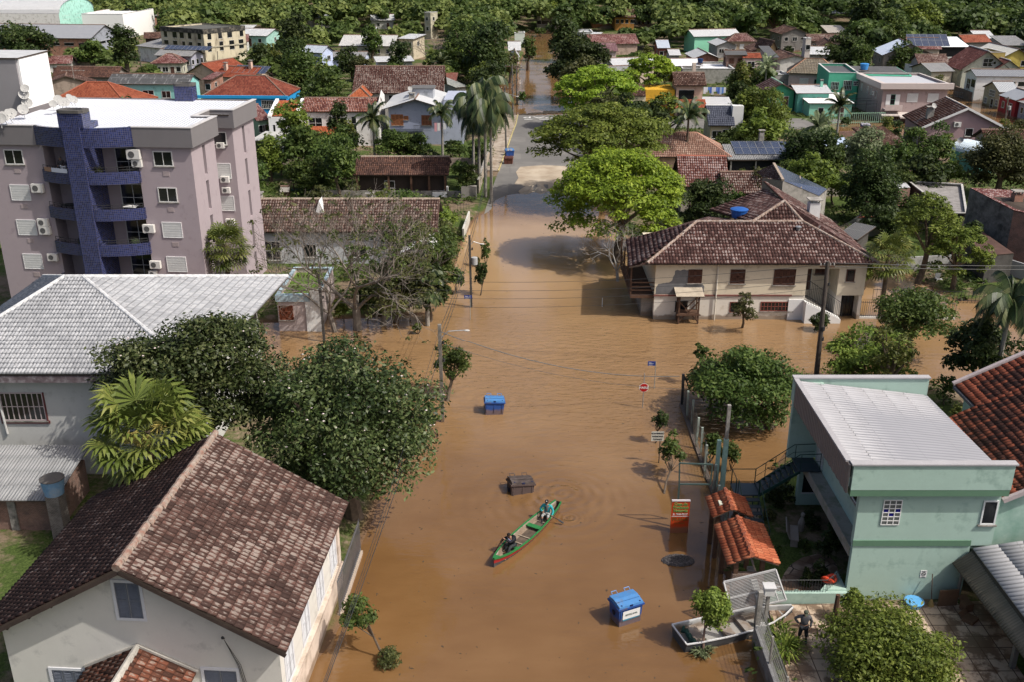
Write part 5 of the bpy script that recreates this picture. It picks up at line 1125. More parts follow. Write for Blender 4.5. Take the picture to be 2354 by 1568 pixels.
for d_ in(.0,.05,.12):mb.tube([(su,.55,sz),(su+.35+d_,.7,sz-1.3),(su+.55+d_,.72,sz-2.6)],.012,4)
mb.build('service_cable',IRON,gh)
# --- cream two storey house across the flooded street
ch=thing('corner_house','cream two storey house with brown hip roof and grey wall patch standing in floodwater','house',(11.5,76.55,0),0)
def lh(x,y,off=0.0):
 p=ZY('h',x,y,76.55+off);return p.x-11.5,p.z
TH1=TILE((.045,.022,.02),(.085,.04,.034),(.15,.07,.06),(.31,.275,.255),.34,w=.25,l=.38,flat=False)
eL,eR,zf=-.75,17.6,4.95
rl=P('h',655,325,7.15);L_=(rl.x-11.5,rl.y-76.55,7.15);K_=(P('h',1370,322,7.15).x-11.5,L_[1],7.15)
pa=P('h',1250,185,8.5);AP=(pa.x-11.5,pa.y-76.55+0,8.5)
M_=(P('h',1030,318,7.15).x-11.5,L_[1],7.15)
bl=P('h',180,440,4.7);BL=(bl.x-11.5,bl.y-76.55,4.7)
rf=Roof('tile',.25,.38,.05,.045)
rf.face([(eL,-.55,zf),(eR,-.55,zf),K_,L_])
rf.face([(eR,-.55,zf),(eR,AP[1],zf),AP,K_]);rf.face([(eR,AP[1],zf),(eR,13,zf),(AP[0],13,8.5),AP]);rf.face([M_,K_,AP])
rf.build(TH1,ch)
rf=Roof('tile',.25,.38,.05,.045)
rf.face([(BL[0],BL[1],zf-.3),(-2.2,-.45,zf-.3),(eL,-.5,zf),L_])
rf.face([(M_[0]-2.0,12,6.1),M_,AP,(AP[0],12,8.0)]);rf.build(TH1,ch)
mb=MB();mb.poly([L_,M_,(M_[0]-2,12,5.5),(BL[0],BL[1],zf-.35)]);mb.build('rear_roof',TH1,ch)
mb=MB()
for a,c in((L_,K_),((eL,-.5,zf),L_),((eR,-.55,zf),K_),(K_,AP),(M_,AP)):
 a,c=Vector(a),Vector(c);n=max(2,int((c-a).length/.4))
 for q in range(n):mb.tube([a.lerp(c,q/n)+Vector((0,0,.04)),a.lerp(c,(q+.98)/n)+Vector((0,0,.08))],[.14,.11],8)
mb.build('ridge_cap',M((.27,.19,.15),var=.5,scale=5,dirt=(.4,.36,.33),damt=.4),ch)
_,zband=lh(375,822);rx0,rtop=lh(1410,645);rx1,_=lh(1625,645)
mb=MB();mb.box(0,0,zband,rx0,9,4.8);mb.box(rx1,0,zband,16.9,9,4.8);mb.box(rx0,2.2,-1,rx1,9,4.8);mb.box(rx0,0,rtop+.05,rx1,2.2,4.8);mb.build('wall',CREAM,ch)
mb=MB();mb.box(.02,.06,-1,rx0,9,zband);mb.box(rx1,.1,-1,15.2,9,zband);mb.box(16.6,.1,-1,16.85,9,zband);mb.box(15.2,.9,-1,16.6,9,zband);mb.build('lower_wall',M((.66,.62,.55),var=.05,dirt=(.5,.44,.35),damt=.15),ch)
mb=MB();mb.box(-.05,-.05,zband-.05,lh(1300,822)[0],.06,zband+.07);mb.build('string_course',M((.2,.08,.07)),ch)
mb=MB();a,z=lh(1410,850);c,_=lh(1605,985)
mb.hexa([(rx0-.1,-.9,-1),(c,-.9,-1),(c,.0,-1),(rx0-.1,.0,-1),(rx0-.1,-.9,z),(c,-.9,.35),(c,.0,.35),(rx0-.1,.0,z)])
zl=lh(1300,822)[1];mb.box(lh(1300,822)[0]-.2,-.03,-1,rx0-.1,.06,z);mb.build('stair_flank',M((.74,.74,.73),var=.05),ch)
mb=MB()
for q in range(12):mb.box(rx0+q*(rx1-rx0)/12,.05,-1,rx0+(q+1)*(rx1-rx0)/12,2.2,z-q*(z-.2)/12)
mb.build('stair',CONC,ch)
mb=MB()
for q in range(22):
 t=q/21;x=rx0-.05+(c-rx0+.1)*t;zz=z+(.35-z)*t;mb.beam((x,-.85,zz),(x,-.85,zz+1.0+(0.9 if q<6 else .3)),.025)
mb.beam((rx0-.05,-.85,z+1.9),(c,-.85,1.7),.04);mb.build('stair_railing',IRON,ch)
def hw(x0,y0_,x1,y1_,st,col=None,off=0.0):
 a,zt=lh(x0,y0_);b2,zb2=lh(x1,y1_);return window(ch,(0,off),0,a,zb2,b2-a,zt-zb2,st,col)
for q in((605,650,685,735),(892,650,975,738),(1187,648,1315,748)):hw(*q,'w')
hw(1675,645,1722,728,'n',(.1,.045,.03));hw(512,865,592,930,'o',(.05,.04,.035),.06);hw(883,867,965,940,'n',(.16,.05,.035),.06);hw(1092,866,1303,930,'bars',(.2,.06,.045),.06)
window(ch,(0,2.2),0,rx0+.1,z+.1,.9,2.2,'d');window(ch,(0,2.2),0,rx1-1.2,3.2,.8,1.2,'w');window(ch,(0,.9),0,15.3,-.8,1.2,2.9,'bars',(.03,.02,.02),'gate')
a,_=lh(795,700);mb=MB();mb.tube([(a,-.08,-.5),(a,-.08,4.6),(a,-.3,4.8)],.06,8);mb.build('downpipe',M((.6,.56,.48)),ch)
pt_=[(375,812),(378,770),(395,745),(440,738),(480,728),(500,690),(510,655),(560,648),(603,650),(603,738),(690,740),(708,765),(700,812)]
mb=MB();pp=[]
for i,q in enumerate(pt_):
 r2=pt_[(i+1)%len(pt_)]
 for t in(0,.33,.66):
  x=q[0]+(r2[0]-q[0])*t+rg.uniform(-5,5)*(t>0);y=q[1]+(r2[1]-q[1])*t+rg.uniform(-4,4)*(t>0)
  u,zz=lh(x,y);pp.append((u,-.006,zz))
mb.poly(pp[::-1],[(p[0],p[2])for p in pp[::-1]]);mb.build('mortar_patch',M((.15,.15,.155),var=.2,scale=2),ch)
mb=MB();mb.box(-1.9,.2,zband-.3,0,8,zband-.05);mb.build('balcony',WOOD,ch)
mb=MB()
for y in(.25,2.8,5.4,7.9):mb.box(-1.95,y,zband,-1.83,y+.12,4.55)
for zz in(.3,.6,.95):
 mb.box(-1.93,.25,zband+zz,-1.87,8,zband+zz+.1);mb.box(-1.9,.27,zband+zz,0,.33,zband+zz+.1)
mb.build('balcony_railing',WOOD,ch)
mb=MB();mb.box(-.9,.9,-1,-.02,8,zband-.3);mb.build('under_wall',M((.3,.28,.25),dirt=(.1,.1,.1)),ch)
water_tank('deep blue lidded water tank behind the ridge of the cream house',P('h',955,318,6.6)+Vector((0,.9,.1)),.72,.62)
chimney(ch,P('h',1465,300,7).x-11.5+.3,7.5,5.5,7.9,.9,M((.7,.7,.69)))
p=P('h',1345,365,6.9);mb=MB();mb.lathe([(.16,0),(.16,.55),(.26,.56),(.26,.62),(.02,.72)],10,(p.x-11.5,p.y-76.55,6.4));mb.build('flue',METAL,ch)
fr=thing('scaffold_tower','dark wooden tower frame with cross braces in front of the cream house wall','frame',P('h',530,1015))
A0=P('h',530,1015);A1=P('h',660,1015);x1_=A1.x-A0.x;zt=ZY('h',520,815,A0.y).z
mb=MB()
for x in(0,x1_):
 for y in(0,.9):mb.beam((x,y,-1),(x,y,zt-(.2 if y else 0)),.13)
mb.build('post',WOOD,fr);mb=MB()
mb.beam((0,0,.2),(x1_,0,zt*.75),.08);mb.beam((0,0,zt*.75),(x1_,0,.2),.08);mb.beam((0,.9,.3),(x1_,.9,zt*.75),.07);mb.build('brace',WOOD,fr)
mb=MB();zz=zt*.33;mb.box(-.15,-.1,zz,x1_+.1,1.0,zz+.06);mb.beam((-.2,-.08,zz-.05),(x1_+.2,-.08,zz-.05),.1);mb.build('platform',WOOD,fr)
rf=Roof();rf.face([(-.35,-.4,zt-.05),(x1_+.35,-.4,zt-.05),(x1_+.35,1.3,zt+.35),(-.35,1.3,zt+.35)],.06);rf.build(M((.42,.36,.28),var=.3),fr)
t,w_,A,ang=house('white_house','white house under the leafless tree with a wide dark brown tile roof','house','e',20,1115,1330,1115,3.6,9.5,'gx',2.6,PAINT(.5,.51,.54,.2),tm(T_BROWN,True,c2=(.10,.06,.05),la=.4),win=None,geo='tile',rz=0,wins=[('f',.08,.7,1.7,1.9,'g'),('f',.3,1.0,1.2,1.3,'g'),('f',.55,1.0,1.6,1.3,'n')],ridge=RIDGE2,zb=-1)
chimney(t,.9,4.2,4.2,6.0,.8,CONC);chimney(t,w_*.63,4.4,4.2,5.9,.6,CONC)
mb=MB();mb.poly([(w_*.36,2.2,4.6),(w_*.36+1.0,2.2,4.6),(w_*.36+.5,2.2,6.0)]);mb.poly([(w_*.36,2.2,4.6),(w_*.36+.5,2.2,6.0),(w_*.36+.5,3.9,6.0)]);mb.poly([(w_*.36+1,2.2,4.6),(w_*.36+.5,3.9,6.0),(w_*.36+.5,2.2,6.0)]);mb.build('dormer',WHITE,t)
house('white_wing','white gabled wing right of the leafless tree','house','e',1080,1260,1300,1240,3.0,9,'gy',.8,M((.6,.6,.6),var=.06),M((.7,.7,.7),var=.1),win=(1,1),rz=0,oh=.2)
t,w_,A,ang=house('small_house','small flat pink and white house with pale blue edge by the left flooded lane','house','A',1715,262,1975,262,3.0,7,'flat',0,M((.50,.42,.40),var=.05),M((.12,.2,.03),var=.3),win=None,zb=-1,wins=[('f',.05,1.0,1.0,1.1,'w',(.2,.06,.03))],rimmat=M((.4,.52,.58)))
mb=MB();mb.box(-.1,-.12,2.5,w_*.8,-.003,3.02);mb.build('fascia',M((.4,.52,.58)),t);mb=MB();mb.box(w_*.68,-.1,-1,w_+.1,0,2.5);mb.box(w_*.8,-.1,2.5,w_+.1,0,3.4);mb.build('white_wall',M((.72,.72,.7)),t)
# --- mint green building, right foreground
mh=thing('mint_building','pale mint green two storey building with a white corrugated roof and dark green bands','building',(15.45,38.7,0),0)
ox,oy=15.45,38.7
GB=M((.105,.20,.13),var=.08);CAPM=M((.36,.35,.36),var=.12)
mb=MB();mb.box(0,0,3.33,6.3,.25,6.13);mb.box(0,.25,3.33,.02,.3,6.13);mb.box(.02,0,-.5,5.35,.25,3.33);mb.box(.7,.25,3.0,6.2,8.5,6.6);mb.box(1.4,.25,-.5,5.3,8.6,3.0)
mb.box(-.8,8.5,3.2,.7,8.75,7.5);mb.box(-.1,8.3,-.5,1.4,8.6,3.0);mb.build('wall',MINT,mh)
mb=MB();mb.box(-.58,-.35,6.42,6.45,-.1,7.65);mb.box(-.8,8.75,6.4,6.2,9.0,7.7);mb.box(5.9,-.1,6.4,6.4,0,7.6);mb.build('parapet',MINT,mh)
mb=MB();mb.box(-.58,-.34,6.1,6.42,0,6.417);mb.build('upper_band',GB,mh)
mb=MB();mb.box(-.02,-.05,3.33,5.33,-.002,3.62);mb.build('lower_band',GB,mh)
mb=MB();mb.box(-.68,-.42,7.653,6.55,-.03,7.73);mb.box(-.85,8.68,7.703,6.25,9.06,7.78);mb.box(-.85,-.03,7.653,-.6,8.68,7.74);mb.build('coping',CAPM,mh)
FS=CORR((.19,.165,.155),(.28,.26,.25),.2,pitch=.25,rough=.7)
mb=MB();n=30
for q in range(n):
 y0_,y1_=-.3+q*9.0/n,-.3+(q+1)*9.0/n;mb.hexa([(-.78,y0_,6.25+.04*(q%2)),(-.7,y0_,6.25+.04*(q%2)),(-.7,y1_,6.25+.04*(q%2)),(-.78,y1_,6.25+.04*(q%2)),(-.78,y0_,7.65),(-.7,y0_,7.65),(-.7,y1_,7.65),(-.78,y1_,7.65)])
mb.build('fascia',FS,mh)
rf=Roof('corr',.27,1.1,.08,.005);a=[(-.6,8.7,7.5),(-.6,-.05,7.5),(6.45,-.05,7.0),(6.2,8.7,6.4)]
rf.face([(-.6,8.7,7.55),(-.6,-.05,7.55),(6.35,-.05,6.95),(6.2,8.7,6.75)],.06);rf.build(CORR((.33,.33,.35),(.25,.25,.26),.25,pitch=.27,flat=False,rough=.5),mh)
mb=MB();mb.box(-.7,-.05,6.9,.7,8.5,6.96);mb.build('soffit',M((.5,.55,.5)),mh)
mb=MB();mb.box(.05,.25,2.9,.7,7.9,3.06);mb.box(-.02,.25,2.6,.05,8.3,3.12);mb.build('ledge',M((.32,.30,.26),var=.2,dirt=(.14,.16,.1)),mh)
window(mh,(.7,8.5),-math.pi/2,.3,3.2,1.0,2.3,'d',(.45,.47,.46));window(mh,(.7,8.5),-math.pi/2,1.6,4.6,.5,.8,'o');window(mh,(.7,8.5),-math.pi/2,3.0,4.4,2.0,.9,'g');window(mh,(.7,8.5),-math.pi/2,5.9,4.3,1.8,.9,'g')
window(mh,(1.4,8.5),-math.pi/2,.7,.9,1.0,1.6,'o');window(mh,(1.4,8.5),-math.pi/2,3.0,.2,2.2,2.4,'o');window(mh,(1.4,8.5),-math.pi/2,6.0,.2,1.6,2.4,'o');window(mh,(-.1,8.3),0,.25,1.2,1.0,1.3,'o')
gb=MB();gx0,gz0,bw,bh=1.12,4.45,.265,.21;fr_=MB()
for i in range(3):
 for j in range(6):gb.box(gx0+i*bw+.02,-.03,gz0+j*bh+.02,gx0+(i+1)*bw-.02,.01,gz0+(j+1)*bh-.02,mi=(1 if(i,j)in((0,3),(2,3),(1,2))else 0))
for i in range(4):fr_.box(gx0+i*bw-.02,-.045,gz0-.02,gx0+i*bw+.02,0,gz0+6*bh+.02)
for j in range(7):fr_.box(gx0,-.044,gz0+j*bh-.02,gx0+3*bw,0,gz0+j*bh+.02)
o=fr_.build('glass_block_window',WHITE,mh);gb.build('glass_block',[M((.12,.13,.125),rough=.15,var=.5,scale=6),M((.01,.01,.16),rough=.15)],o)
window(mh,(0,0),0,5.55,4.45,.68,1.25,'g',(.66,.68,.68))
mb=MB();mb.box(-.4,-.18,.02,6.2,-.02,.16);mb.build('white_pipe',M((.66,.64,.6),dirt=(.3,.25,.2)),mh)
mb=MB();mb.box(3.31,-.02,1.62,3.6,-.002,2.0);o=mb.build('notice_plate',WHITE,mh)
rg_=MB();n=20
for i in range(n):
 a,c=2*math.pi*i/n,2*math.pi*(i+1)/n;rg_.beam((3.455+.09*math.cos(a),-.025,1.81+.09*math.sin(a)),(3.455+.09*math.cos(c),-.025,1.81+.09*math.sin(c)),.018,.008,(0,1,0))
rg_.beam((3.39,-.025,1.875),(3.52,-.025,1.745),.018,.008,(0,1,0));rg_.box(3.40,-.024,1.79,3.50,-.021,1.82);rg_.build('no_smoking_mark',DARK,o)
for zz in(1.94,1.65):text_mesh('PROIBIDO' if zz>1.8 else 'FUMAR',.045,DARK,o,(3.455,-.0225,zz),(R(90),0,0))
mb=MB();mb.box(-3.65,-.32,-.3,-.02,-.1,.95);mb.box(-2.4,-.02,-.3,-2.2,0,.95)
mb.hexa([(-1.2,-.1,.0),(.0,-.1,.0),(.0,1.2,.0),(-.02,1.4,.0),(-1.2,-.1,1.0),(.0,-.1,1.0),(.0,1.2,1.0),(-.02,1.4,1.0)]);mb.build('garden_wall',MINT,mh)
mb=MB();[mb.tube([(-3.6+q*.13,-.2,.95),(-3.6+q*.13,-.2,1.6)],.012,4)for q in range(20)];mb.tube([(-3.6,-.2,1.6),(-1.0,-.2,1.6),(0,.7,1.6)],.02,4);[mb.tube([(-1.0+q*.1,-.2+q*.09,.95),(-1.0+q*.1,-.2+q*.09,1.6)],.012,4)for q in range(11)];mb.build('garden_railing',IRON,mh)
oh_=thing('tiled_house','house with a big moss blackened orange tile roof right of the mint building','house',(22.0,39.2,0),0)
TO=TILE((.055,.028,.022),(.09,.038,.028),(.30,.09,.05),(.42,.12,.06),.32,w=.24,l=.36,flat=False)
TO2=TILE((.26,.075,.04),(.36,.10,.055),(.42,.13,.07),(.15,.08,.06),.2,w=.24,l=.36,flat=False)
rf=Roof('tile',.24,.36,.055,.05);rf.face([(.0,7.3,5.6),(0,-.3,5.6),(6.5,-.3,8.9),(6.5,7.3,8.9)]);rf.face([(1.9,9.9,6.55),(1.9,7.35,6.55),(6.5,7.35,8.9),(6.5,9.9,8.9)]);rf.build(TO,oh_)
rf=Roof('tile',.24,.36,.06,.05)
for q in([(0.02,7.32,5.63),(0.02,7.0,5.63),(6.5,7.0,8.93),(6.5,7.32,8.93)],[(1.92,9.92,6.58),(1.92,9.3,6.58),(6.5,9.3,8.93),(6.5,9.92,8.93)],[(-.02,7.3,5.63),(-.02,-.35,5.63),(.55,-.35,5.92),(.55,7.3,5.92)],[(1.9,9.9,6.58),(1.9,7.3,6.58),(2.5,7.3,6.88),(2.5,9.9,6.88)]):rf.face(q,.03)
rf.build(TO2,oh_,name='tile_border')
mb=MB();mb.beam((-.1,-.4,5.62),(6.5,-.4,8.95),.18,.2);mb.beam((1.8,10.05,6.55),(6.5,10.05,8.97),.22,.26);mb.build('verge',M((.42,.36,.36),var=.15),oh_)
mb=MB();mb.box(-.3,.0,-.5,6.5,.0+7,5.4);mb.hexa([(0,-.02,5.4),(6.5,-.02,5.4),(6.5,.2,5.4),(0,.2,5.4),(0,-.02,5.5),(6.5,-.02,8.7),(6.5,.2,8.7),(0,.2,5.5)]);mb.box(2.3,7,-.5,6.5,9.6,6.5);mb.build('wall',M((.35,.49,.425),var=.06,rough=.75,dirt=(.17,.32,.25),damt=.5,scale=.5),oh_)
mb=MB();mb.beam((-.12,7.3,5.5),(1.95,7.3,6.5),.1,.16);mb.beam((1.78,9.9,6.45),(1.78,7.3,6.45),.1,.16);mb.build('fascia',M((.12,.12,.13)),oh_)
ax=thing('annex_shed','annex with white corrugated roof, mossy awning and orange walls, bottom right corner','shed',(20.85,31.5,0),0)
rf=Roof('corr',.26,1.1,.08,.005);rf.face([(0,7.1,3.25),(0,-3,3.25),(6,-3,4.3),(6,7.1,4.3)],.05);rf.build(CORR((.38,.38,.39),(.2,.19,.18),.35,pitch=.26,flat=False),ax)
rf=Roof('corr',.15,1.1,.04,.005);rf.face([(-.75,7.15,2.45),(-.5,-1.5,2.45),(.05,-1.5,3.0),(.0,7.15,3.0)],.04);rf.build(CORR((.17,.145,.11),(.05,.045,.035),.6,pitch=.15,flat=False),ax,name='awning')
mb=MB();mb.box(.02,-3,2.9,.14,7.1,3.18);mb.build('gutter',M((.06,.055,.05)),ax)
OW=M((.38,.13,.03),var=.08,dirt=(.2,.08,.03))
mb=MB();mb.box(1.0,-3,-.3,6,-1,3.3);mb.box(1.0,-.2,-.3,6,1.6,3.3);mb.box(1.0,2.8,-.3,6,6.9,3.3);mb.box(1.6,-1,-.3,6,2.8,3.3);mb.build('wall',OW,ax)
mb=MB();[mb.box(.1,y,-.3,.3,y+.2,2.9)for y in(-.4,2.4)];mb.tube([(-.35,6.9,0),(-.35,6.9,2.5)],.07,8);mb.build('post',M((.16,.15,.14)),ax)
# ---- paving of the drive and the courtyard
def paving(name,pts,z,c1,c2,joint,size,rnd=False):
 m,nt,b=newmat('stone_paving');tc=N(nt,'TexCoord')
 if rnd:
  v1=N(nt,'TexVoronoi',i_Scale=size);v1.feature='DISTANCE_TO_EDGE';nt.links.new(tc.outputs['Object'],v1.inputs['Vector'])
  e=math_(nt,'LESS_THAN',v1.outputs['Distance'],.05);v2=N(nt,'TexVoronoi',i_Scale=size);nt.links.new(tc.outputs['Object'],v2.inputs['Vector']);rv=N(nt,'SeparateColor');nt.links.new(v2.outputs['Color'],rv.inputs[0]);rr=rv.outputs[0]
 else:
  sp=N(nt,'SeparateXYZ');nt.links.new(tc.outputs['Object'],sp.inputs[0]);u=math_(nt,'DIVIDE',sp.outputs[0],size);v=math_(nt,'DIVIDE',sp.outputs[1],size)
  e=math_(nt,'MAXIMUM',math_(nt,'LESS_THAN',math_(nt,'FRACT',u),.06),math_(nt,'LESS_THAN',math_(nt,'FRACT',v),.06))
  cb=N(nt,'CombineXYZ');nt.links.new(math_(nt,'FLOOR',u),cb.inputs[0]);nt.links.new(math_(nt,'FLOOR',v),cb.inputs[1]);wn=N(nt,'TexWhiteNoise');nt.links.new(cb.outputs[0],wn.inputs['Vector']);rr=wn.outputs['Value']
 col=ramp(nt,rr,[(0,c1),(1,c2)]);d=noise(nt,tc.outputs['Object'],.9,6,.7)
 wet=ramp(nt,d,[(.45,0.0),(.52,1.0)])
 col=mixc(nt,e,col,joint);col=mixc(nt,math_(nt,'MULTIPLY',wet,.8),col,(.11,.065,.04))
 nt.links.new(col,b.inputs['Base Color']);nt.links.new(math_(nt,'MULTIPLY_ADD',wet,-.5,.85),b.inputs['Roughness'])
 mb=MB();mb.slab([Vector((x,y,z))for x,y in pts],.12);return tag(mb.build(name,m),None,None,kind='structure')
paving('driveway',[(11.3,30),(21.8,30),(21.8,38.55),(11.75,38.25)],.42,(.40,.30,.21),(.50,.39,.29),(.08,.05,.035),.75)
paving('courtyard',[(11.75,38.6),(15.45,38.9),(16.8,39.0),(16.8,47.0),(11.9,47.0)],.36,(.22,.17,.13),(.34,.27,.2),(.04,.03,.025),1.5,True)
# ---- clay tiled porch roofs on the fence line
TP=TILE((.33,.085,.04),(.42,.12,.055),(.48,.17,.085),(.14,.07,.05),.12,w=.21,l=.36,flat=False)
def porch(label,x,y0_,y1_,zr,ze_,xl,xr_):
 t=thing('tiled_gate_roof',label,'gate roof',(x,y0_,0),0,'tiled gate roofs on the fence line')
 rf=Roof('tile',.21,.36,.055,.06);L_=y1_-y0_
 rf.face([(xl-x,L_,ze_),(xl-x,0,ze_),(0,0,zr),(0,L_,zr)],.07);rf.face([(xr_-x,0,ze_),(xr_-x,L_,ze_),(0,L_,zr),(0,0,zr)],.07);rf.build(TP,t)
 mb=MB();n=max(3,int(L_/.36));[mb.tube([(0,L_-L_*q/n,zr+.03),(0,L_-L_*(q+.98)/n,zr+.08)],[.10,.13],8)for q in range(n)];mb.build('ridge_cap',M((.40,.12,.06),var=.3,scale=5,dirt=(.1,.05,.04)),t)
 for sx in(-.6,.6):
  for y in(.25,L_-.35):mb=MB();mb.box(sx-.1,y,-.6,sx+.1,y+.2,ze_+.12);mb.build('post',WOOD,t)
 return t
g1=porch('smaller orange clay tile gate roof with a broken tile, farther along the fence',10.76,42.3,44.2,3.02,2.55,9.85,11.75)
g2=porch('larger orange clay tile gate roof with a sooty ridge, nearer the fallen gate',10.84,38.3,41.6,3.02,2.55,9.8,12.1)
mb=MB();mb.box(-.75,.2,-.6,.7,.45,1.9);mb.build('brick_base',BRICK((.12,.07,.05),(.2,.12,.09)),g2)
mb=MB();mb.box(-.5,.6,2.85,-.3,1.0,2.93);mb.build('broken_tile',M((.5,.5,.4)),g1)
# ---- steel stairs up to the first floor walkway
st=thing('steel_stairs','dark green steel outside stairs with railings climbing to the mint building','stairs',(12.4,43.0,0),0)
mb=MB();S1=[(-.5,.3,.35),(-.5,3.0,1.75)]
for q in range(7):
 t=q/7;mb.box(-.55,.2+t*2.6,.45+t*1.3,.55,.5+t*2.6,.5+t*1.3)
for q in range(8):
 t=q/8;mb.box(.6+t*2.0,2.9,1.8+t*1.35,.9+t*2.0,3.9,1.85+t*1.35)
mb.build('step',M((.045,.055,.06),rough=.6),st)
mb=MB();mb.box(-.7,2.8,1.68,.65,4.0,1.76);mb.box(2.5,2.8,3.12,3.65,4.4,3.2);mb.build('landing',M((.04,.055,.065),rough=.5),st)
RAIL=M((.015,.05,.04),rough=.5);mb=MB()
for y in(2.85,3.95):
 mb.beam((.6,y,1.7),(2.6,y,3.1),.05,.16);mb.tube([(.6,y,2.65),(2.5,y,4.1),(3.6,y,4.15)],.025,5);mb.tube([(.6,y,2.2),(2.5,y,3.65),(3.6,y,3.7)],.015,4)
 for t in(0,.25,.5,.75,1):mb.tube([(.6+2*t,y,1.75+1.4*t),(.6+2*t,y,2.65+1.4*t)],.02,4)
for x in(-.55,.55):
 mb.beam((x,.2,.35),(x,2.85,1.68),.05,.16);mb.tube([(x,.1,.3),(x,.1,1.3),(x,2.8,2.65)],.025,5);mb.tube([(x,1.4,1.0),(x,1.4,2.0)],.02,4);mb.tube([(x,2.8,1.7),(x,2.8,2.65)],.02,4)
mb.tube([(-.65,2.8,2.65),(-.65,3.95,2.65),(.6,3.95,2.65)],.025,5)
for q in((-.65,2.85),(-.65,3.95),(.6,3.95),(.6,2.85)):mb.tube([(q[0],q[1],-.3),(q[0],q[1],2.65)],.03,5)
mb.tube([(3.6,4.35,3.2),(3.6,4.35,4.2)],.02,4);mb.tube([(3.6,2.85,3.2),(3.6,2.85,4.2)],.02,4);mb.tube([(2.5,4.35,4.2),(3.6,4.35,4.2)],.025,4);mb.build('railing',RAIL,st)
# ---- fence on the right bank
POSTC=M((.34,.40,.35),var=.2,dirt=(.12,.12,.1))
fe=thing('mesh_fence','leaning wire mesh fence on concrete posts along the right edge of the flooded street','fence',(11.3,60.2,0),0)
pts=[(0,0),(-.02,-2.2),(.1,-3.2),(-.1,-6.0),(.05,-7.0),(-.2,-9.5),(-.1,-11.5),(-.3,-14.0),(-.35,-16.0)]
mb=MB();mb.beam((0,0,-.6),(-.05,0,2.3),.16);mb.beam((-.05,0,2.3),(.45,.1,1.2),.08);mb.build('corner_post',IRON,fe)
for i,(x,y)in enumerate(pts[1:]):mb=MB();mb.beam((x,y,-.6),(x+.05*((i%3)-1),y,2.1-.15*(i%2)),.12);mb.build('post',POSTC,fe)
mb=MB();rg=random.Random(5)
for(a,c)in zip(pts,pts[1:]):
 A_,C2=Vector((a[0],a[1],0)),Vector((c[0],c[1],0));n=int((C2-A_).length/.16)
 for q in range(n):
  p=A_.lerp(C2,q/n);lean=.1*math.sin(q*.4+a[1]);mb.beam(p+Vector((0,0,.0)),p+Vector((lean,0,1.65)),.014)
 for zz in(.25,.5,.75,1.0,1.3,1.62):mb.beam(A_+Vector((.06*zz,0,zz)),C2+Vector((.06*zz,0,zz-.05)),.016)
mb.build('wire_mesh',M((.10,.10,.09)),fe)
mb=MB();mb.box(-.15,-20.5,-.6,.1,.1,.12);mb.build('base_wall',M((.15,.12,.10),var=.3),fe)
gp=thing('gate_pillars','pair of tall slim mint green pillars by the tiled gate roofs','pillar',P('E',930,1230,.1))
zt=ZY('E',940,578,gp.location.y).z
mb=MB();mb.box(-.12,-.12,-.4,.12,.12,zt*.62);mb.build('pillar',M((.36,.55,.47),var=.1,dirt=(.2,.3,.25)),gp);mb=MB();mb.box(-.09,-.09,zt*.62,.09,.09,zt);mb.build('pillar_top',CONC,gp)
mb=MB();mb.box(-.42,.15,-.4,-.22,.35,zt*.58);mb.build('pillar',M((.36,.55,.47),var=.1,dirt=(.2,.3,.25)),gp)
# ---- fallen gate, leaning beam, lamp, street side fence near bottom
ga=thing('fallen_gate','grey steel gate leaf torn off and tilted over the moored boat','gate',(12.0,37.6,0),0)
c=[ZY('G',635,1045,36.9),ZY('G',1045,955,37.5),ZY('G',965,725,38.2),ZY('G',575,820,37.6)];c=[Vector(q)-Vector((12.0,37.6,0))for q in c]
mb=MB()
for i in range(4):mb.beam(c[i],c[(i+1)%4],.07)
mb.beam(c[0].lerp(c[3],.45),c[1].lerp(c[2],.45),.05);mb.beam(c[0].lerp(c[1],.72),c[3].lerp(c[2],.72),.04)if False else None
mb.beam(c[0].lerp(c[1],.86),(c[0].lerp(c[1],.86)).lerp(c[3].lerp(c[2],.86),.45),.04)
mb.build('frame',M((.38,.38,.38),var=.15,rough=.5),ga)
mb=MB()
for q in range(1,22):mb.beam(c[0].lerp(c[3],q/22),c[1].lerp(c[2],q/22),.022)
mb.build('bar',M((.32,.32,.32),var=.15,rough=.5),ga)
a0_=ZY('G',845,962,37.2);a1_=ZY('G',772,712,39.4);pb=thing('leaning_beam','thick weathered white beam leaning over the fallen steel gate','beam',(a0_.x,a0_.y,0))
mb=MB();q0=Vector(a0_)-pb.location;q1=Vector(a1_)-pb.location;mb.beam(q0,q1,.28,.2);mb.build('beam',M((.42,.42,.41),var=.3,dirt=(.12,.12,.11),damt=.5),pb)
mb=MB();mb.beam((q0.x-.02,q0.y,-.4),(q0.x-.02,q0.y,q0.z-.1),.22);mb.build('post',CONC,pb)
lp=thing('lamp_post','short grey post with a square white lantern beside the fallen gate','lamp post',P('G',885,1125,.3))
zt=ZY('G',898,925,lp.location.y).z;mb=MB();mb.beam((0,0,-.5),(.02,0,zt-.15),.14);mb.build('pole',CONC,lp)
mb=MB();mb.box(-.2,-.2,zt-.17,.24,.2,zt+.22);mb.build('lantern',M((.62,.62,.6),var=.1),lp);mb=MB();mb.box(-.25,-.25,zt+.223,.29,.25,zt+.27);mb.build('lantern_cap',M((.5,.5,.5)),lp)
wf=thing('street_fence','low grey wall topped with wire netting at the bottom right of the water','fence',(10.68,35.9,0),0)
mb=MB();mb.box(-.12,-6,-.6,.12,0,1.05);mb.build('low_wall',M((.22,.22,.22),var=.15,dirt=(.1,.1,.1)),wf)
mb=MB();[mb.beam((0,-y,1.05),(0,-y,2.4),.09)for y in(.05,2.4,4.8)];mb.beam((0,-.05,-.4),(0,-.05,2.9),.2);mb.build('post',CONC,wf)
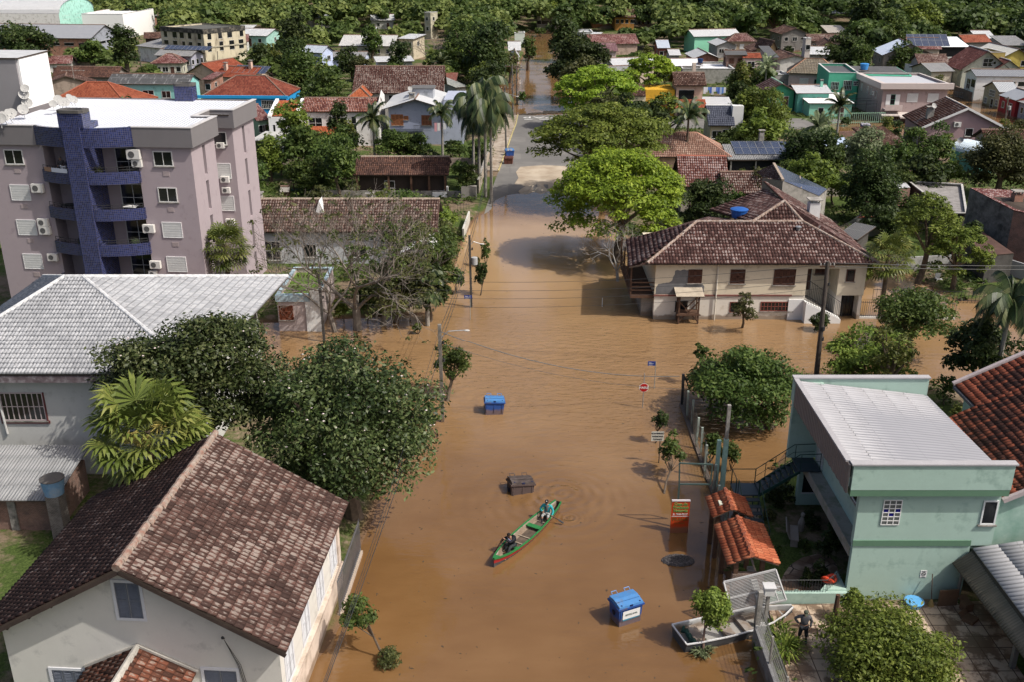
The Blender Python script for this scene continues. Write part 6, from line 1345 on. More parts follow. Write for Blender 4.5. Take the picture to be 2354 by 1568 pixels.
mb=MB();[mb.beam((0,-.05-q*.09,1.05),(.06,-.05-q*.09,2.3),.012)for q in range(66)];[mb.beam((0,-.05,z_),(0,-6,z_),.014)for z_ in(1.2,1.4,1.6,1.8,2.0,2.28)];mb.build('wire_mesh',M((.2,.2,.19)),wf)
mb=MB();mb.box(-.1,-.2,.0,.35,.1,1.2);mb.build('meter_box',M((.5,.5,.49)),wf)
pl=thing('planter_wall','concrete planter wall between driveway and round bush','planter',(14.6,30.0,0));mb=MB();mb.box(-.35,-2,-.3,.0,4.6,1.0);mb.box(0,-2,-.3,.5,4.6,.75);mb.build('planter_wall',M((.17,.18,.17),var=.2,dirt=(.08,.09,.07)),pl)
p=P('G',1385,1215,.4);wp_=thing('stake','dark weathered wooden stake at the edge of the round bush','post',(p.x,p.y,.3));mb=MB();mb.tube([(0,0,-.3),(.05,0,2.2)],[.13,.1],7);mb.build('stake',WOOD,wp_)
def simple(name,label,cat,loc,parts,rz=0.0,group=None):
 t=thing(name,label,cat,loc,rz,group)
 for nm,mb,mat in parts:mb.build(nm,mat,t)
 return t
b1=MB();b1.tube([(0,0,.25),(-.02,.32,1.5)],.02,6);b2=MB();b2.lathe([(.16,0),(.12,.12),(.05,.32)],10)
simple('broom','straw broom standing upright against the mint wall','broom',(19.25,38.2,.42),[('handle',b1,WOOD),('bristles',b2,M((.35,.25,.1),var=.3))])
b1=MB();b1.lathe([(.3,0),(.42,.28),(.44,.3)],16);b1.lathe([(.40,.285),(.3,.05),(.01,.05)],16)
simple('basin','light blue plastic basin leaning at the foot of the mint wall','basin',(18.45,38.15,.42),[('basin',b1,M((.12,.38,.7),rough=.4))])
for i,(x,y,w_,d_,h2,rz2)in enumerate(((20.0,38.2,.9,.08,.85,.1),(20.75,37.9,.45,.4,.4,.3),(20.6,37.1,.6,.5,.15,.7))):
 b1=MB();b1.box(-w_/2,-d_/2,0,w_/2,d_/2,h2)
 if i:b1.hexa([(-w_/2,d_/2,h2),(w_/2,d_/2,h2),(w_/2,d_/2+.02,h2),(-w_/2,d_/2+.02,h2),(-w_/2,d_/2+.18,h2+.15),(w_/2,d_/2+.18,h2+.15),(w_/2,d_/2+.2,h2+.15),(-w_/2,d_/2+.2,h2+.15)])
 simple('cardboard_box',('flattened cardboard sheet leaning on the mint wall beside the broom','small open cardboard box under the mossy awning','low soaked cardboard box nearest the orange wall')[i],'box',(x,y,.42),[('cardboard',b1,M((.17,.10,.06),var=.25))],rz2)
b1=MB();n=24
b1.tube([(.3*math.cos(2*math.pi*k/n),.14*math.sin(2*math.pi*k/n),.28+.1*math.sin(4*math.pi*k/n))for k in range(n+1)],.075,7)
b1.tube([(.28*math.cos(2*math.pi*k/n)+.03,.13*math.sin(2*math.pi*k/n),.15)for k in range(n+1)],.06,6)
simple('hose_coil','coil of bright red orange hose on the corner of the garden railing','hose',(14.75,39.1,1.0),[('hose',b1,M((.62,.06,.02),rough=.4))])
b1=MB();b1.box(-.7,-.2,.42,.7,.2,.5);b1.box(-.6,-.18,0,-.48,.18,.42);b1.box(.48,-.18,0,.6,.18,.42);b2=MB();b2.hexa([(-.7,.2,.5),(.7,.2,.5),(.7,.26,.5),(-.7,.26,.5),(-.7,.4,.95),(.7,.4,.95),(.7,.46,.95),(-.7,.46,.95)])
simple('garden_bench','pale concrete bench in the shaded courtyard of the mint building','bench',(14.35,43.6,.36),[('seat',b1,M((.27,.24,.21),var=.2)),('backrest',b2,M((.27,.24,.21),var=.2))],1.35)
b1=MB();b1.tube([(0,0,0),(0,.02,.5),(.03,0,.85)],[.14,.18,.08],8);b1.ell((.03,0,.98),(.12,.12,.14));
simple('garden_statue','small white garden figure behind the shaded concrete bench','statue',(14.95,44.5,.36),[('figure',b1,M((.26,.23,.2),var=.2))])
# --- trees
L_DARK=LEAF((.010,.022,.005),(.028,.05,.011),(.065,.095,.022));L_MID=LEAF((.018,.038,.007),(.05,.088,.015),(.11,.155,.03))
L_BRIGHT=LEAF((.06,.11,.006),(.15,.235,.009),(.24,.32,.018));L_LIME=LEAF((.04,.07,.008),(.10,.15,.017),(.18,.23,.035))
L_OLIVE=LEAF((.025,.035,.01),(.06,.075,.022),(.12,.13,.045));L_SILVER=LEAF((.05,.08,.035),(.12,.17,.09),(.24,.3,.18))
L_GLOSS=LEAF((.010,.022,.007),(.035,.058,.015),(.12,.15,.06),.2,.45);L_YEL=LEAF((.03,.05,.01),(.09,.12,.02),(.2,.2,.05))
L_PALM=LEAF((.035,.06,.010),(.085,.125,.02),(.19,.21,.055),.25,.4);L_PALMD=LEAF((.01,.022,.008),(.03,.055,.018),(.10,.12,.05),.2,.4)
TONE={'dark':L_DARK,'mid':L_MID,'bright':L_BRIGHT,'lime':L_LIME,'olive':L_OLIVE,'silver':L_SILVER,'gloss':L_GLOSS,'yellow':L_YEL}
def cloud(c,r,per,size,seed=0,up=.45,aspect=.5,lo=.5):
 """leaf quads on and inside lumps: c (L,3), r (L,3)"""
 rs=np.random.RandomState(seed);c=np.asarray(c,float);r=np.asarray(r,float);L=len(c)
 k=np.repeat(np.arange(L),per);n=len(k)
 d=rs.normal(size=(n,3));d/=np.linalg.norm(d,axis=1)[:,None];d[:,2]=np.where(d[:,2]<-.3,-d[:,2]*.6,d[:,2])
 rad=lo+(1-lo)*rs.rand(n)**.6+.12*rs.normal(size=n)*(rs.rand(n)<.25)
 p=c[k]+d*r[k]*rad[:,None]
 nn=d*.55+np.array([0,0,up])+rs.normal(size=(n,3))*.42;nn/=np.linalg.norm(nn,axis=1)[:,None]
 t=np.cross(nn,rs.normal(size=(n,3)));t/=np.linalg.norm(t,axis=1)[:,None]+1e-9;b=np.cross(nn,t)
 s=size*(.6+.8*rs.rand(n))[:,None]
 v=np.stack([p-t*s,p+b*s*aspect,p+t*s-nn*s*.15,p-b*s*aspect],1).reshape(-1,3)
 f=np.arange(n*4).reshape(-1,4);lr=rs.rand(L)
 u=np.clip(.4*lr[k]+.6*rs.rand(n)**1.3,0,.999);uv=np.repeat(np.stack([u,np.zeros(n)],1),4,0)
 return v,f,uv
def lumps_round(R,n,seed,k=.36,flat=.8,low=-.35):
 rs=np.random.RandomState(seed);c=[]
 for i in range(n):
  while True:
   d=rs.normal(size=3);d/=np.linalg.norm(d)
   if d[2]>low:break
  m=rs.uniform(.5,.78)if i>n//5 else rs.uniform(0,.4)
  c.append(d*np.array(R)*m)
 c=np.array(c);r=np.array(R)[None]*rs.uniform(k*.7,k*1.25,(n,1));r[:,2]*=flat;return c,r
def lumps_canopy(R,n,seed):
 rs=np.random.RandomState(seed);c=[];r=[]
 for i in range(n):
  q=math.sqrt((i+.5)/n)*.93;a=i*2.399+rs.uniform(-.4,.4);q*=1+.10*math.sin(3*a+seed)
  z=(1-q*q)*R[2]*.95-(rs.rand()<.3)*R[2]*.5*rs.rand();c.append((q*math.cos(a)*R[0]*.9,q*math.sin(a)*R[1]*.9,z+rs.uniform(-.12,.12)*R[2]));s=rs.uniform(.13,.22);r.append((R[0]*s,R[1]*s,R[2]*.15))
  if q>.5 and i%2:c.append((q*math.cos(a)*R[0]*.88,q*math.sin(a)*R[1]*.88,(1-q*q)*R[2]*.6-R[2]*rs.uniform(.15,.75)));r.append((R[0]*s,R[1]*s,R[2]*.16))
 return np.array(c),np.array(r)
def limbs(base,targets,r0,seed,zf=.45,n=6):
 rg=random.Random(seed);mb=MB();b=Vector(base);top=sum((Vector(t)for t in targets),Vector())/len(targets)
 fork=b.lerp(top,zf);fork.x+=rg.uniform(-.2,.2);fork.z=b.z+(top.z-b.z)*zf
 mb.tube([b-Vector((0,0,.8)),b,b.lerp(fork,.5)+Vector((rg.uniform(-.1,.1),rg.uniform(-.1,.1),0)),fork],[r0*1.35,r0*1.1,r0*.85,r0*.75],8)
 for t in targets:
  t=Vector(t);m=fork.lerp(t,.5)+Vector((rg.uniform(-.2,.2),rg.uniform(-.2,.2),rg.uniform(.0,.25)*(t-fork).length*.5));mb.tube([fork,m,t],[r0*.5,r0*.3,r0*.12],n-1)
 return mb
TREES=[]
def tree(kind,tone,z,cx,cy,rpx,h,label,rz=None,leaf=.16,dens=1.0,base=None,name='tree',nl=None,cat='tree',group=None,zc=None,bark=None,ry=1.0,thin=1.0):
 s=ZN[z][2];rzv=(rz if rz is not None else h*.36)*(1.0 if kind=='bush' else 1.12);zc=zc if zc is not None else h-rzv
 p=P(z,cx,cy,zc);dist=math.hypot(p.x,p.y,CH-zc);Rr=rpx/s*dist*1.06/FP
 b=P(z,*base)if base else Vector((p.x,p.y,0));g=max(H(b.x,b.y),-.3)
 t=thing(name,label,cat,(b.x,b.y,g if not base else 0),0,group);off=np.array([p.x-b.x,p.y-b.y,zc-(g if not base else 0)])
 sd=int(abs(cx*7+cy*13))%9973
 if kind=='canopy':c,r=lumps_canopy((Rr,Rr*ry,rzv),nl or 70,sd)
 else:c,r=lumps_round((Rr,Rr*ry,rzv),nl or 34,sd,flat=.85,k=.36*thin,low=-.8)
 area=4*math.pi*Rr*((Rr+rzv)/2);n=int(area/(leaf*leaf*.9)*1.5*dens);per=max(8,n//len(c))
 v,f,uv=cloud(c+off,r,per,leaf,sd,up=.75 if kind=='canopy' else .45)
 npmesh('crown',v,f,uv,TONE[tone],t)
 tg=[tuple(q)for q in(c+off)[np.random.RandomState(sd).choice(len(c),min(9 if kind!='bush' else 5,len(c)),False)]]
 limbs((0,0,0),tg,max(.05,.045*h*(.7 if kind=='bush' else 1)*min(1,Rr/2)),sd,.5 if kind!='bush' else .25).build('trunk',bark or BARK,t)
 TREES.append((p.x,p.y,zc,Rr));return t
def feather_palm(label,z,cx,cy,h,fl=2.6,nf=18,tone=None,droop=1.0,base=None,ivy=False,tr=.16,group=None,name='palm_tree',leafw=.07):
 p=P(z,cx,cy,h);g=max(H(p.x,p.y),-.3);t=thing(name,label,'palm tree',(p.x,p.y,g),0,group);rg=random.Random(label);hh=h-g
 mb=MB();mb.tube([(0,0,-.6),(0,0,0),(.03,.02,hh*.5),(0,0,hh-.3),(0,0,hh)],[tr*1.4,tr*1.2,tr,tr*.8,tr*.5],8);mb.build('trunk',GREYBARK if not ivy else BARK,t)
 mb=MB()
 for k in range(nf):
  a=2*math.pi*k/nf*2.4+rg.uniform(-.3,.3);el=rg.uniform(-.25,1.25)if k>3 else 1.3;L=fl*rg.uniform(.8,1.1);pts=[]
  d=Vector((math.cos(a)*math.cos(el),math.sin(a)*math.cos(el),math.sin(el)));q=Vector((0,0,hh));n=9
  for i in range(n+1):
   pts.append(q.copy());q+=d*(L/n);d=(d+Vector((0,0,-.13*droop*(1+i*.12)))).normalized()
  for i in range(n):
   e=(pts[i+1]-pts[i]).normalized();sd=e.cross(Vector((0,0,1)));sd=sd.normalized()if sd.length>.05 else Vector((1,0,0));u=rg.random()
   for m in range(3):
    o=pts[i].lerp(pts[i+1],m/3);ll=fl*.26*(1-abs((i+.5)/n-.45)*1.1)
    for sg in(-1,1):
     tip=o+sd*sg*ll*.75+e*ll*.45-Vector((0,0,ll*.55*droop));w=e*leafw
     mb.poly([o-w,o+w,tip+w*.3,tip-w*.3],[(u,0)]*4)
  mb.tube(pts,[.03,.03,.025,.025,.02,.02,.015,.015,.01,.01],3)
 for q in range(len(mb.uv)):pass
 mb.build('crown',tone or L_PALMD,t)
 if ivy:
  c,r=lumps_round((.7,.7,1.5),10,5);v,f,uv=cloud(c+np.array([0,0,hh*.42]),r,60,.12,3);npmesh('climbing_plant',v,f,uv,L_DARK,t)
 return t
def fan_palm(label,z,cx,cy,h,R_,nleaf=34,tone=None,base=None,tr=.2,seg=22,name='fan_palm',flowers=False):
 p=P(z,cx,cy,h);g=max(H(p.x,p.y),-.3);t=thing(name,label,'palm tree',(p.x,p.y,g),0);rg=random.Random(label);hh=h-g
 mb=MB();mb.tube([(0,0,-.6),(0,0,0),(.05,0,hh*.5),(0,0,hh)],[tr*1.3,tr*1.1,tr,tr*.9],9);mb.build('trunk',BARK,t)
 mb=MB()
 for k in range(nleaf):
  a=k*2.399;el=1.25-2.0*(k/nleaf)**.85+rg.uniform(-.1,.1);pl_=R_*rg.uniform(.45,.68)
  d=Vector((math.cos(a)*math.cos(el),math.sin(a)*math.cos(el),math.sin(el)));o=Vector((0,0,hh-.1));c=o+d*pl_-Vector((0,0,.1*pl_))
  mb.tube([o,o.lerp(c,.5)+Vector((0,0,.05)),c],[.025,.02,.015],4)
  sd=d.cross(Vector((0,0,1)));sd=sd.normalized()if sd.length>.05 else Vector((1,0,0));nrm=sd.cross(d).normalized();fr=R_*rg.uniform(.36,.46);u0=rg.uniform(0,.5)
  for s in range(seg):
   th=(s+.5)/seg*3.9-1.95;dr=d*math.cos(th)+sd*math.sin(th)+nrm*(.1 if s%2 else-.1);dr.normalize();w=sd*math.cos(th)-d*math.sin(th)
   l1,l2=fr*.72,fr*(.32+.1*rg.random());m1=c+dr*l1;w1=w*(l1*.10);tip=m1+(dr*.8-Vector((0,0,.62))).normalized()*l2
   u=min(.99,u0+.4*rg.random());mb.poly([c,m1-w1,m1+w1],[(u,0)]*3);mb.poly([m1-w1,tip,m1+w1],[(min(.99,u+.1),0)]*3)
 mb.build('crown',tone or L_PALM,t)
 if flowers:
  mb=MB()
  for k in range(7):
   a=rg.uniform(0,6.28);q=Vector((math.cos(a)*.7,math.sin(a)*.7-.3,hh+.1+rg.uniform(-.3,.2)))
   for m in range(60):mb.beam(q,q+Vector((rg.uniform(-.35,.35),rg.uniform(-.35,.35),rg.uniform(-.4,.1))),.022)
  mb.build('flower_cluster',M((.42,.35,.10),var=.3),t)
 return t
def bare_tree(label,z,bx,by,h,R_,seed=1,mat=None,depth=6,leaves=None,name='bare_tree',lean=(0,0),r0=.28,group=None):
 p=P(z,bx,by,0);g=max(H(p.x,p.y),-.3)*0;t=thing(name,label,'tree',(p.x,p.y,g),0,group);rg=random.Random(seed);mb=MB();tips=[]
 def grow(o,d,L,r,k):
  n=3;pts=[o];q=o.copy();dd=d.copy();rr=[r]
  for i in range(n):
   dd=(dd+Vector((rg.uniform(-.22,.22),rg.uniform(-.22,.22),rg.uniform(-.1,.16)))).normalized();q=q+dd*(L/n);pts.append(q.copy());rr.append(r*(1-.3*(i+1)/n))
  mb.tube(pts,[q_*.8 for q_ in rr],6 if k<2 else(4 if k<4 else 3),cap=False)
  if k>=depth:tips.append(q);return
  for i in range(rg.choice((2,3,3))if k<4 else rg.choice((2,2,3))):
   a=rg.uniform(0,6.28);sp=rg.uniform(.35,.85);x=dd.orthogonal().normalized();y=dd.cross(x)
   nd=(dd*math.cos(sp)+(x*math.cos(a)+y*math.sin(a))*math.sin(sp)+Vector((0,0,.10))).normalized();grow(pts[-1]if i<2 else pts[2],nd,L*rg.uniform(.68,.86),r*.62,k+1)
 base=Vector((0,0,-.8));mb.tube([base,(0,0,.0),(lean[0]*.3,lean[1]*.3,h*.16)],[r0*1.3,r0*1.05,r0*.9],8)
 for i in range(4):
  a=i*1.57+rg.uniform(-.4,.4);grow(Vector((lean[0]*.3,lean[1]*.3,h*.15)),Vector((math.cos(a)*R_/h*1.0+lean[0]*.1,math.sin(a)*R_/h*1.0,1)).normalized(),h*.27,r0*.6,1)
 mb.build('branches',mat or TWIG,t)
 if leaves:
  c=np.array([tuple(q)for q in rg.sample(tips,min(len(tips),leaves[1]))]);r=np.full((len(c),3),leaves[2]);v,f,uv=cloud(c,r,leaves[3],.13,seed,lo=.2);npmesh('leaves',v,f,uv,TONE[leaves[0]],t)
 return t
T_=tree;TWIG=M((.19,.165,.14),var=.35,scale=3)
v1=T_('round','gloss','v',800,985,222,10.6,'large dark leafy tree with white blossoms hanging over the street behind the tiled gable house',rz=4.9,zc=5.5,leaf=.115,dens=.85,nl=120,thin=.72,name='flowering_tree')
v2=T_('round','gloss','v',455,865,240,11.2,'broad dark leafy tree in front of the white painted pyramid roof',rz=3.7,zc=7.5,leaf=.115,dens=.8,nl=95,thin=.75,name='flowering_tree',ry=.6)
for t_,nfl in((v1,240),(v2,120)):
 me=[c for c in t_.children if c.name.startswith('crown')][0].data;rg=random.Random(nfl);mb=MB()
 for i in range(nfl):
  q=me.vertices[rg.randrange(len(me.vertices))].co
  if q.z>3:mb.ell((q.x,q.y,q.z+.03),(.07,.07,.045),4,2)
 mb.build('blossom',M((.6,.52,.5),var=.2),t_)
fan_palm('big yellow green fan palm with flower clusters rising behind the tiled gable house','v',338,990,7.2,3.15,44,flowers=True)
fan_palm('small bright fan palm at the right corner of the mauve apartment block','v',515,562,6.2,2.3,40)
T_('canopy','bright','v',1425,458,158,11,'nearest and largest bright yellow green spreading tree, beside the flooded street',rz=3.9,zc=5.9,leaf=.17,dens=1.0,nl=150,name='spreading_tree',base=(1420,600))
T_('canopy','lime','v',1395,318,160,9.2,'wide feathery green spreading tree, second of the street row',rz=3.2,zc=7.6,leaf=.2,dens=.8,nl=120,name='spreading_tree')
T_('canopy','bright','v',1372,215,97,9.5,'bright yellow green tree, third of the street row at the dry crossing',rz=3.6,zc=5.9,leaf=.26,dens=.9,nl=80,name='spreading_tree')
T_('canopy','bright','v',1497,170,66,9.5,'bright green spreading tree before the dark roofed pink and yellow house',rz=3.0,zc=6.5,leaf=.28,dens=.9,nl=60,name='spreading_tree')
T_('canopy','lime','v',1530,262,52,8,'feathery right hand spreading tree between street row and pink tile roof',rz=2.4,zc=5.6,leaf=.24,dens=.7,nl=50,name='spreading_tree')
T_('round','olive','v',1345,185,58,10,'dark olive tree right of the far street, just above the bright green crossing tree',rz=4.4,leaf=.3,dens=.9)
T_('round','dark','v',1325,140,74,13,'big dark tree leaning over the right edge of the far flooded street',rz=5,leaf=.32,dens=1)
T_('round','dark','v',1290,85,38,12,'tall black green tree at the far right bank of the flooded street',rz=5.5,leaf=.45,name='tree')
T_('round','dark','v',1118,120,62,15,'tallest dark broadleaf tree left of the far flooded street',rz=7,leaf=.32,dens=1.1,nl=50)
T_('round','olive','v',1172,150,22,7,'narrow olive tree on the left bank of the far flooded street',rz=3,leaf=.28,dens=.8);T_('round','mid','v',1215,118,17,8,'small green tree farther up the left bank of the far street',rz=3.4,leaf=.32);T_('bush','mid','v',1200,222,10,2.6,'clipped green hedge block at the lower left of the far flooded street',rz=1.2,leaf=.2)
T_('round','mid','v',1243,33,17,9,'round green tree before the burnt out shell at the street end',rz=4,leaf=.45);T_('round','lime','v',1270,28,16,10,'lighter green tree before the burnt out shell at the street end',rz=4,leaf=.45);T_('bush','mid','v',1242,70,14,3,'low green bush where the far street ends',rz=1.4,leaf=.35)
T_('round','mid','v',1065,95,38,13,'pale green topped tree leaning on the tallest dark broadleaf tree',rz=5,leaf=.35,dens=.9)
T_('round','dark','f',1290,1040,225,7.0,'dark olive tree between the cream house roof and the broken brown tiles',rz=3.2,leaf=.17,dens=.8,thin=.85)
T_('round','mid','f',1530,1050,75,4.2,'small bright green tree beside the dark olive one behind the cream house',rz=1.8,leaf=.16)
T_('round','lime','f',1690,460,190,9.0,'round yellow green tree right of the slate coloured roof',rz=4.4,leaf=.2,dens=1.1,nl=46)
T_('round','mid','f',1545,590,90,4,'low green shrub under the slate coloured roof',rz=1.8,leaf=.2)
T_('round','olive','g',185,930,130,6.5,'loose olive tree before the solar roofed concrete house',rz=2.8,leaf=.15,dens=.55,thin=.8)
T_('round','silver','f',1610,795,62,3.2,'small pale grey shrub before the solar panel carport',rz=1.2,leaf=.14,dens=.7)
T_('round','dark','g',870,950,178,9.0,'dense dark rounded tree between the concrete house and the brick wall',rz=4.6,leaf=.17,dens=1.3,nl=55)
T_('round','dark','g',470,740,185,8.5,'big dark green tree right of the solar panel carport',rz=4.4,leaf=.22,dens=1.0,nl=44)
T_('round','mid','g',620,760,80,6,'bright green bushy tree before the big dark green one',rz=2.6,leaf=.2,dens=1.0)
T_('round','silver','g',815,690,150,7.5,'pale silvery leaved tree in the gardens below the mauve gable house',rz=3.0,leaf=.2,dens=.8)
T_('round','mid','g',1010,740,100,7,'leafy green tree between the silvery tree and the vaulted turquoise house',rz=2.8,leaf=.2,dens=.8)
T_('round','mid','g',1230,670,170,8.5,'loose green tree in front of the mauve gable house wall',rz=3.8,leaf=.18,dens=.75,thin=.85)
T_('round','olive','g',1730,770,200,9.5,'large round olive green tree at the right edge beside the vaulted turquoise house',rz=4.6,leaf=.18,dens=1.25,nl=60)
T_('bush','dark','g',960,1140,140,4.2,'dark shiny shrubbery behind the thin pole near the cream house',rz=1.9,leaf=.2,dens=1)
T_('round','mid','g',1125,1075,65,4,'small leafy tree by the brick garden wall',rz=1.6,leaf=.16,dens=.7)
T_('canopy','lime','g',1230,1240,215,7.0,'feathery pale green tree over the flooded garden at right',rz=3.0,zc=4.5,leaf=.13,dens=.6,nl=70,bark=BARK,name='spreading_tree')
T_('canopy','lime','g',1450,1370,190,5.5,'second feathery tree, lower right, over the flooded garden',rz=2.2,zc=3.4,leaf=.13,dens=.6,nl=50,name='spreading_tree')
T_('round','dark','g',1545,1230,62,4.6,'dark small tree above the brown flat roof',rz=1.2,leaf=.14,dens=.9)
T_('bush','lime','g',840,1490,45,3.0,'yellow leaved shrub at the right corner of the cream house',rz=1.4,leaf=.12)
fan_palm('fan palm growing in the flooded garden right of the cream house','g',985,1370,5.4,2.25,34,tone=L_PALM,tr=.18)
feather_palm('tall slender palm before the white roofed mint house','g',665,380,8.6,2.5,15,tone=L_PALMD,tr=.15)
feather_palm('silvery bushy palm left of the tall slender palm','g',520,520,5.0,2.6,22,tone=L_SILVER,droop=.9)
feather_palm('king palm with ivy wrapped trunk rising over the pink tile roof','f',1215,455,8.0,3.2,16,tone=L_PALMD,ivy=True,droop=1.3)
feather_palm('grey green palm among the row houses behind the pink hip house','c',580,455,6.5,2.8,20,tone=L_SILVER)
T_('bush','dark','g',705,490,34,1.6,'clipped round shrub standing in brown water before the mauve pink building',rz=.9,leaf=.14,name='round_shrub')
T_('bush','yellow','g',1000,500,18,1.0,'tiny yellowish shrub in the water right of the clipped round one',rz=.5,leaf=.12,name='round_shrub')
T_('round','mid','v',1718,890,128,5.2,'dense round green tree in the flooded yard behind the wire mesh fence',rz=2.5,zc=2.5,leaf=.13,dens=1.15,nl=56,base=(1770,985))
T_('round','dark','v',1640,880,55,3.2,'darker shrub leaning on the fence beside the dense round tree',rz=1.5,leaf=.13)
T_('bush','lime','v',2052,1500,138,3.3,'dense round light green bush filling the bottom right yard',rz=1.9,zc=1.7,leaf=.085,dens=1.2,nl=60,name='round_bush')
T_('bush','lime','v',1962,1385,26,2.2,'small leafy outgrowth at the left top of the bottom right bush',rz=.7,leaf=.08,name='round_bush')
T_('round','lime','F',850,110,360,5.2,'scrubby open tree on the far side of the mint roof',rz=2.3,leaf=.12,dens=.6,thin=.85)
T_('round','mid','v',2105,735,95,5.4,'pale spreading tree over the flooded lane between railings and mint roof',rz=2.2,leaf=.13,dens=.6)
T_('round','yellow','F',1010,40,190,6.8,'thin yellow green sapling above the scrubby tree beyond the mint roof',rz=2.2,leaf=.12,dens=.3,thin=.7)
T_('bush','dark','F',620,180,120,2.6,'dark shrub at the left end behind the mint roof',rz=1.1,leaf=.12,dens=.8)
T_('round','dark','F',1780,110,300,7.2,'dark dense tree on the right edge above the orange tile roof',rz=2.8,leaf=.15,dens=1.0)
T_('bush','mid','F',1450,350,100,2.6,'loose shrub in the gap between the mint roof and the orange tile roof',rz=1.1,leaf=.11,dens=.5)
T_('bush','yellow','F',1530,560,50,2.0,'yellowish weeds in the narrow gap by the orange tile roof',rz=.8,leaf=.1,dens=.5)
feather_palm('drooping dark palm at the right edge above the orange tile house','v',2325,690,8.5,2.9,24,tone=L_PALMD,droop=1.6)
T_('round','mid','E',560,905,120,3.0,'small street tree with a bent trunk in front of the wire mesh fence',rz=1.25,leaf=.10,dens=.42,base=(490,1240),nl=18,name='street_tree',thin=.8)
T_('round','dark','E',462,665,58,2.6,'little dark topped street tree by the half hidden white sign',rz=.8,leaf=.09,dens=.8,base=(425,855),nl=12,name='street_tree')
T_('round','mid','E',770,150,58,3.3,'little tufted tree behind the corner post of the mesh fence',rz=.65,leaf=.1,dens=.8,base=(760,400),nl=12,name='street_tree')
T_('bush','mid','E',860,880,70,2.2,'green shrub behind the mint gate pillars',rz=1.0,leaf=.11);T_('bush','mid','E',1000,940,75,2.0,'green shrub to the right of the mint gate pillars',rz=.9,leaf=.11)
T_('round','lime','G',482,1020,148,2.9,'ball shaped street tree beside the aluminium boat, grass at its foot',rz=1.0,zc=1.95,leaf=.075,dens=1.2,base=(422,1345),nl=44,name='street_tree',bark=M((.2,.13,.1),var=.3))
T_('round','mid','C',1120,620,135,4.2,'young tree with light leaves behind the leaning concrete pole',rz=1.5,leaf=.11,dens=.6,base=(1080,880),nl=24,name='street_tree')
T_('round','mid','C',955,985,75,2.6,'small leafy sapling bent towards the water left of the concrete pole',rz=.9,leaf=.09,dens=.6,base=(1018,1120),nl=14,name='street_tree')
T_('round','mid','v',828,1425,48,2.9,'sapling leaning out from the near left wall over the water',rz=1.0,leaf=.09,dens=.5,base=(885,1515),nl=14,name='street_tree')
T_('bush','olive','v',893,1513,30,.8,'tangle of drifted branches at the foot of the leaning sapling',rz=.45,leaf=.06,dens=.6,name='branch_tangle',cat='shrub')
T_('bush','mid','e',1648,1245,34,2.8,'small conical conifer standing alone in the flooded street',rz=1.3,leaf=.10,name='small_conifer',nl=16)
T_('round','dark','v',1102,625,17,4.0,'slim dark tree growing right behind the second leaning pole',rz=1.7,leaf=.11,dens=.8,name='street_tree',nl=14)
T_('round','olive','h',975,920,105,3.6,'drooping thin leaved willow before the cream house wall',rz=1.4,leaf=.10,dens=.35,base=(965,1040),nl=22,name='willow',thin=.7)
T_('bush','dark','h',1488,1003,65,1.6,'round dark bush at the foot of the outside stair',rz=.9,leaf=.1,name='round_shrub')
T_('bush','dark','h',2010,990,120,2.0,'dark wet shrubs along the railings right of the cream house',rz=.8,leaf=.1,dens=.7,name='shrub');T_('bush','mid','h',2110,920,130,1.8,'low green shrubs behind the garden railings',rz=.8,leaf=.1,dens=.6,name='shrub')
for i,(x,y,r_,h2,tn,lb)in enumerate(((1195,790,60,1.3,'dark','dark purple leaved shrub by the garden railing'),(1310,760,70,1.6,'dark','spiky dark shrub beside the red hose coil'),(1230,360,75,1.4,'dark','round dark shrub beside the shaded bench'),(1350,560,80,2.2,'dark','tall dark shrub against the mint building wall'),(1180,560,55,1.0,'mid','green low shrub on the stone path'),(960,600,40,1.0,'mid','potted plant right of the larger tiled gate roof'),(920,310,55,1.3,'olive','pale grassy shrub right of the smaller tiled gate roof'),(1000,160,110,1.8,'dark','dark shrubbery under the steel stairs'),(1400,470,70,2.0,'dark','narrow dark shrub near the glass block wall corner'),(1010,60,60,2.0,'dark','shaded shrub behind the steel stairs'))):
 T_('bush',tn,'G',x,y,r_,h2,lb,rz=h2*.5,leaf=.08,dens=.8,name='shrub',cat='shrub',nl=14)
def blades(label,z,x,y,n,L,R_,tone,name='grass_clump'):
 p=P(z,x,y,0);t=thing(name,label,'plant',(p.x,p.y,max(0,H(p.x,p.y))),0);rg=random.Random(label);mb=MB()
 for i in range(n):
  a=rg.uniform(0,6.28);o=Vector((math.cos(a),math.sin(a),0))*R_*rg.random();d=Vector((math.cos(a)*rg.uniform(.2,.9),math.sin(a)*rg.uniform(.2,.9),1)).normalized();l=L*rg.uniform(.6,1.1);w=d.cross(Vector((0,0,1))).normalized()*.03;u=rg.random()
  m_=o+d*l*.6;tip=m_+(d*.5+Vector((math.cos(a),math.sin(a),-.5))).normalized()*l*.5;mb.poly([o-w,o+w,m_+w,m_-w],[(u,0)]*4);mb.poly([m_-w,m_+w,tip],[(u,0)]*3)
 mb.build('leaves',TONE[tone],t)
blades('strappy grass clump at the foot of the ball shaped street tree','G',410,1360,110,.55,.35,'silver');blades('long leaved lily clump by the low grey street wall','G',1030,1400,160,1.1,.6,'lime');blades('green lily bed behind the low grey street wall','G',960,1240,140,.8,.6,'mid')
bare_tree('large leafless grey tree in front of the white house with the brown roof','v',822,757,11.2,10.5,3,leaves=('olive',150,.35,12),depth=7,r0=.34)
bare_tree('second leafless tree with pale mottled trunk left of the large leafless one','v',770,762,10.2,9,11,depth=7,leaves=('olive',60,.25,8),lean=(-1.2,0),r0=.2)
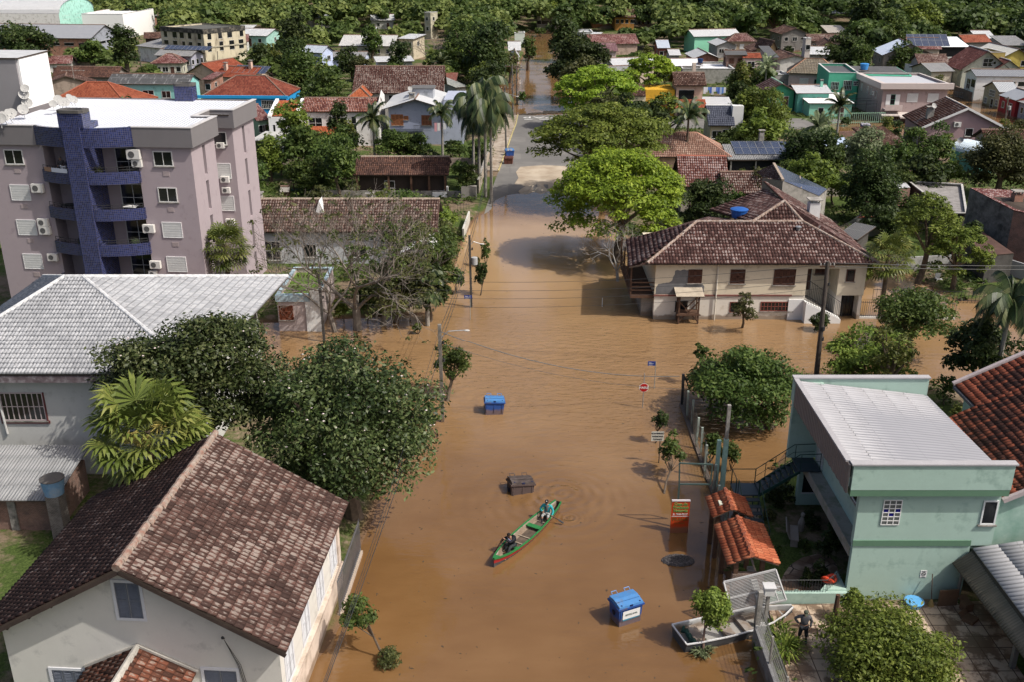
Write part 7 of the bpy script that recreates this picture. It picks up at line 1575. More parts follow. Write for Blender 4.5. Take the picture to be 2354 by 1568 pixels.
bare_tree('third leafless tree with green tufts at the edge of the flooded street','v',880,745,8.5,6.5,23,depth=6,leaves=('mid',150,.4,16),lean=(1.0,0),r0=.22)
bare_tree('small leafless white tree before the nearest bright green street tree','v',1420,645,5.8,3.2,7,mat=M((.34,.32,.29),var=.2),depth=6,r0=.14,lean=(-.3,0))
T_('round','mid','v',1000,600,48,6.0,'tall green hedge tree on the left bank of the street',rz=2.6,leaf=.16,dens=.9)
T_('round','olive','v',950,560,60,6.0,'olive green tree behind the leafless trees, above the hedge tree',rz=2.6,leaf=.16,dens=.8)
T_('round','olive','v',905,650,95,6.0,'olive green tree mass behind the leafless trees by the street',rz=2.4,leaf=.15,dens=.7,nl=30)
T_('round','dark','v',985,668,52,5.4,'dark drooping shrub tree at the corner of the flooded crossing',rz=2.5,leaf=.16,dens=.9,nl=28)
T_('bush','mid','v',1045,640,22,2.6,'low green hedge right on the left bank of the flooded street',rz=1.2,leaf=.14);T_('round','mid','v',930,480,45,5.0,'leafy green tree at the far side of the leafless trees',rz=2.2,leaf=.16,dens=.7)
T_('round','lime','v',1010,505,42,3.6,'bright green vine covered bush by the fence near the street',rz=1.4,leaf=.18,dens=.9,name='vine_bush');T_('round','mid','v',1020,560,36,4.2,'green shrub tree just before the bright vine covered bush',rz=1.8,leaf=.15,dens=.8)
T_('bush','lime','v',784,705,20,2.4,'small bright yellow green shrub by the pink and white house',rz=1.0,leaf=.12,name='shrub');T_('bush','mid','v',840,690,30,3.4,'dark green shrub between the leafless trunks',rz=1.4,leaf=.14,name='shrub')
T_('round','dark','C',832,190,60,3.6,'little dark tree standing in the water under the leafless trees',rz=1.4,leaf=.12,base=(836,350))
T_('bush','mid','C',880,390,32,.9,'half drowned green weeds at the flooded crossing',rz=.4,leaf=.1,name='shrub')
T_('round','mid','e',620,640,200,6.5,'broad fresh green tree beside the long dark open shed',rz=2.9,leaf=.2,dens=1.0,nl=44)
T_('round','mid','e',500,740,150,5.0,'lower green tree left of the open shed over the garden bench',rz=2.2,leaf=.18,dens=.9)
T_('round','lime','e',215,640,100,6.5,'light green tree close to the right side of the apartment block',rz=3.0,leaf=.2,dens=.9)
T_('round','mid','e',1060,545,150,5.4,'fresh green tree behind the long dark open shed',rz=2.2,leaf=.2,dens=1.0);T_('round','mid','e',1190,560,90,4.8,'green tree before the blue grey house wall',rz=2.0,leaf=.2)
T_('round','dark','e',670,400,75,8.5,'dark ragged cypress before the white house',rz=3.6,leaf=.2,name='cypress');T_('round','yellow','e',745,490,70,6.0,'yellowish tree beside the dark ragged cypress',rz=2.4,leaf=.18,dens=.8)
T_('bush','mid','e',1475,700,60,2.6,'small green shrub at the right end of the open shed',rz=1.2,leaf=.16);T_('bush','lime','e',1370,1010,100,3.0,'bright large leaved vine on the garden fence',rz=1.2,leaf=.2,name='vine_bush');T_('round','olive','e',1330,1130,130,4.4,'greyish green loose tree by the street fence',rz=1.6,leaf=.14,dens=.55)
feather_palm('arching palm before the white house with the faded red roof','e',900,360,6.6,2.9,20,tone=L_PALMD,droop=1.2);feather_palm('dark palm before the blue grey gable house','e',1355,330,7.6,2.6,18,tone=L_PALMD,droop=1.4)
for i,(x,y,h2)in enumerate(((1560,250,10.5),(1640,190,12.5),(1600,330,9.5),(1680,300,11.0))):
 feather_palm(('left','tallest','nearest','right')[i]+' palm of the tall shaggy palm cluster by the dry street','e',x,y,h2,3.8,30,tone=L_PALMD,droop=2.1,tr=.16,group='tall shaggy palms by the dry street',leafw=.09)
feather_palm('dark banana like palm at the flooded lane corner','C',940,110,3.4,2.2,22,tone=L_PALMD,droop=1.5)
T_('round','dark','a',860,310,100,13,'dark flat topped conifer left of the grey solar roofed house',rz=5,leaf=.34);T_('round','dark','a',140,330,190,12,'black green trees in front of the brick warehouse',rz=5,leaf=.4);T_('round','mid','a',640,370,110,8,'low green tree right of the black green trees at far left',rz=3,leaf=.35)
T_('round','mid','a',2100,530,165,11,'large yellow green tree beside the bright blue house',rz=5,leaf=.3,nl=44,dens=1);T_('round','dark','a',2020,400,120,11,'dark tree behind the large yellow green one beside the blue house',rz=4.5,leaf=.35)
T_('round','dark','b',400,385,85,9,'dark round conifer below the long whitish hall',rz=4,leaf=.32);T_('round','mid','b',205,300,78,10,'light green pyramid shaped tree before the long whitish hall',rz=4.6,leaf=.35);T_('round','dark','b',70,430,110,8,'dark tree left of the big mossy hall',rz=3.4,leaf=.3)
feather_palm('spiky yucca like palm above the rust red roof','b',690,430,6,2.2,26,tone=L_PALMD,droop=.4);bare_tree('far leafless grey tree right of the round dark conifer','b',640,470,9,7,31,depth=5,r0=.2)
T_('round','dark','c',1110,370,135,10,'dark spreading tree behind the sand coloured hip roof',rz=4.4,leaf=.35);T_('round','mid','c',1215,270,110,11,'green tree above the dark spreading tree behind the sand hip roof',rz=4.6,leaf=.4)
T_('round','mid','c',1535,410,105,8.5,'round green tree before the bluish white roof',rz=4,leaf=.3,nl=40);T_('round','yellow','c',410,545,95,8,'round yellowish tree above the clothes line',rz=3.6,leaf=.28,nl=36);T_('round','mid','c',545,555,110,6.5,'green tree right of the round yellowish tree',rz=2.8,leaf=.28);T_('round','dark','c',390,640,70,5,'dark green tree below the round yellowish tree',rz=2.4,leaf=.26)
T_('round','lime','c',1640,160,120,13,'light green tall tree at the foot of the dark hill',rz=6,leaf=.5);T_('round','mid','c',640,80,150,15,'light green spreading tree in the far right woods',rz=6,leaf=.55);T_('round','dark','c',1290,110,110,15,'dark brown green dome tree in the far right woods',rz=6.5,leaf=.55)
# --- yards: boundary walls, sheds, concrete stores on the right
def wall(label,pts,h,mat,th=.15,name='garden_wall',cat='wall',top=None,z0=-.8):
 q=[P(*a)if isinstance(a[0],str)else Vector((*a,0))for a in pts];o=q[0];t=thing(name,label,cat,(o.x,o.y,0));mb=MB();m2=MB()
 for a,c in zip(q,q[1:]):
  a,c=a-o,c-o;d=(c-a).normalized();n=Vector((-d.y,d.x,0))*th/2;e=d*th*.499
  for m,zz,zt,w in((mb,z0,h,1),(m2,h+.002,h+.07,1.5)):
   v=[a-n*w-e,c-n*w+e*0,c+n*w,a+n*w];m.hexa([(x.x,x.y,zz)for x in v]+[(x.x,x.y,zt)for x in v])
 mb.build('wall',mat,t);
 if top:m2.build('coping',top,t)
 return t
CW=M((.30,.28,.25),var=.2,dirt=(.08,.08,.07),damt=.5,scale=.8)
def block(name,label,cat,corners,zt,wallm,roofm,zb=-.8,parapet=.0,ztb=None):
 """flat or single pitch block on a measured quadrilateral; corners = pixels of its roof corners, front-left first, anticlockwise"""
 q=[P(c[0],c[1],c[2],zz)for c,zz in zip(corners,zt if isinstance(zt,(list,tuple))else[zt]*4)];o=Vector((q[0].x,q[0].y,0));t=thing(name,label,cat,o);q=[a-o for a in q]
 mb=MB()
 for i in range(4):
  a,c=q[i],q[(i+1)%4];mb.poly([(a.x,a.y,zb),(c.x,c.y,zb),(c.x,c.y,c.z-.02),(a.x,a.y,a.z-.02)],mi=i if isinstance(wallm,(list,tuple))else 0)
 mb.build('wall',wallm,t);rf=Roof();rf.face([a-Vector((0,0,parapet))for a in q],.1);rf.build(roofm,t)
 if parapet:
  mb=MB()
  for i in range(4):
   a,c=q[i],q[(i+1)%4];mb.beam(a.lerp(c,.003)+Vector((0,0,.03)),c.lerp(a,.003)+Vector((0,0,.03)),.22,.1)
  mb.build('coping',M((.42,.41,.39),var=.2),t)
 return t,q
DKW=M((.085,.08,.075),var=.3,dirt=(.025,.025,.022),damt=.5,scale=.6)
FIBR=M((.26,.245,.235),var=.2,scale=1.5,dirt=(.14,.13,.12))
t,q=block('concrete_store','long grey flat roofed store with dark mouldy walls and a brick end','warehouse',[('g',1390,1095),('g',1500,1095),('g',1470,905),('g',1120,885)],3.4,[DKW,DKW,CW,DKW],FIBR,parapet=.25)
t,q=block('concrete_house','unplastered concrete house whose sloping roof is all solar panels','house',[('g',286,878),('g',525,980),('g',578,935),('g',225,768)],[7.0,5.2,5.2,7.0],CONC,SOLAR)
mb=MB();a=P('g',150,856,5.4)-t.location;b2=P('g',110,820,5.4)-t.location;mb.poly([a,q[0],q[3],b2],[(0,0),(3,0),(3,3),(0,3)]);mb.build('tiled_slope',tm(T_MOSS),t)
mb=MB();mb.beam(q[0]+Vector((0,0,.05)),q[3]+Vector((0,0,.05)),.25,.15);mb.beam(q[0].lerp(q[1],.5)+Vector((0,0,.03)),q[3].lerp(q[2],.5)+Vector((0,0,.03)),.1,.05);mb.poly([(a.x,a.y,-.8),(q[0].x,q[0].y,-.8),(q[0].x,q[0].y,q[0].z-.05),(a.x,a.y,a.z-.05)]);mb.build('ridge_cap',RIDGE2,t)
block('brick_store','short brick end building with zinc roof joining the grey flat store','shed',[('g',1050,930),('g',1130,925),('g',1060,850),('g',940,800)],3.6,BRICK((.22,.09,.06),(.28,.12,.08)),C_LIGHT)
WEATH=M((.22,.215,.205),var=.35,dirt=(.025,.025,.022),damt=.75,scale=.9)
t,q=block('mouldy_wall_house','house with a tall black stained concrete wall and low tile roof at the right edge','house',[('g',1815,1075),('g',2150,1150),('g',2100,960),('g',1525,925)],[5.6,5.6,6.3,6.3],[BRICK((.2,.08,.05),(.26,.11,.08)),WEATH,WEATH,WEATH],tm(T_WINE))
chimney(t,q[0].x+1.2,q[0].y+2.2,5.6,6.6,.8,BRICK(),True)
block('brown_flat_shed','dark brown flat roofed shed below the mouldy concrete wall','shed',[('g',1640,1375),('g',1815,1360),('g',1570,1190),('g',1385,1165)],3.0,DKW,M((.09,.05,.04),var=.3))
block('vault_house','turquoise green house under a white vaulted sheet roof at the right','house',[('g',1385,650),('g',1530,720),('g',1620,660),('g',1500,625)],3.6,PAINT(.16,.36,.30),CORR((.62,.72,.78),(.5,.55,.6),.1,pitch=.3))if False else None
t,w_,A,ang=house('vault_house','turquoise green house under a white vaulted sheet roof at the right','house','g',1392,672,1600,722,2.8,4.5,'vx',1.2,PAINT(.14,.33,.27),CORR((.62,.72,.78),(.5,.55,.6),.1,pitch=.3),win=None,oh=.2,wins=[('f',.6,-.3,1.0,2.2,'o'),('f',.2,.9,.8,.9,'o')])
dish(t,(w_*.25,.2,4.2),.4,s=1.2)
house('pale_blue_canopy','small pale blue sheet roof deep in the right gardens','shed','g',565,660,690,690,2.8,3,'shed',.8,PAINT(.3,.3,.3),CORR((.45,.55,.72),(.4,.4,.45),.1),win=None,rz=0)
wall('low brown brick wall along the flooded yard below the mauve pink building',[('g',660,600),('g',1030,590)],1.1,BRICK((.16,.07,.05),(.2,.09,.06)),.2)
wall('pale garden wall between the concrete house and the dark round tree',[('g',510,1010),('g',700,1000)],2.0,M((.34,.32,.27),var=.2,dirt=(.15,.14,.12)),.15)
wall('tile topped garden wall behind the fan palm at right',[('g',760,1275),('g',980,1265)],2.4,M((.4,.37,.33),var=.1),.2,top=M((.35,.12,.07)))
wall('white wall behind the feathery trees of the flooded garden',[('g',985,1500),('g',1600,1470)],1.6,M((.42,.42,.41),var=.2,dirt=(.2,.2,.2),damt=.4),.15)
wall('grey wall slanting to the right edge below the brown flat shed',[('g',1620,1480),('g',1900,1568)],1.8,M((.36,.36,.37),var=.1),.15)
house('dark_lean_to','dark tin lean-to between the cream house and the pole with many wires','shed','g',640,1240,780,1270,2.6,3.5,'shed',.6,DKW,C_DARK,win=None)
def rail(label,pts,h,gap,mat,base=None,name='railing_fence',wdt=.025):
 q=[P(*a)for a in pts];o=Vector((q[0].x,q[0].y,0));t=thing(name,label,'fence',o);mb=MB();mp_=MB();mbs=MB()
 for a,c in zip(q,q[1:]):
  a,c=a-o,c-o;n=max(1,int((c-a).length/gap))
  for k in range(n+1):p=a.lerp(c,k/n);mb.beam(p+Vector((0,0,-.1)),p+Vector((0,0,h)),wdt)
  mb.beam(a+Vector((0,0,h*.92)),c+Vector((0,0,h*.92)),wdt*1.4);mb.beam(a+Vector((0,0,.25)),c+Vector((0,0,.25)),wdt*1.4)
  if base:mbs.beam(a+Vector((0,0,-.35)),c+Vector((0,0,-.35)),.22,1.0)
 mb.build('rail',mat,t)
 if base:mbs.build('plinth',base,t)
 return t
rail('long grey railing on a white plinth right of the cream house',[('h',1730,975),('h',2400,985)],1.5,.16,M((.13,.13,.13)),M((.6,.58,.54),var=.15))
rail('rusty inner railing of the flooded garden by the fan palm',[('v',2005,690),('v',2360,700)],1.1,.3,IRON)
rail('green steel fence in brown water before the mauve pink building',[('g',590,505),('g',955,500)],1.9,.35,M((.3,.5,.36)),None,wdt=.05)
rail('wire fence across the water left of the beige street house',[('c',1810,660),('c',2010,690)],1.2,.5,M((.25,.25,.25)))
wall('white yard wall by the flooded street under the vine bush',[('e',1500,1180),('e',1540,1060)],1.4,M((.55,.54,.5),dirt=(.2,.2,.18),var=.1),.18)
wall('long pale wall with mossy top across the garden in front of the open shed',[('e',560,900),('e',1500,905)],1.1,CW,.18)
wall('tan boundary wall beside the left pavement of the dry street',[('e',1600,880),('e',1690,590)],2.0,M((.40,.34,.27),var=.15,dirt=(.15,.13,.11),damt=.35),.18,top=CONC)
wall('grey pillar stub beside the tall shaggy palms',[('e',1508,915),('e',1590,915)],1.9,CW,.7,name='wall_stub')
wall('long tan wall behind the green trees and open shed',[('e',180,690),('e',760,690),('e',1600,700)],1.5,M((.38,.30,.25),var=.2,dirt=(.16,.13,.11)),.15)
rail('tall dark corner railing by the vine bush',[('e',1465,1060),('e',1540,1050)],2.2,.3,IRON)
rail('iron netting at the foot of the near left wall beside the water',[('B',2110,1165),('B',2240,770)],2.0,.16,M((.12,.12,.13)),M((.4,.33,.27),var=.2))
t=thing('garden_bench','dark wooden yard bench and kennel under the green trees near the apartment block','bench',P('e',420,860));mb=MB();mb.box(-2,-.3,.4,3,.3,.5);mb.box(-1.9,-.25,0,-1.7,.25,.4);mb.box(2.7,-.25,0,2.9,.25,.4);mb.build('seat',M((.05,.1,.07)),t)
house('dog_kennel','tiny gabled dog kennel on the lawn behind the brown tiled roof','kennel','e',283,850,345,850,.9,1.4,'gx',.5,WOOD,M((.3,.28,.25)),win=None,oh=.1)
# --- fillers between the houses
UNIT=[]
for i,(n,k,zz)in enumerate(((26,.38,.95),(30,.34,1.15),(22,.42,.8),(34,.3,1.0),(20,.4,1.35))):
 c,r=lumps_round((1,1,zz),n,60+i,k=k,low=-.8);c[:,2]+=zz+.35
 v,f,uv=cloud(c,r,80,.085,60+i,up=.5);me=npmesh('crown',v,f,uv,L_MID,parent=False);tk=limbs((0,0,0),[tuple(q)for q in c[:5]],.07,i,.45);UNIT.append((me,tk.data('trunk',BARK),zz))
HB=[]
for(t,x,y,ang,Wd,D,ze,rise,lb)in HOUSES:
 m=Matrix.Translation(t.location)@Matrix.Rotation(ang,4,'Z');pts=[m@Vector((a,c,z_))for a in(0,Wd)for c in(0,D)for z_ in(min(1.6,ze*.5),ze)]+[m@Vector((Wd/2,D/2,ze+rise))]
 pr=[proj(p)for p in pts];HB.append((min(a for a,_ in pr),min(b for _,b in pr),max(a for a,_ in pr),max(b for _,b in pr),t,m,Wd,D,y))
def blocked(x,y,R_,zc,lim=.16):
 cx,cy=proj((x,y,zc));rp=R_*FP/math.hypot(y,CH-zc)
 for(a,b,c,d,t,m,Wd,D,hy)in HB:
  l=m.inverted()@Vector((x,y,0))
  if-R_*.6<l.x<Wd+R_*.6 and-R_*.6<l.y<D+R_*.6:return True
  if l.y<D/2 and a-rp<cx<c+rp and b-rp<cy<d+rp:
   ov=max(0,min(c,cx+rp)-max(a,cx-rp))*max(0,min(d,cy+rp)-max(b,cy-rp))
   if ov>lim*min((c-a)*(d-b),9*rp*rp):return True
 return False
STOP={'with','under','behind','beside','in','at','on','of','between','left','right','by','from','for','before','among','below','above','standing','rising','peeking','and','over','whose','wedged','that','next','against','just','to','alone','stepping','covered','lying','around','the'}
def short(lb):
 w=lb.split();o=[]
 for x in w:
  if x in STOP and o:break
  o.append(x)
 return ' '.join(o)
sh_all=[short(h[8])for h in HOUSES];LM=[]
for h in HOUSES:
 s_=short(h[8])
 if len(s_.split())>=3 and sh_all.count(s_)==1:LM.append((s_,proj((h[0].location.x+h[4]/2,h[0].location.y+1,2))))
LM+=[('cream house',(1740,620)),('mauve five storey apartment block',(300,400)),('dry stretch of street',(1230,330)),('flooded crossing',(1250,740)),('far end of the flooded street',(1245,110)),('mint green building',(2000,1150)),('tall shaggy palm cluster',(1100,260)),('dense dark rounded tree',(2000,440))]
road_x=lambda y:P('v',1146,400).x+5+(y-P('v',1146,400).y)*.045
SER={};rg=random.Random(77);placed=[(a,b,r)for a,b,_,r in TREES];counts={};nfill=0
def keepoff(x,y,R_):
 if abs(x-road_x(y))<6.5+R_*.5 and 88<y<330:return True
 vx,vy=proj((x,y,0));p0_=P('v',1190,285)
 return abs(y-p0_.y)<5 and x>0 and x<50
ORD=['','second ','third ','fourth ','fifth ','sixth ','seventh ','eighth ','ninth ','tenth ','eleventh ','twelfth ']
NM={'dark':'dark green','mid':'mid green','lime':'light green','olive':'olive green','yellow':'yellow green'}
for it in range(9000):
 if nfill>=215:break
 vx=rg.uniform(-30,2384);vy=30+470*rg.random()**1.25
 p=P('v',vx,vy);small=rg.random()<.3;R_=rg.uniform(1.2,1.9)if small else rg.uniform(2.2,3.9)*(1+p.y*.0012)
 if p.y>262:continue
 if sdist(np.array([p.x]),np.array([p.y]))[0]<.8 or keepoff(p.x,p.y,R_)or(p.x<-22 and 62<p.y<92):continue
 u=rg.randrange(5);me,tk,zz=UNIT[u];zc=R_*(zz+.35)
 if any(math.hypot(p.x-a,p.y-b)<(r+R_)*.62 for a,b,r in placed)or blocked(p.x,p.y,R_,zc):continue
 tone=rg.choice(('dark','dark','mid','mid','mid','lime','olive','yellow'))
 px=proj((p.x,p.y,2));s_,(lx,ly)=min(LM,key=lambda q:math.hypot(q[1][0]-px[0],(q[1][1]-px[1])*1.7))
 rel=('behind' if ly-px[1]>0 else 'in front of')if abs(px[0]-lx)<abs(px[1]-ly)*1.5 else('right of' if px[0]>lx else 'left of')
 kd=('shrub' if small else 'tree');key=f"{NM[tone]} {kd} {rel} the {s_}";k=counts.get(key,0);counts[key]=k+1
 if k>11 or len(key.split())>14:continue
 t=thing('yard_shrub' if small else 'yard_tree',key,kd,(p.x,p.y,H(p.x,p.y)),rg.uniform(0,6.28),'trees and shrubs filling the yards');t.scale=(R_,R_,R_*rg.uniform(.85,1.15))
 for nm,d_,mt in(('crown',me,TONE[tone]),('trunk',tk,BARK)):
  o=bpy.data.objects.new(nm,d_);link(o,t);o.material_slots[0].link='OBJECT';o.material_slots[0].material=mt
 placed.append((p.x,p.y,R_));nfill+=1;SER.setdefault(key,[]).append((math.hypot(px[0]-lx,px[1]-ly),t))
for key,l in SER.items():
 l.sort(key=lambda q:q[0])
 for i,(_,t)in enumerate(l):
  if len(l)>1:t['label']=('nearest ' if i==0 else 'farthest ' if i==len(l)-1 else ORD[i]+'nearest ')+key
# --- the wooded far bank and hillside, one continuous mass
L_WOOD=LEAF((.012,.025,.005),(.050,.082,.017),(.135,.17,.045))
rs=np.random.RandomState(9);C_ALL=[];R_ALL=[]
y=205.0
while y<700:
 step=4.6+max(0,y-238)*.012;half=y*.56+12;x=-half
 while x<half:
  xx,yy=x+rs.uniform(-2.5,2.5),y+rs.uniform(-2.5,2.5);x+=step*rs.uniform(.9,1.3);Rr=(rs.uniform(2.6,5.6)*(1+(yy-238)*.0006)if yy>245 else rs.uniform(1.6,3.4))
  if yy<335 and(sdist(np.array([xx]),np.array([yy]))[0]<1.5 or keepoff(xx,yy,Rr)or blocked(xx,yy,Rr,Rr*1.0+H(xx,yy),.10)):continue
  if any(math.hypot(xx-a,yy-b)<(r+Rr)*.5 for a,b,r in placed if b>195):continue
  g=H(xx,yy);zz=rs.uniform(.8,1.3);n=7
  for i in range(n):
   d=rs.normal(size=3);d/=np.linalg.norm(d);d[2]=abs(d[2])*.8-.15;C_ALL.append((xx+d[0]*Rr*.55,yy+d[1]*Rr*.55,g+Rr*zz+d[2]*Rr*.7));s_=rs.uniform(.38,.6)*Rr;R_ALL.append((s_,s_,s_*.85))
 y+=step*.95
v,f,uv=cloud(np.array(C_ALL),np.array(R_ALL),34,.68,5,up=.5,aspect=.8)
cr=np.repeat(rs.rand(len(C_ALL)//7),7);k=np.repeat(cr,34);cx_=np.repeat(np.repeat(np.array(C_ALL)[:,0]/(np.array(C_ALL)[:,1]*.5),34),4);uv[:,0]=np.clip(.62*np.repeat(k,4)+.38*uv[:,0]+.12-.22*np.clip(cx_,-.6,1),0,.999)
o=npmesh('woodland',v,f,uv,L_WOOD);tag(o,None,None,kind='stuff')
C2=[];R2=[];n=26000;xs_=rs.uniform(-1,1,n);ys_=28+215*rs.rand(n)**.8;xs_=xs_*(ys_*.56+6);sd_=sdist(xs_,ys_);hh_=hgt(xs_,ys_)
cl=np.sin(xs_*.35+1)*np.sin(ys_*.31)+.5*np.sin(xs_*.9+ys_*.7)
inv=[(m.inverted(),Wd,D)for(_,_,_,_,_,m,Wd,D,_)in HB]
for i in range(n):
 x,y=xs_[i],ys_[i]
 if sd_[i]<.25 or cl[i]<-.35 or keepoff(x,y,.0)or(x<-7.0 and 29<y<42)or(x<-15 and 43<y<68)or(11<x<29 and 29<y<50)or(x<-22 and 74<y<93)or(11<x<29 and 75<y<92):continue
 if any(-.2<(q:=im@Vector((x,y,0))).x<Wd+.2 and-.2<q.y<D+.2 for im,Wd,D in inv):continue
 s_=rs.uniform(.2,.5)*(1+max(0,cl[i])*.9);C2.append((x,y,hh_[i]+s_*.35));R2.append((s_*1.3,s_*1.3,s_*.8))
v,f,uv=cloud(np.array(C2),np.array(R2),13,.17,8,up=.7,aspect=.6);o=npmesh('ground_cover',v,f,uv,L_MID);tag(o,None,None,kind='stuff');print('cover',len(C2));print('woodland crowns',len(C_ALL)//7,'fillers',nfill)
# --- poles, wires, signs, bins, boats, people
POLEM=M((.16,.145,.13),var=.3,dirt=(.05,.045,.04),damt=.5,scale=2);POLET=[]
def pole(label,z,bx,by,tx,ty,arm=0,r=.13,lamp=None,square=True,mat=None,ins=True,trafo=False,dy=0.0,arms=1):
 b=P(z,bx,by,0)if not isinstance(bx,tuple)else None;tp=ZY(z,tx,ty,b.y+dy);t=thing('utility_pole',label,'pole',(b.x,b.y,0));q=tp-b;mb=MB();n=5
 if square:
  d0=Vector((0,0,-.8));mb.beam(d0,q,r*1.5,r*1.2)
  for k in range(6):
   a=q*(.06+.07*k);mb.beam(a+Vector((-r*.8,-r*.62,0)),a+Vector((r*.8,-r*.62,0)),.04,.05)
 else:mb.tube([(0,0,-.8),q*.5,q],[r*1.25,r,r*.8],9)
 mb.build('pole',mat or POLEM,t)
 for k in range(arms):
  if arm:
   a=q-Vector((0,0,.35+.7*k));mb=MB();mb.beam(a-Vector((arm,.02,0)),a+Vector((arm,-.02,0)),.09,.11);o=mb.build('crossarm',WOOD,t)
   mb=MB();[mb.lathe([(.03,0),(.06,.05),(.03,.1),(.055,.15),(.02,.2)],8,(a.x+s*arm,a.y,a.z+.05))for s in(-.9,-.4,.4,.9)];mb.build('insulator',M((.3,.28,.26)),o)
 if ins:
  for zz in(.62,.8):
   mb=MB();a=q*zz;mb.lathe([(.04,0),(.09,.06),(.04,.12),(.09,.18),(.03,.24)],8,(a.x+.2,a.y-.05,a.z));mb.beam(a,a+Vector((.22,-.05,.05)),.04);mb.build('bracket',DARK,t)
 if trafo:mb=MB();a=q*.6;mb.lathe([(.01,0),(.26,.02),(.26,.62),(.01,.66)],12,(a.x+.35,a.y,a.z));mb.build('transformer',M((.35,.36,.36)),t)
 if lamp:
  a=q*.86;e=Vector(lamp);mb=MB();mb.tube([a,a+e*.35+Vector((0,0,.3)),a+e*.8+Vector((0,0,.1)),a+e],.03,6);mb.build('lamp_arm',METAL,t)
  mb=MB();c=a+e;mb.ell((c.x+.12*np.sign(e.x),c.y,c.z-.02),(.2,.09,.06),10,5);mb.build('lamp_head',M((.5,.5,.48)),t)
 POLET.append(tp);return t,tp
t1,p1_=pole('leaning concrete pole with steps and street lamp at the near left of the crossing','v',1018,970,1010,745,lamp=(1.55,.3,.45),r=.17,mat=M((.24,.22,.19),var=.35,dirt=(.05,.045,.04),damt=.55,scale=1.2),trafo=False)
t2,p2_=pole('dark pole wrapped with cables by the small conifer on the flooded crossing','v',1084,705,1079,540,lamp=(.9,.2,.1),r=.15,mat=M((.07,.065,.06),var=.35),trafo=True)
t3,p3_=pole('thin grey pole at the start of the left pavement','v',1132,475,1128,338,r=.11,ins=False)
t4,p4_=pole('tall wooden pole with crossarm beside the dry asphalt','v',1164,357,1160,197,arm=1.1,r=.12,square=False,lamp=(1.6,-.2,0))
t5,p5_=pole('dark pole rising behind the big leafy tree at left','v',746,785,732,622,r=.15,mat=M((.07,.065,.06),var=.3))
t6,p6_=pole('tall dark round pole before the cream house, right of its stair','v',1877,868,1903,600,r=.16,square=False,arm=.5,mat=M((.085,.07,.06),var=.35,scale=3),trafo=False)
mb=MB();a=(p6_-t6.location)*.42;mb.lathe([(.2,0),(.2,.3)],10,(a.x+.05,a.y,a.z));mb.lathe([(.16,0),(.16,.25)],10,(a.x+.1,a.y,a.z-.75));mb.build('cable_box',DARK,t6)
t7,p7_=pole('far left pole of the pair at the lower end of the far flooded street','b',1184,825,1178,440,arm=1.2,r=.14,square=False)
t8,p8_=pole('pole beside the far flooded street, right of its pair','b',1212,715,1208,450,arm=1.0,r=.13,square=False)
t9,p9_=pole('pale thin pole far up the left bank of the flooded street','b',1277,482,1272,285,arm=.9,r=.12,square=False,mat=CONC)
t10,p10_=pole('pole with many wires behind the cream house','g',792,1268,798,1092,r=.1,square=False,ins=False)
t11,p11_=pole('dark transformer pole in the right hand flood before the crimson house','g',1752,540,1778,325,r=.14,arm=.5,trafo=True)
t12,p12_=pole('dark pole standing before the mauve pink building','g',1136,420,1152,258,r=.13,trafo=True,ins=True)
t13,p13_=pole('weathered pole between the far left brown roofs and the mansion','a',978,500,957,325,r=.12,square=False);t14,p14_=pole('pole left of the old mansion corner','a',1275,470,1252,280,r=.12,square=False,ins=False)
t15,p15_=pole('tall mast pole among the palms right of the mansion','a',1505,500,1500,350,r=.1,square=False,ins=False);t16,p16_=pole('pale pole before the brick warehouse','a',590,330,575,238,arm=1.0,r=.13,square=False,mat=CONC)
t17,p17_=pole('pole with double crossarm behind the gabled row at far left','a',1208,165,1203,92,arm=1.1,r=.12,square=False,mat=CONC);t18,p18_=pole('pole with lamp by the bluish white roof in the far right','c',1300,435,1303,345,r=.12,square=False,lamp=(2.2,0,0),mat=CONC)
t19,p19_=pole('pole beside the twin gabled house at right','c',1740,500,1756,435,r=.1,square=False,ins=False);t20,p20_=pole('pole at the corner of the white modern house','c',2025,690,2050,540,r=.12,square=False,ins=False)
mb=MB();[mb.beam((x_,-.2,z_),(x_+.02,.2,z_),.05)for x_ in(0,)for z_ in(3,)]
an=thing('tv_aerial','tall tv aerial on a mast over the long blackish brown roof','aerial',P('a',512,545,4.6));mb=MB();q=ZY('a',488,412,an.location.y)-an.location;mb.tube([(0,0,0),q],.05,5);mb.beam(q*.45-Vector((2.2,0,-.1)),q*.45+Vector((2.2,0,.1)),.06);mb.beam(q*.8-Vector((.8,0,0)),q*.8+Vector((.8,0,0)),.04);[mb.beam(q*.45+Vector((x,-.3,0)),q*.45+Vector((x,.3,0)),.04)for x in(-2,-1.2,-.5,.5,1.2,2)];mb.build('mast',M((.3,.28,.26)),an)
def wire(label,a,c,sag=.5,r=.018,n=14,mat=None,name='power_cable',group='overhead cables'):
 a,c=Vector(a),Vector(c);t=bpy.data.objects;pts=[a.lerp(c,i/n)-a-Vector((0,0,sag*4*(i/n)*(1-i/n)))for i in range(n+1)];mb=MB();mb.tube(pts,r,4)
 o=mb.build(name,mat or IRON,None,loc=a);return tag(o,label,'cable',group)
pe=ZY('v',1560,922,60.0)
wire('thick black cable slanting from the leaning concrete pole to the mesh fence',p1_+Vector((.1,0,-.5)),(pe.x,60.3,2.1),.9,.028)
wire('thin cable below the thick black one toward the mesh fence',p1_+Vector((.1,0,-1.3)),(11.3,58.5,2.0),.7,.012)
dn=Vector((-6.2,26,7.0))
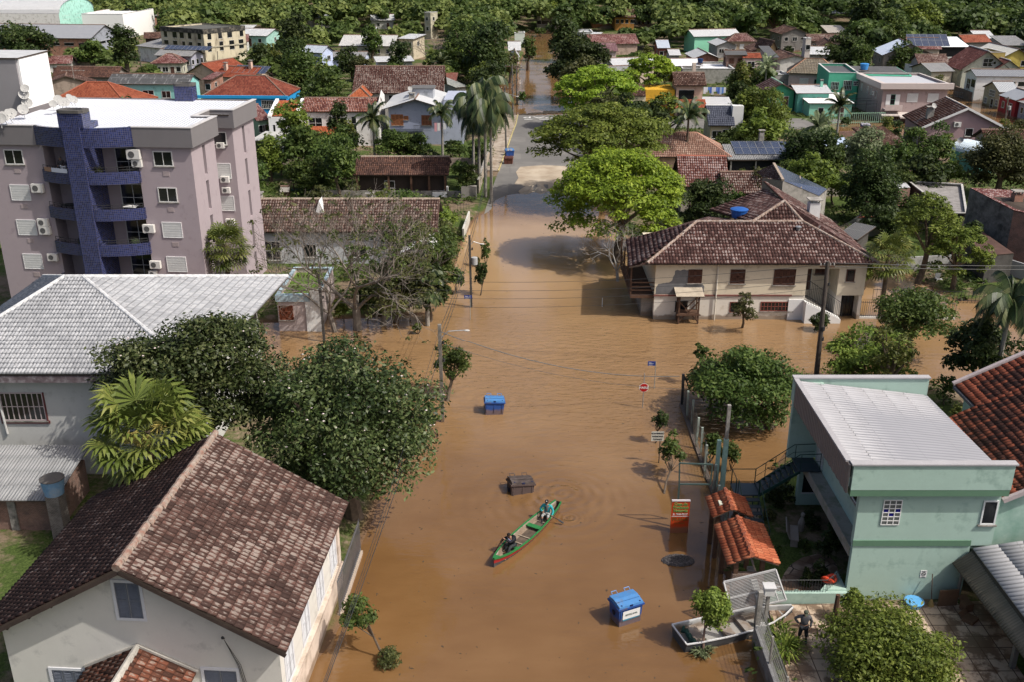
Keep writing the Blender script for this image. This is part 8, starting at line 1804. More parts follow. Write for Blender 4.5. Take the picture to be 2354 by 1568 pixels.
for i,(lb,dz)in enumerate((('upper cable running to the bottom of the picture past the near left wall',-.3),('middle cable running to the bottom of the picture past the near left wall',-1.1),('lowest thick cable running to the bottom past the near left wall',-1.9))):wire(lb,p1_+Vector((0,0,dz)),dn+Vector((-.25*i,0,dz-.4)),.5,.011 if i<2 else .017)
for i in range(3):wire(('upper','middle','lower')[i]+' cable between the leaning concrete pole and the dark wrapped pole',p1_+Vector((0,0,-.3-.5*i)),p2_+Vector((0,0,-.3-.5*i)),.5,.018)
for i in range(2):wire(('upper','lower')[i]+' cable from the dark wrapped pole to the thin grey pole',p2_+Vector((0,0,-.3-.6*i)),p3_+Vector((0,0,-.2-.5*i)),.7,.02)
wire('cable bundle from the thin grey pole to the tall wooden pole',p3_+Vector((0,0,-.3)),p4_+Vector((0,0,-1.5)),.7,.03)
for i,s_ in enumerate((-1,0,1)):wire(('left','middle','right')[i]+' wire from the tall wooden pole up the far street',p4_+Vector((s_,0,-.2)),p7_+Vector((s_,0,-.2)),.8,.02)
for i,(z1,z2)in enumerate(((-.3,-.2),(-1.0,-.8),(-1.7,-1.3),(-2.4,-1.9))):
 c_=Vector((p6_.x-.1,p6_.y,p6_.z+z2));wire(('top','second','third','bottom')[i]+' wire crossing the junction from the dark left pole to the tall round pole',p5_+Vector((0,0,z1)),c_,.9,.013)
for i in range(2):wire(('upper','lower')[i]+' wire leaving the tall round pole to the right edge',p6_+Vector((.3,0,-.1-.25*i)),(75,70,p6_.z-.2-.3*i),.8,.016)
for i in range(5):wire(('first','second','third','fourth','fifth')[i]+' sagging wire from the many wired pole to the dark lean-to',p10_+Vector((0,0,-.1)),P('g',575+25*i,1190+8*i,3.2),.5,.014)
# ---- signs
RED=M((.45,.012,.012),rough=.4,var=.06);SIGNW=M((.7,.7,.68),rough=.5,var=.05);NAVY=M((.015,.04,.22),rough=.4,var=.08)
s_=thing('stop_sign','red octagonal stop sign on a thin pole standing in the floodwater','road sign',P('E',325,590));yb=s_.location.y
zc=ZY('E',331,433,yb).z;zt=ZY('E',336,325,yb).z
mb=MB();mb.tube([(0,.03,-1),(.02,.03,zt)],.03,7);mb.build('pole',M((.25,.24,.23)),s_)
def octo(r,y):return[(.02+r*math.cos(R(22.5+45*k)),y,zc+r*math.sin(R(22.5+45*k)))for k in range(8)]
for nm,r_,y_,m_ in(('border',.33,-.012,SIGNW),('face',.30,-.018,RED)):
 mb=MB();f_=octo(r_,y_);b_=octo(r_,y_+.01);mb.poly(f_[::-1]if False else f_);mb.poly(b_[::-1])
 for k in range(8):mb.poly([b_[k],b_[(k+1)%8],f_[(k+1)%8],f_[k]])
 mb.build(nm,m_,s_)
text_mesh('PARE',.235,SIGNW,s_,(.02,-.024,zc),(R(90),0,0),sx=1.12,bold=.006)
def namesign(label,z,bx,by,px,py,w=.62,lines=('Rua','')):
 t=thing('street_name_sign',label,'street sign',P(z,bx,by));yb=t.location.y;q0=ZY(z,px[0],py[0],yb)-t.location;q1=ZY(z,px[1],py[1],yb)-t.location;q=(q0+q1)/2;w=abs(q1.x-q0.x);h2=abs(q0.z-q1.z)
 mb=MB();mb.tube([(0,0,-1),(0,0,max(q0.z,q1.z))],.028,6);mb.build('pole',M((.3,.3,.28)),t);mb=MB();mb.box(q.x-w/2,-.015,q.z-h2/2,q.x+w/2,.015,q.z+h2/2);mb.build('plate',NAVY,t)
 mb=MB();[mb.box(q.x-w*.38,-.019,z_-.012,q.x+w*e,-.015,z_+.012)for z_,e in((q.z+h2*.18,-.05),(q.z-.0,.25),(q.z-h2*.33,.1))];mb.build('lettering_line',SIGNW,t)
namesign('blue street name plate on a thin pole near the red stop sign','E',415,440,(367,427),(232,265));namesign('blue street name plate beside the dark wrapped pole at the crossing','C',1233,335,(1192,1243),(175,197))
s_=thing('place_sign','white direction sign half hidden by leaves on the right street side','road sign',P('E',450,1010));yb=s_.location.y;a=ZY('E',395,770,yb)-s_.location;c=ZY('E',487,840,yb)-s_.location
mb=MB();mb.tube([(0,.03,-1),(0,.03,a.z)],.03,6);mb.build('pole',IRON,s_);mb=MB();mb.box(a.x,-.01,c.z,c.x,.01,a.z);mb.build('plate',M((.62,.6,.52),var=.08),s_)
for i,tx in enumerate(('MONTENEGRO','HARMONIA','TUPANDI')):text_mesh(tx,.15,DARK,s_,((a.x+c.x)/2,-.016,a.z-(a.z-c.z)*(.18+.32*i)),(R(90),0,0),sx=.72 if i==0 else .82,bold=.002)
s_=thing('shop_sign','orange red shop sign standing in the water under a dark square frame','sign',P('E',612,1540));yb=s_.location.y;a=ZY('E',551,1300,yb)-s_.location;c=ZY('E',689,1300,yb)-s_.location;zt=a.z;w=c.x-a.x
mb=MB();mb.box(a.x,-.04,-.8,c.x,.04,zt);mb.build('board',M((.50,.055,.012),rough=.5,var=.06,dirt=(.33,.06,.02),damt=.1),s_);mb=MB();mb.box(a.x-.01,-.06,zt,c.x+.01,.06,zt+.07);mb.build('cap',M((.5,.45,.45)),s_)
GTX=M((.42,.52,.16),var=.15);GT2=M((.05,.2,.04),var=.1);DGR=M((.17,.10,.02),var=.2);cx=(a.x+c.x)/2;hh=zt
for i,tx in enumerate(('Casa de','Produtos','Naturais')):
 text_mesh(tx,hh*.125,GTX,s_,(cx,-.045,zt-hh*(.085+.105*i)),(R(90),0,0),sx=1.25*(w/1.3),bold=.012);text_mesh(tx,hh*.125,GT2,s_,(cx,-.051,zt-hh*(.085+.105*i)),(R(90),0,0),sx=1.25*(w/1.3),bold=.0)
text_mesh('51 9840-82629',hh*.075,SIGNW,s_,(cx,-.046,zt-hh*.405),(R(90),0,0),sx=1.25*(w/1.3),bold=.004)
mb=MB();mb.box(a.x+.02,-.046,zt-hh*.475,c.x-.02,-.041,zt-hh*.46);mb.build('rule',SIGNW,s_)
text_mesh('PRANA',hh*.17,DGR,s_,(cx,-.046,zt-hh*.57),(R(90),0,0),sx=1.1*(w/1.3));text_mesh('SUL BRASIL',hh*.07,DGR,s_,(cx,-.046,zt-hh*.69),(R(90),0,0),sx=1.2*(w/1.3))
s_=thing('sign_frame','empty dark square sign frame on a post above the orange red shop sign','frame',P('E',603,1500));yb=s_.location.y
g4=[ZY('E',x,y,yb)-s_.location for x,y in((608,1010),(860,1020),(843,1172),(606,1170))];mb=MB()
for i in range(4):mb.beam(g4[i],g4[(i+1)%4],.07)
mb.beam((g4[3].x,0,-1),g4[3],.09);mb.build('frame',M((.06,.09,.08),rough=.5),s_)
s_=thing('water_level_marker','tiny white stake sticking out of the water left of the cream house','stake',P('h',15,898));mb=MB();mb.beam((0,0,-.5),(0,0,ZY('h',13,840,s_.location.y).z),.05);mb.build('stake',WHITE,s_)
s_=thing('billboard','small yellow sign board standing in the right hand flood','sign',P('g',1420,440));yb=s_.location.y;a=ZY('g',1408,388,yb)-s_.location;c=ZY('g',1452,425,yb)-s_.location
mb=MB();mb.box(a.x,-.03,c.z,c.x,.03,a.z);mb.build('board',M((.55,.42,.03)),s_);mb=MB();mb.box(a.x+.15,-.035,c.z+.15,c.x-.15,-.03,a.z-.5);mb.build('printed_panel',M((.1,.08,.05)),s_);mb=MB();[mb.beam((x,.04,-1),(x,.04,c.z),.08)for x in(a.x+.2,c.x-.2)];mb.build('leg',IRON,s_)
# ---- wheeled bins afloat
def bin_(label,loc,rz,m1,m2,sticker=False,sz=1.0,tilt=(0,0),sink=.25,group='large wheeled waste bins',lidmess=False):
 t=thing('waste_bin',label,'bin',loc,rz,group);t.rotation_euler=(tilt[0],tilt[1],rz);t.scale=(sz,)*3;W2,D2,h=.66,.48,1.0;z0=-sink
 mb=MB();k=.90;bot=[(-W2*k,-D2*k,z0-.0),(W2*k,-D2*k,z0),(W2*k,D2*k,z0),(-W2*k,D2*k,z0)];top=[(-W2,-D2,h),(W2,-D2,h),(W2,D2,h),(-W2,D2,h)];mb.hexa(bot+top)
 mb.box(-W2-.07,-D2-.07,h-.0,W2+.07,D2+.07,h+.09);
 for x in(-W2+.12,0,W2-.12):mb.box(x-.03,-D2-.02,.35,x+.03,-D2+.06,h)
 mb.build('body',m1,t)
 mb=MB();zf,zb2=h+.09,h+.30
 mb.hexa([(-W2-.02,-D2-.04,zf),(W2+.02,-D2-.04,zf),(W2+.02,D2+.04,zf),(-W2-.02,D2+.04,zf),(-W2-.0,-D2-.02,zf+.10),(W2+.0,-D2-.02,zf+.10),(W2+.0,.05,zb2),(-W2-.0,.05,zb2)])
 mb.hexa([(-W2-.0,.05,zf+.01),(W2,.05,zf+.01),(W2,D2+.03,zf+.01),(-W2,D2+.03,zf+.01),(-W2,.052,zb2-.002),(W2,.052,zb2-.002),(W2,D2,zb2-.05),(-W2,D2,zb2-.05)])
 mb.beam((-W2,-.2,zb2-.01),(W2,-.2,zb2-.01),.02);lid=mb.build('lid',m2,t)
 mb=MB()
 for x in(-.36,.36):mb.tube([(x-.14,D2,zb2-.04),(x-.14,D2+.12,zb2+.05),(x+.14,D2+.12,zb2+.05),(x+.14,D2,zb2-.04)],.025,6)
 mb.build('hinge_handle',m2,lid)
 mb=MB()
 for x in(-W2+.12,W2-.18):mb.box(x,-D2+.02,zf+.10,x+.08,-D2+.1,zf+.125)
 mb.box(-.08,-D2-.06,zf+.03,.08,-D2-.0,zf+.10);mb.build('latch',M((.01,.02,.08)),lid)
 mb=MB();mb.lathe([(.13,0),(.15,.02),(.05,.05)],10);o=mb.build('side_socket',M((.01,.012,.03)),t);o.location=(-W2-.01,0,.62);o.rotation_euler=(0,R(-90),0)
 if sticker:
  mb=MB();mb.poly([(-.46,-D2*.975-.035,.42),(.5,-D2*.975-.035,.42),(.5,-D2-.045,.9),(-.46,-D2-.045,.9)]);st2=mb.build('sticker',M((.72,.73,.72),rough=.4,var=.04),t);text_mesh('BETIELAVEL',.13,M((.12,.16,.15)),st2,(.02,-D2-.05,.66),(R(92),0,0),bold=.001)
  mb=MB();mb.poly([(-.46,-D2*.965-.035,.33),(.5,-D2*.965-.035,.36),(.5,-D2*.975-.042,.42),(-.46,-D2*.975-.042,.42)]);mb.build('sticker_band',M((.06,.3,.45)),st2)
 if lidmess:mb=MB();[mb.box(x,-D2-.05,h+.0,x+.3,-D2+.15,h+.32)for x in(-.4,.05)];mb.build('rubbish_bag',M((.45,.45,.5),var=.3),t)
 return t
BB=M((.025,.075,.27),rough=.45,var=.15,dirt=(.10,.085,.09),damt=.15,scale=2);BL=M((.065,.20,.44),rough=.45,var=.12,dirt=(.12,.16,.24),damt=.2,scale=3);BR_=M((.085,.06,.055),rough=.6,var=.2);BR2=M((.06,.045,.04),rough=.6,var=.25,scale=3,dirt=(.12,.10,.09))
bin_('nearest blue waste bin with white sticker floating at the lower right of the street',P('D',1170,1130),R(25),BB,BL,True,.93,sink=.1)
bin_('farther blue waste bin floating alone near the leaning concrete pole',P('C',1388,955),R(4),BB,BL,False,.95,tilt=(R(-6),R(3)),sink=.0,lidmess=False).location.z=-.2
bin_('brown waste bin half sunk and tipped, floating above the canoe',P('D',432,235),R(16),BR_,BR2,False,1.0,tilt=(R(-8),R(6)),sink=.3).location.z=-.55
bin_('small blue bin on the pavement beside the tall wooden pole',P('v',1171,360,.2),R(10),BB,BL,False,.9,lidmess=True)
bin_('brown bin on the pavement just below the small blue one',P('v',1169,378,.2),R(-5),M((.13,.05,.035)),M((.1,.04,.03)),False,.9)
bin_('dark blue bin heaped with white bags in the flooded yard below the pink building',P('g',826,555),R(-5),M((.02,.03,.15)),M((.4,.4,.45),var=.4,scale=6),False,1.0,lidmess=True)
rg=random.Random(8);s_=thing('debris_mound','dark bristly mound of drifted twigs in the water below the orange red sign','debris',P('D',1540,725));mb=MB()
for i in range(1500):
 a,rr=rg.uniform(0,6.28),math.sqrt(rg.random());o=Vector((rr*.82*math.cos(a),rr*.5*math.sin(a),.26*(1-rr*rr)+rg.uniform(-.03,.03)));d=Vector((rg.gauss(0,1),rg.gauss(0,1),rg.gauss(0,.5))).normalized()*rg.uniform(.05,.14);mb.beam(o-d*.5,o+d*.5,.014)
mb.ell((0,0,0),(.8,.48,.22),14,6);mb.build('twigs',M((.11,.10,.10),var=.6,scale=14),s_)
# ---- hull builder
def hull(stations,name,mats,parent,th=.03):
 """stations: (x, halfwidth_top, halfwidth_bottom, z_top, z_bottom); outside, inside, gunwale"""
 mb=MB()
 def ring(s,ins=0.0):x,wt,wb,zt,zb=s;return[(x,-max(wt-ins,.004),zt-(.0 if ins else 0)),(x,-max((wt*.62+wb*.38)-ins,.004),max(zt*.5+zb*.5,.09)),(x,-max(wb-ins,.003),max(zb+ins,.07)if ins else zb),(x,max(wb-ins,.003),max(zb+ins,.07)if ins else zb),(x,max((wt*.62+wb*.38)-ins,.004),max(zt*.5+zb*.5,.09)),(x,max(wt-ins,.004),zt)]
 for a,c in zip(stations,stations[1:]):
  ra,rc=ring(a),ring(c);ia,ic=ring(a,th),ring(c,th)
  for k in range(5):
   mb.poly([ra[k],ra[k+1],rc[k+1],rc[k]],mi=(0 if k in(0,4)else 1));mb.poly([ia[k],ic[k],ic[k+1],ia[k+1]],mi=(3 if k==2 else 2))
  for k in(0,5):mb.poly([ra[k],rc[k],ic[k],ia[k]],mi=4)
 for s in(stations[0],stations[-1]):
  if s[1]>.05:r_=ring(s);mb.poly(r_,mi=1)
 return mb.build(name,mats,parent)
CG_=M((.025,.16,.045),rough=.45,var=.15,scale=3);CRD=M((.28,.018,.018),rough=.5,var=.15);CDK=M((.07,.065,.065),var=.3);CIN=M((.38,.36,.32),var=.2,dirt=(.14,.11,.08),damt=.45,scale=2.5);CFL=M((.10,.075,.055),var=.4,scale=3)
A_,B_=P('v',1135,1306),P('v',1283,1170)
cn=thing('canoe','long narrow green and red wooden canoe carrying two people','canoe',(A_.x,A_.y,0),math.atan2(B_.y-A_.y,B_.x-A_.x));L=(B_-A_).length
prof=[(0,.02,.01,.52,-.02),(.35,.16,.06,.46,-.1),(.9,.32,.17,.39,-.15),(1.6,.43,.27,.35,-.18),(2.5,.50,.33,.33,-.2),(3.4,.50,.33,.33,-.2),(4.3,.44,.29,.34,-.18),(5.0,.36,.22,.37,-.15),(5.5,.27,.15,.41,-.1),(L,.16,.08,.46,-.04)]
prof=[(x*L/6.1 if i<len(prof)-1 else L,a,b,c,d)for i,(x,a,b,c,d)in enumerate(prof)];prof[-2]=(L*.92,)+prof[-2][1:]
hull(prof,'hull',[CRD,CDK,CIN,CFL,CG_],cn)
mb=MB()
for sg in(-1,1):
 pts=[Vector((s[0],sg*(s[1]+.012),s[3]-.0))for s in prof]
 for a,c in zip(pts,pts[1:]):mb.beam(a,c,.065,.09)
mb.hexa([(0,-.02,.48),(.42,-.18,.44),(.42,.18,.44),(0,.02,.48),(0,-.02,.53),(.42,-.18,.47),(.42,.18,.47),(0,.02,.53)]);mb.build('gunwale',CG_,cn)
def wid(x):
 for a,c in zip(prof,prof[1:]):
  if a[0]<=x<=c[0]:t=(x-a[0])/(c[0]-a[0]);return a[1]+(c[1]-a[1])*t
 return .2
for x,w_ in((1.75,.2),(3.95,.3),(5.35,.22)):
 mb=MB();mb.box(x-w_/2,-wid(x)+.02,.22,x+w_/2,wid(x)-.02,.26);mb.build('seat',CG_,cn)
mb=MB()
for x in(.75,1.2,2.35,3.0,4.7):mb.box(x-.03,-wid(x)*.8,.08,x+.03,wid(x)*.8,.12)
mb.build('rib',M((.3,.25,.19),var=.3),cn)
mb=MB();mb.ell((3.75,-.1,-.05),(.1,.1,.08));mb.build('bailer',DARK,cn)
A_,B_=Vector((12.75,37.75,0)),Vector((7.35,36.0,0));ab=thing('aluminium_boat','grey flat bottomed aluminium boat moored by the fallen gate and ball tree','boat',(B_.x,B_.y,0),math.atan2(A_.y-B_.y,A_.x-B_.x));L=(A_-B_).length
ALU=M((.40,.40,.39),rough=.45,var=.1,dirt=(.25,.22,.18),damt=.2);ALO=M((.06,.065,.07),rough=.5)
prof=[(0,.70,.55,.52,-.12),(.6,.74,.6,.5,-.16),(2.0,.76,.62,.48,-.18),(3.4,.72,.58,.50,-.16),(4.4,.56,.42,.55,-.08),(5.1,.34,.24,.62,.05),(L,.06,.04,.72,.25)]
hull(prof,'hull',[ALO,ALO,ALU,M((.30,.29,.27),var=.15),M((.55,.55,.55),rough=.35)],ab,.035)
mb=MB();
for sg in(-1,1):
 pts=[Vector((s[0],sg*(s[1]+.01),s[3]+.01))for s in prof]
 for a,c in zip(pts,pts[1:]):mb.beam(a,c,.07,.05)
mb.beam((0,-.7,.53),(0,.7,.53),.06,.06);mb.build('gunwale',M((.58,.58,.58),rough=.35),ab)
for x,w_ in((.9,.5),(2.35,.45),(3.3,.4)):mb=MB();mb.box(x-w_/2,-.68,-.1,x+w_/2,.68,.27);mb.build('seat',ALU,ab)
mb=MB();mb.hexa([(4.5,-.5,.3),(5.2,-.3,.4),(5.2,.3,.4),(4.5,.5,.3),(4.5,-.5,.33),(5.2,-.3,.43),(5.2,.3,.43),(4.5,.5,.33)]);mb.build('bow_deck',ALU,ab)
mb=MB();rg=random.Random(2);pts=[(.45+rg.uniform(-.05,.1),.6-.15*k,.3+rg.uniform(-.05,.12))for k in range(9)];mb.tube(pts,[.05,.1,.12,.1,.13,.11,.12,.09,.05],6);o=mb.build('fishing_net',M((.03,.08,.06),var=.4,scale=8));tag(o,'bundle of dark green netting lying in the stern of the aluminium boat','net');o.matrix_world=Matrix.Translation(ab.location)@Matrix.Rotation(ab.rotation_euler.z,4,'Z')
# ---- people: one skin per body, clothes as skins over it
def skin(name,verts,edges,rad,mats,parent,sub=1,root=0):
 me=bpy.data.meshes.new(name);me.from_pydata([tuple(v)for v in verts],edges,[]);o=bpy.data.objects.new(name,me);col0.objects.link(o)
 m_=o.modifiers.new('s','SKIN');m_.use_smooth_shade=True;sv=me.skin_vertices[0].data
 for i,r_ in enumerate(rad):sv[i].radius=(r_,r_)if not isinstance(r_,tuple)else r_;sv[i].use_root=(i==root)
 if sub:o.modifiers.new('u','SUBSURF').levels=sub;o.modifiers['u'].render_levels=sub
 dg=bpy.context.evaluated_depsgraph_get();dg.update();nm=bpy.data.meshes.new_from_object(o.evaluated_get(dg));bpy.data.objects.remove(o)
 nm.materials.clear();nm.materials.append(mats);nm.polygons.foreach_set('use_smooth',[True]*len(nm.polygons));q=bpy.data.objects.new(name,nm);link(q,parent);return q
SKINM=M((.36,.20,.13),var=.06,rough=.6)
def person(label,loc,rz,J,cloth,hair=None,cap=None,s=1.0,boots=None,extras=()):
 """J: joints dict in local metres (x right, y forward is -Y, z up): pelvis chest neck head, shL elL haL, shR elR haR, hiL knL anL toL, ..."""
 t=thing('person',label,'person',loc,rz);t.scale=(s,)*3;K={k:Vector(v)for k,v in J.items()}
 V=[];E_=[];Rd=[]
 def add(p,r,par=None):
  V.append(p);Rd.append(r)
  if par is not None:E_.append((par,len(V)-1))
  return len(V)-1
 pe_=add(K['pelvis'],(.15,.11));wa=add(K['pelvis'].lerp(K['chest'],.45),(.13,.1),pe_);ch2=add(K['chest'],(.165,.11),wa);ne=add(K['neck'],.055,ch2)
 up=(K['head']-K['neck']).normalized();fwd=Vector(J.get('face',(0,-1,0))).normalized();add(K['neck'].lerp(K['head'],.45),.06,ne);hb=len(V)-1
 h1=add(K['head'],(.085,.095),hb);add(K['head']+up*.08,(.075,.085),h1)
 hands=[]
 for sd in 'LR':
  a=add(K['sh'+sd],.065,ch2);e=add(K['el'+sd],.045,a);w_=add(K['ha'+sd],.03,e);d=(K['ha'+sd]-K['el'+sd]).normalized();pm=add(K['ha'+sd]+d*.06,(.042,.022),w_);hands.append((pm,K['ha'+sd]+d*.06,d))
  hp=add(K['hi'+sd],.095,pe_);k_=add(K['kn'+sd],.062,hp);an_=add(K['an'+sd],.042,k_);add(K['to'+sd],.035,an_)
 for pm,c,d in hands:
  sx=d.orthogonal().normalized();sy=d.cross(sx)
  for q in range(4):
   b_=c+sx*(.027*(q-1.5));m_=add(b_+d*.035,.009,pm);m2_=add(b_+d*.06+sy*.02,.008,m_);add(b_+d*.055+sy*.045,.007,m2_)
  m_=add(c-sx*.05+sy*.015,.011,pm);add(c-sx*.045+d*.035+sy*.035,.009,m_)
 skin('body',V,E_,Rd,SKINM,t)
 f=K['head'];mb=MB();sdv=fwd.cross(up).normalized()
 mb.ell(f+fwd*.105-up*.005,(.016,.016,.022),6,4);[mb.ell(f+sdv*sg*.088,(.014,.02,.028),6,4)for sg in(-1,1)];mb.build('nose_and_ears',SKINM,t)
 mb=MB();[mb.ell(f+fwd*.088+sdv*sg*.033+up*.025,(.012,.010,.008),6,4)for sg in(-1,1)];mb.ell(f+fwd*.09-up*.05,(.022,.01,.006),6,4);mb.build('face_features',M((.03,.015,.012)),t)
 if hair:
  mb=MB();mb.ell(f+up*.06-fwd*.02,(.095,.10,.095),12,8);mb.build('hair',hair,t)
 if cap:
  mb=MB();mb.ell(f+up*.07-fwd*.005,(.102,.108,.085),12,8);mb.hexa([tuple(f+up*z_+fwd*y_+sdv*x_)for z_ in(.055,.07)for x_,y_ in((-.07,.07),(.07,.07),(.055,.19),(-.055,.19))]);mb.build('cap',cap,t)
 jk,tr_=cloth
 V=[K['pelvis']+Vector((0,0,.0)),K['pelvis'].lerp(K['chest'],.45),K['chest'],K['neck']-(K['neck']-K['chest'])*.15];E_=[(0,1),(1,2),(2,3)];Rd=[(.175,.13),(.165,.125),(.19,.135),.075]
 for sd in 'LR':n0=len(V);V+=[K['sh'+sd],K['el'+sd],K['ha'+sd]-(K['ha'+sd]-K['el'+sd])*.12];Rd+=[.085,.065,.05];E_+=[(2,n0),(n0,n0+1),(n0+1,n0+2)]
 skin('jacket',V,E_,Rd,jk,t)
 V=[K['pelvis']];Rd=[(.165,.125)];E_=[]
 for sd in 'LR':n0=len(V);e_=K['an'+sd]if not boots else K['kn'+sd].lerp(K['an'+sd],.35);V+=[K['hi'+sd],K['kn'+sd],e_];Rd+=[.115,.085,.065];E_+=[(0,n0),(n0,n0+1),(n0+1,n0+2)]
 skin('trousers',V,E_,Rd,tr_,t)
 if boots:
  for sd in 'LR':skin('boot',[K['kn'+sd].lerp(K['an'+sd],.3),K['an'+sd],K['to'+sd]],[(0,1),(1,2)],[.062,.055,.05],boots,t)
 return t
def on(obj,x,y,z):return obj.location+Matrix.Rotation(obj.rotation_euler.z,3,'Z')@Vector((x,y,z))
BLK=M((.012,.013,.02),var=.3);TEAL=M((.03,.30,.33),var=.15,scale=4);GRYT=M((.33,.34,.33),var=.12);HAIR=M((.012,.009,.008))
sit=dict(pelvis=(0,0,.12),chest=(-.02,-.16,.50),neck=(-.03,-.22,.66),head=(-.04,-.30,.79),shL=(.19,-.16,.58),elL=(.12,-.42,.48),haL=(-.22,-.46,.62),shR=(-.21,-.18,.58),elR=(-.42,-.34,.42),haR=(-.48,-.48,.22),hiL=(.1,-.02,.1),knL=(.14,-.46,.26),anL=(.12,-.72,-.06),toL=(.12,-.86,-.10),hiR=(-.1,-.02,.1),knR=(-.14,-.40,.30),anR=(-.12,-.50,-.06),toR=(-.12,-.64,-.10),face=(-.3,-.8,-.5))
rzc=cn.rotation_euler.z
w1=person('black haired paddler in a black jacket and dark trousers seated near the canoe bow',on(cn,1.78,0,.24),rzc-math.pi/2,sit,(BLK,M((.025,.03,.032),var=.2)),hair=HAIR)
mb=MB();K1=Vector((-.25,-.5,.72));K2=Vector((-.66,-.62,-.2));mb.tube([K1,K2],.022,6);d=(K2-K1).normalized();e=d.cross(Vector((0,1,0))).normalized();pm=thing('paddle','dark wooden paddle dipped in the water by the paddler in black','paddle',on(cn,1.78,0,.24),rzc-math.pi/2);mb.build('shaft',WOOD,pm)
mb=MB();mb.hexa([tuple(K2+e*a+Vector((0,b,0))+d*c)for c,w2 in((0,.04),(.38,.09))for a,b in((-w2,-.012),(w2,-.012),(w2,.012),(-w2,.012))]);mb.build('blade',WOOD,pm)
mb=MB();mb.tube([(-.17,-.24,.60),(-.05,-.31,.56),(.1,-.31,.52)],.022,5);mb.build('collar_stripe',M((.3,.32,.5)),w1)
mb=MB();mb.ell((.02,.04,.45),(.17,.10,.22),10,6);mb.build('backpack',BLK,w1)
sit2=dict(pelvis=(0,0,.12),chest=(0,-.03,.52),neck=(0,-.06,.68),head=(0,-.10,.83),shL=(.21,-.04,.6),elL=(.36,-.12,.34),haL=(.34,-.34,.16),shR=(-.21,-.04,.6),elR=(-.36,-.16,.38),haR=(-.14,-.36,.36),hiL=(.1,-.04,.1),knL=(.17,-.46,.2),anL=(.12,-.56,-.16),toL=(.12,-.70,-.2),hiR=(-.1,-.04,.1),knR=(-.16,-.46,.2),anR=(-.12,-.58,-.16),toR=(-.12,-.72,-.2),face=(.05,-.9,-.3))
w2_=person('person in a teal jacket, cap and pale trousers seated at the canoe stern',on(cn,5.3,0,.24),rzc-math.pi/2+.25,sit2,(TEAL,GRYT),cap=M((.02,.018,.018)),boots=M((.03,.03,.035)))
mb=MB();mb.ell((0,-.14,.46),(.08,.07,.2),8,6);mb.build('shirt',M((.08,.08,.09)),w2_);mb=MB();mb.ell((0,-.2,.93),(.035,.02,.035),8,4);mb.build('cap_patch',WHITE,w2_)
pm=thing('paddle','short dark paddle resting across the stern beside the person in teal','paddle',on(cn,5.3,0,.24),rzc-math.pi/2+.25);mb=MB();mb.tube([(-.18,-.38,.38),(.75,-.36,.02)],.02,6);mb.build('shaft',IRON,pm);mb=MB();mb.hexa([(.72,-.42,.0),(1.0,-.42,-.14),(1.0,-.3,-.14),(.72,-.3,.0),(.72,-.42,.03),(1.0,-.42,-.11),(1.0,-.3,-.11),(.72,-.3,.03)]);mb.build('blade',IRON,pm)
stand=dict(pelvis=(0,0,.95),chest=(0,.0,1.30),neck=(0,-.02,1.48),head=(0,-.06,1.62),shL=(.2,0,1.42),elL=(.30,.05,1.14),haL=(.24,-.12,.92),shR=(-.2,0,1.42),elR=(-.42,.08,1.22),haR=(-.2,-.02,1.0),hiL=(.09,0,.9),knL=(.13,-.06,.5),anL=(.16,.02,.1),toL=(.17,-.14,.05),hiR=(-.09,0,.9),knR=(-.14,-.03,.5),anR=(-.2,.06,.1),toR=(-.24,-.1,.05),face=(.1,-.9,-.4))
pg=P('G',1165,1285,.42);person('person in grey shirt and rubber boots, hand on hip, on the driveway',(pg.x,pg.y+.05,.42),R(-8),stand,(M((.10,.10,.11),var=.25),M((.015,.017,.022))),hair=None,cap=M((.06,.07,.05)),boots=M((.05,.07,.06)))
def onapt(x,y,z):return apt.location+Matrix.Rotation(apt.rotation_euler.z,3,'Z')@Vector((x,y,z))
rest=dict(stand,elR=(-.28,.0,1.14),haR=(-.2,-.22,1.08),haL=(.2,-.22,1.08),elL=(.28,.0,1.14))
person('person in a white top standing at the open second floor window of the apartment block',onapt(13.0,.35,12.87-2.78-.75),apt.rotation_euler.z,rest,(WHITE,DARK),hair=HAIR)
person('left of two people in dark clothes on the top left balcony',onapt(5.3,-.1,11.74),apt.rotation_euler.z,rest,(M((.07,.06,.06)),DARK),hair=M((.2,.18,.16)))
person('right of two people in dark clothes on the top left balcony, holding the white bundle',onapt(6.0,-.15,11.74),apt.rotation_euler.z,rest,(BLK,DARK),hair=HAIR)
o=thing('white_bundle','white and black bundle on the rail of the top left balcony','bundle',onapt(5.65,-.55,12.62),apt.rotation_euler.z);mb=MB();mb.ell((0,0,.12),(.16,.12,.13));mb.ell((.18,-.02,.16),(.1,.09,.1));mb.ell((-.16,0,.2),(.07,.06,.12));mb.build('bundle',WHITE,o)
for nm,x0,x1,cc,lb in(('cardboard_sheet',4.15,4.8,(.33,.2,.13),'brown cardboard sheet on the top left balcony rail'),('white_cloth',4.85,6.3,(.6,.63,.7),'white cloth hung along the top left balcony rail')):
 o=thing(nm,lb,'cloth' if 'cloth' in nm else 'cardboard',onapt(x0,0,12.56),apt.rotation_euler.z);mb=MB();n=6
 for k in range(n):a,c=x0+(x1-x0)*k/n,x0+(x1-x0)*(k+1)/n;mb.hexa([(a-x0,arc(a)-.04,-.1),(c-x0,arc(c)-.04,-.1),(c-x0,arc(c)+.1,-.02),(a-x0,arc(a)+.1,-.02),(a-x0,arc(a)-.03,.22),(c-x0,arc(c)-.03,.22),(c-x0,arc(c)+.0,.22),(a-x0,arc(a)+.0,.22)])
 mb.build('sheet',M(cc,var=.1),o)
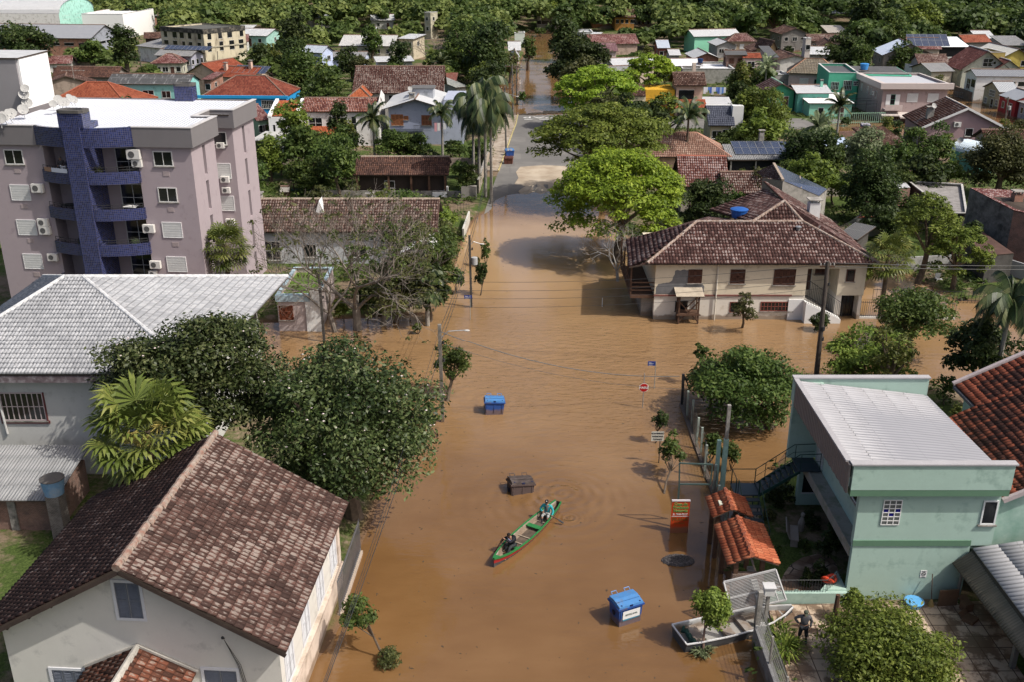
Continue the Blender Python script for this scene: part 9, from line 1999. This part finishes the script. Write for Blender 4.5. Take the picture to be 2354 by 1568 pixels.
for(x,z_,lb,tn)in((8.3,11.74,'potted plants on the top right balcony of the apartment block','olive'),(6.1,6.1,'potted plant on the third left balcony','mid'),(10.4,6.1,'row of white flowering pots on the third right balcony','silver')):
 t=thing('potted_plant',lb,'potted plant',onapt(x,-.35,z_),apt.rotation_euler.z);mb=MB();mb.lathe([(.12,0),(.18,.35),(.19,.36)],10);mb.build('pot',M((.25,.12,.08)),t);v,f,uv=cloud(np.array([[0,0,.75]]),np.array([[.35,.3,.45]]),220,.07,4);npmesh('leaves',v,f,uv,TONE[tn],t)
for(x,z_,lb)in((10.2,8.92,'white table on the second right balcony'),(5.2,8.92,'dark covered chair on the second left balcony')):
 t=thing('balcony_table',lb,'table',onapt(x,.2,z_),apt.rotation_euler.z);mb=MB();mb.box(-.5,-.4,.72,.5,.4,.76);mb.build('top',WHITE if 'white' in lb else DARK,t)
 for sx in(-.42,.42):
  for sy in(-.32,.32):mb=MB();mb.box(sx-.03,sy-.03,0,sx+.03,sy+.03,.72);mb.build('leg',DARK,t)
a=P('f',1310,260,4.6);c=P('f',1460,262,4.2);t=thing('clothes_line','blue and white laundry on a line beside the pink and yellow house','laundry',a);mb=MB();mb.tube([(0,0,0),c-a],.02,4);mb.build('line',IRON,t);rg=random.Random(6)
for k in range(11):q=(c-a)*((k+.3)/11.3);w_=(c-a).length/13;mb=MB();hgt_=rg.uniform(.5,1.3);mb.box(q.x,q.y-.02,q.z-hgt_,q.x+w_,q.y+.02,q.z);mb.build('garment',M(rg.choice(((.6,.6,.65),(.1,.2,.5),(.55,.57,.6),(.06,.12,.4),(.35,.45,.6))),var=.1),t)
a=P('e',1308,392,5.0);t=thing('clothes_rack','pink and white clothes drying on the balcony of the blue grey house','laundry',a)
for k in range(4):mb=MB();mb.box(k*.42,0,-1.2+.1*k,k*.42+.34,.04,0);mb.build('garment',M(((.6,.3,.33),(.65,.62,.6),(.55,.25,.3),(.6,.6,.6))[k],var=.08),t)
mb=MB();mb.tube([(-.2,.02,.02),(2.0,.02,.02)],.02,4);mb.build('line',IRON,t)
t=thing('garden_chairs','white plastic chairs left under the feathery trees of the flooded garden','chair',P('g',1330,1560));
mb=MB();mb.box(-.5,-.25,.42,.0,.25,.47);mb.box(-.5,.22,.47,.0,.27,.9);[mb.box(x,y,0,x+.05,y+.05,.42)for x in(-.5,-.05)for y in(-.25,.2)];mb.build('seat',WHITE,t)
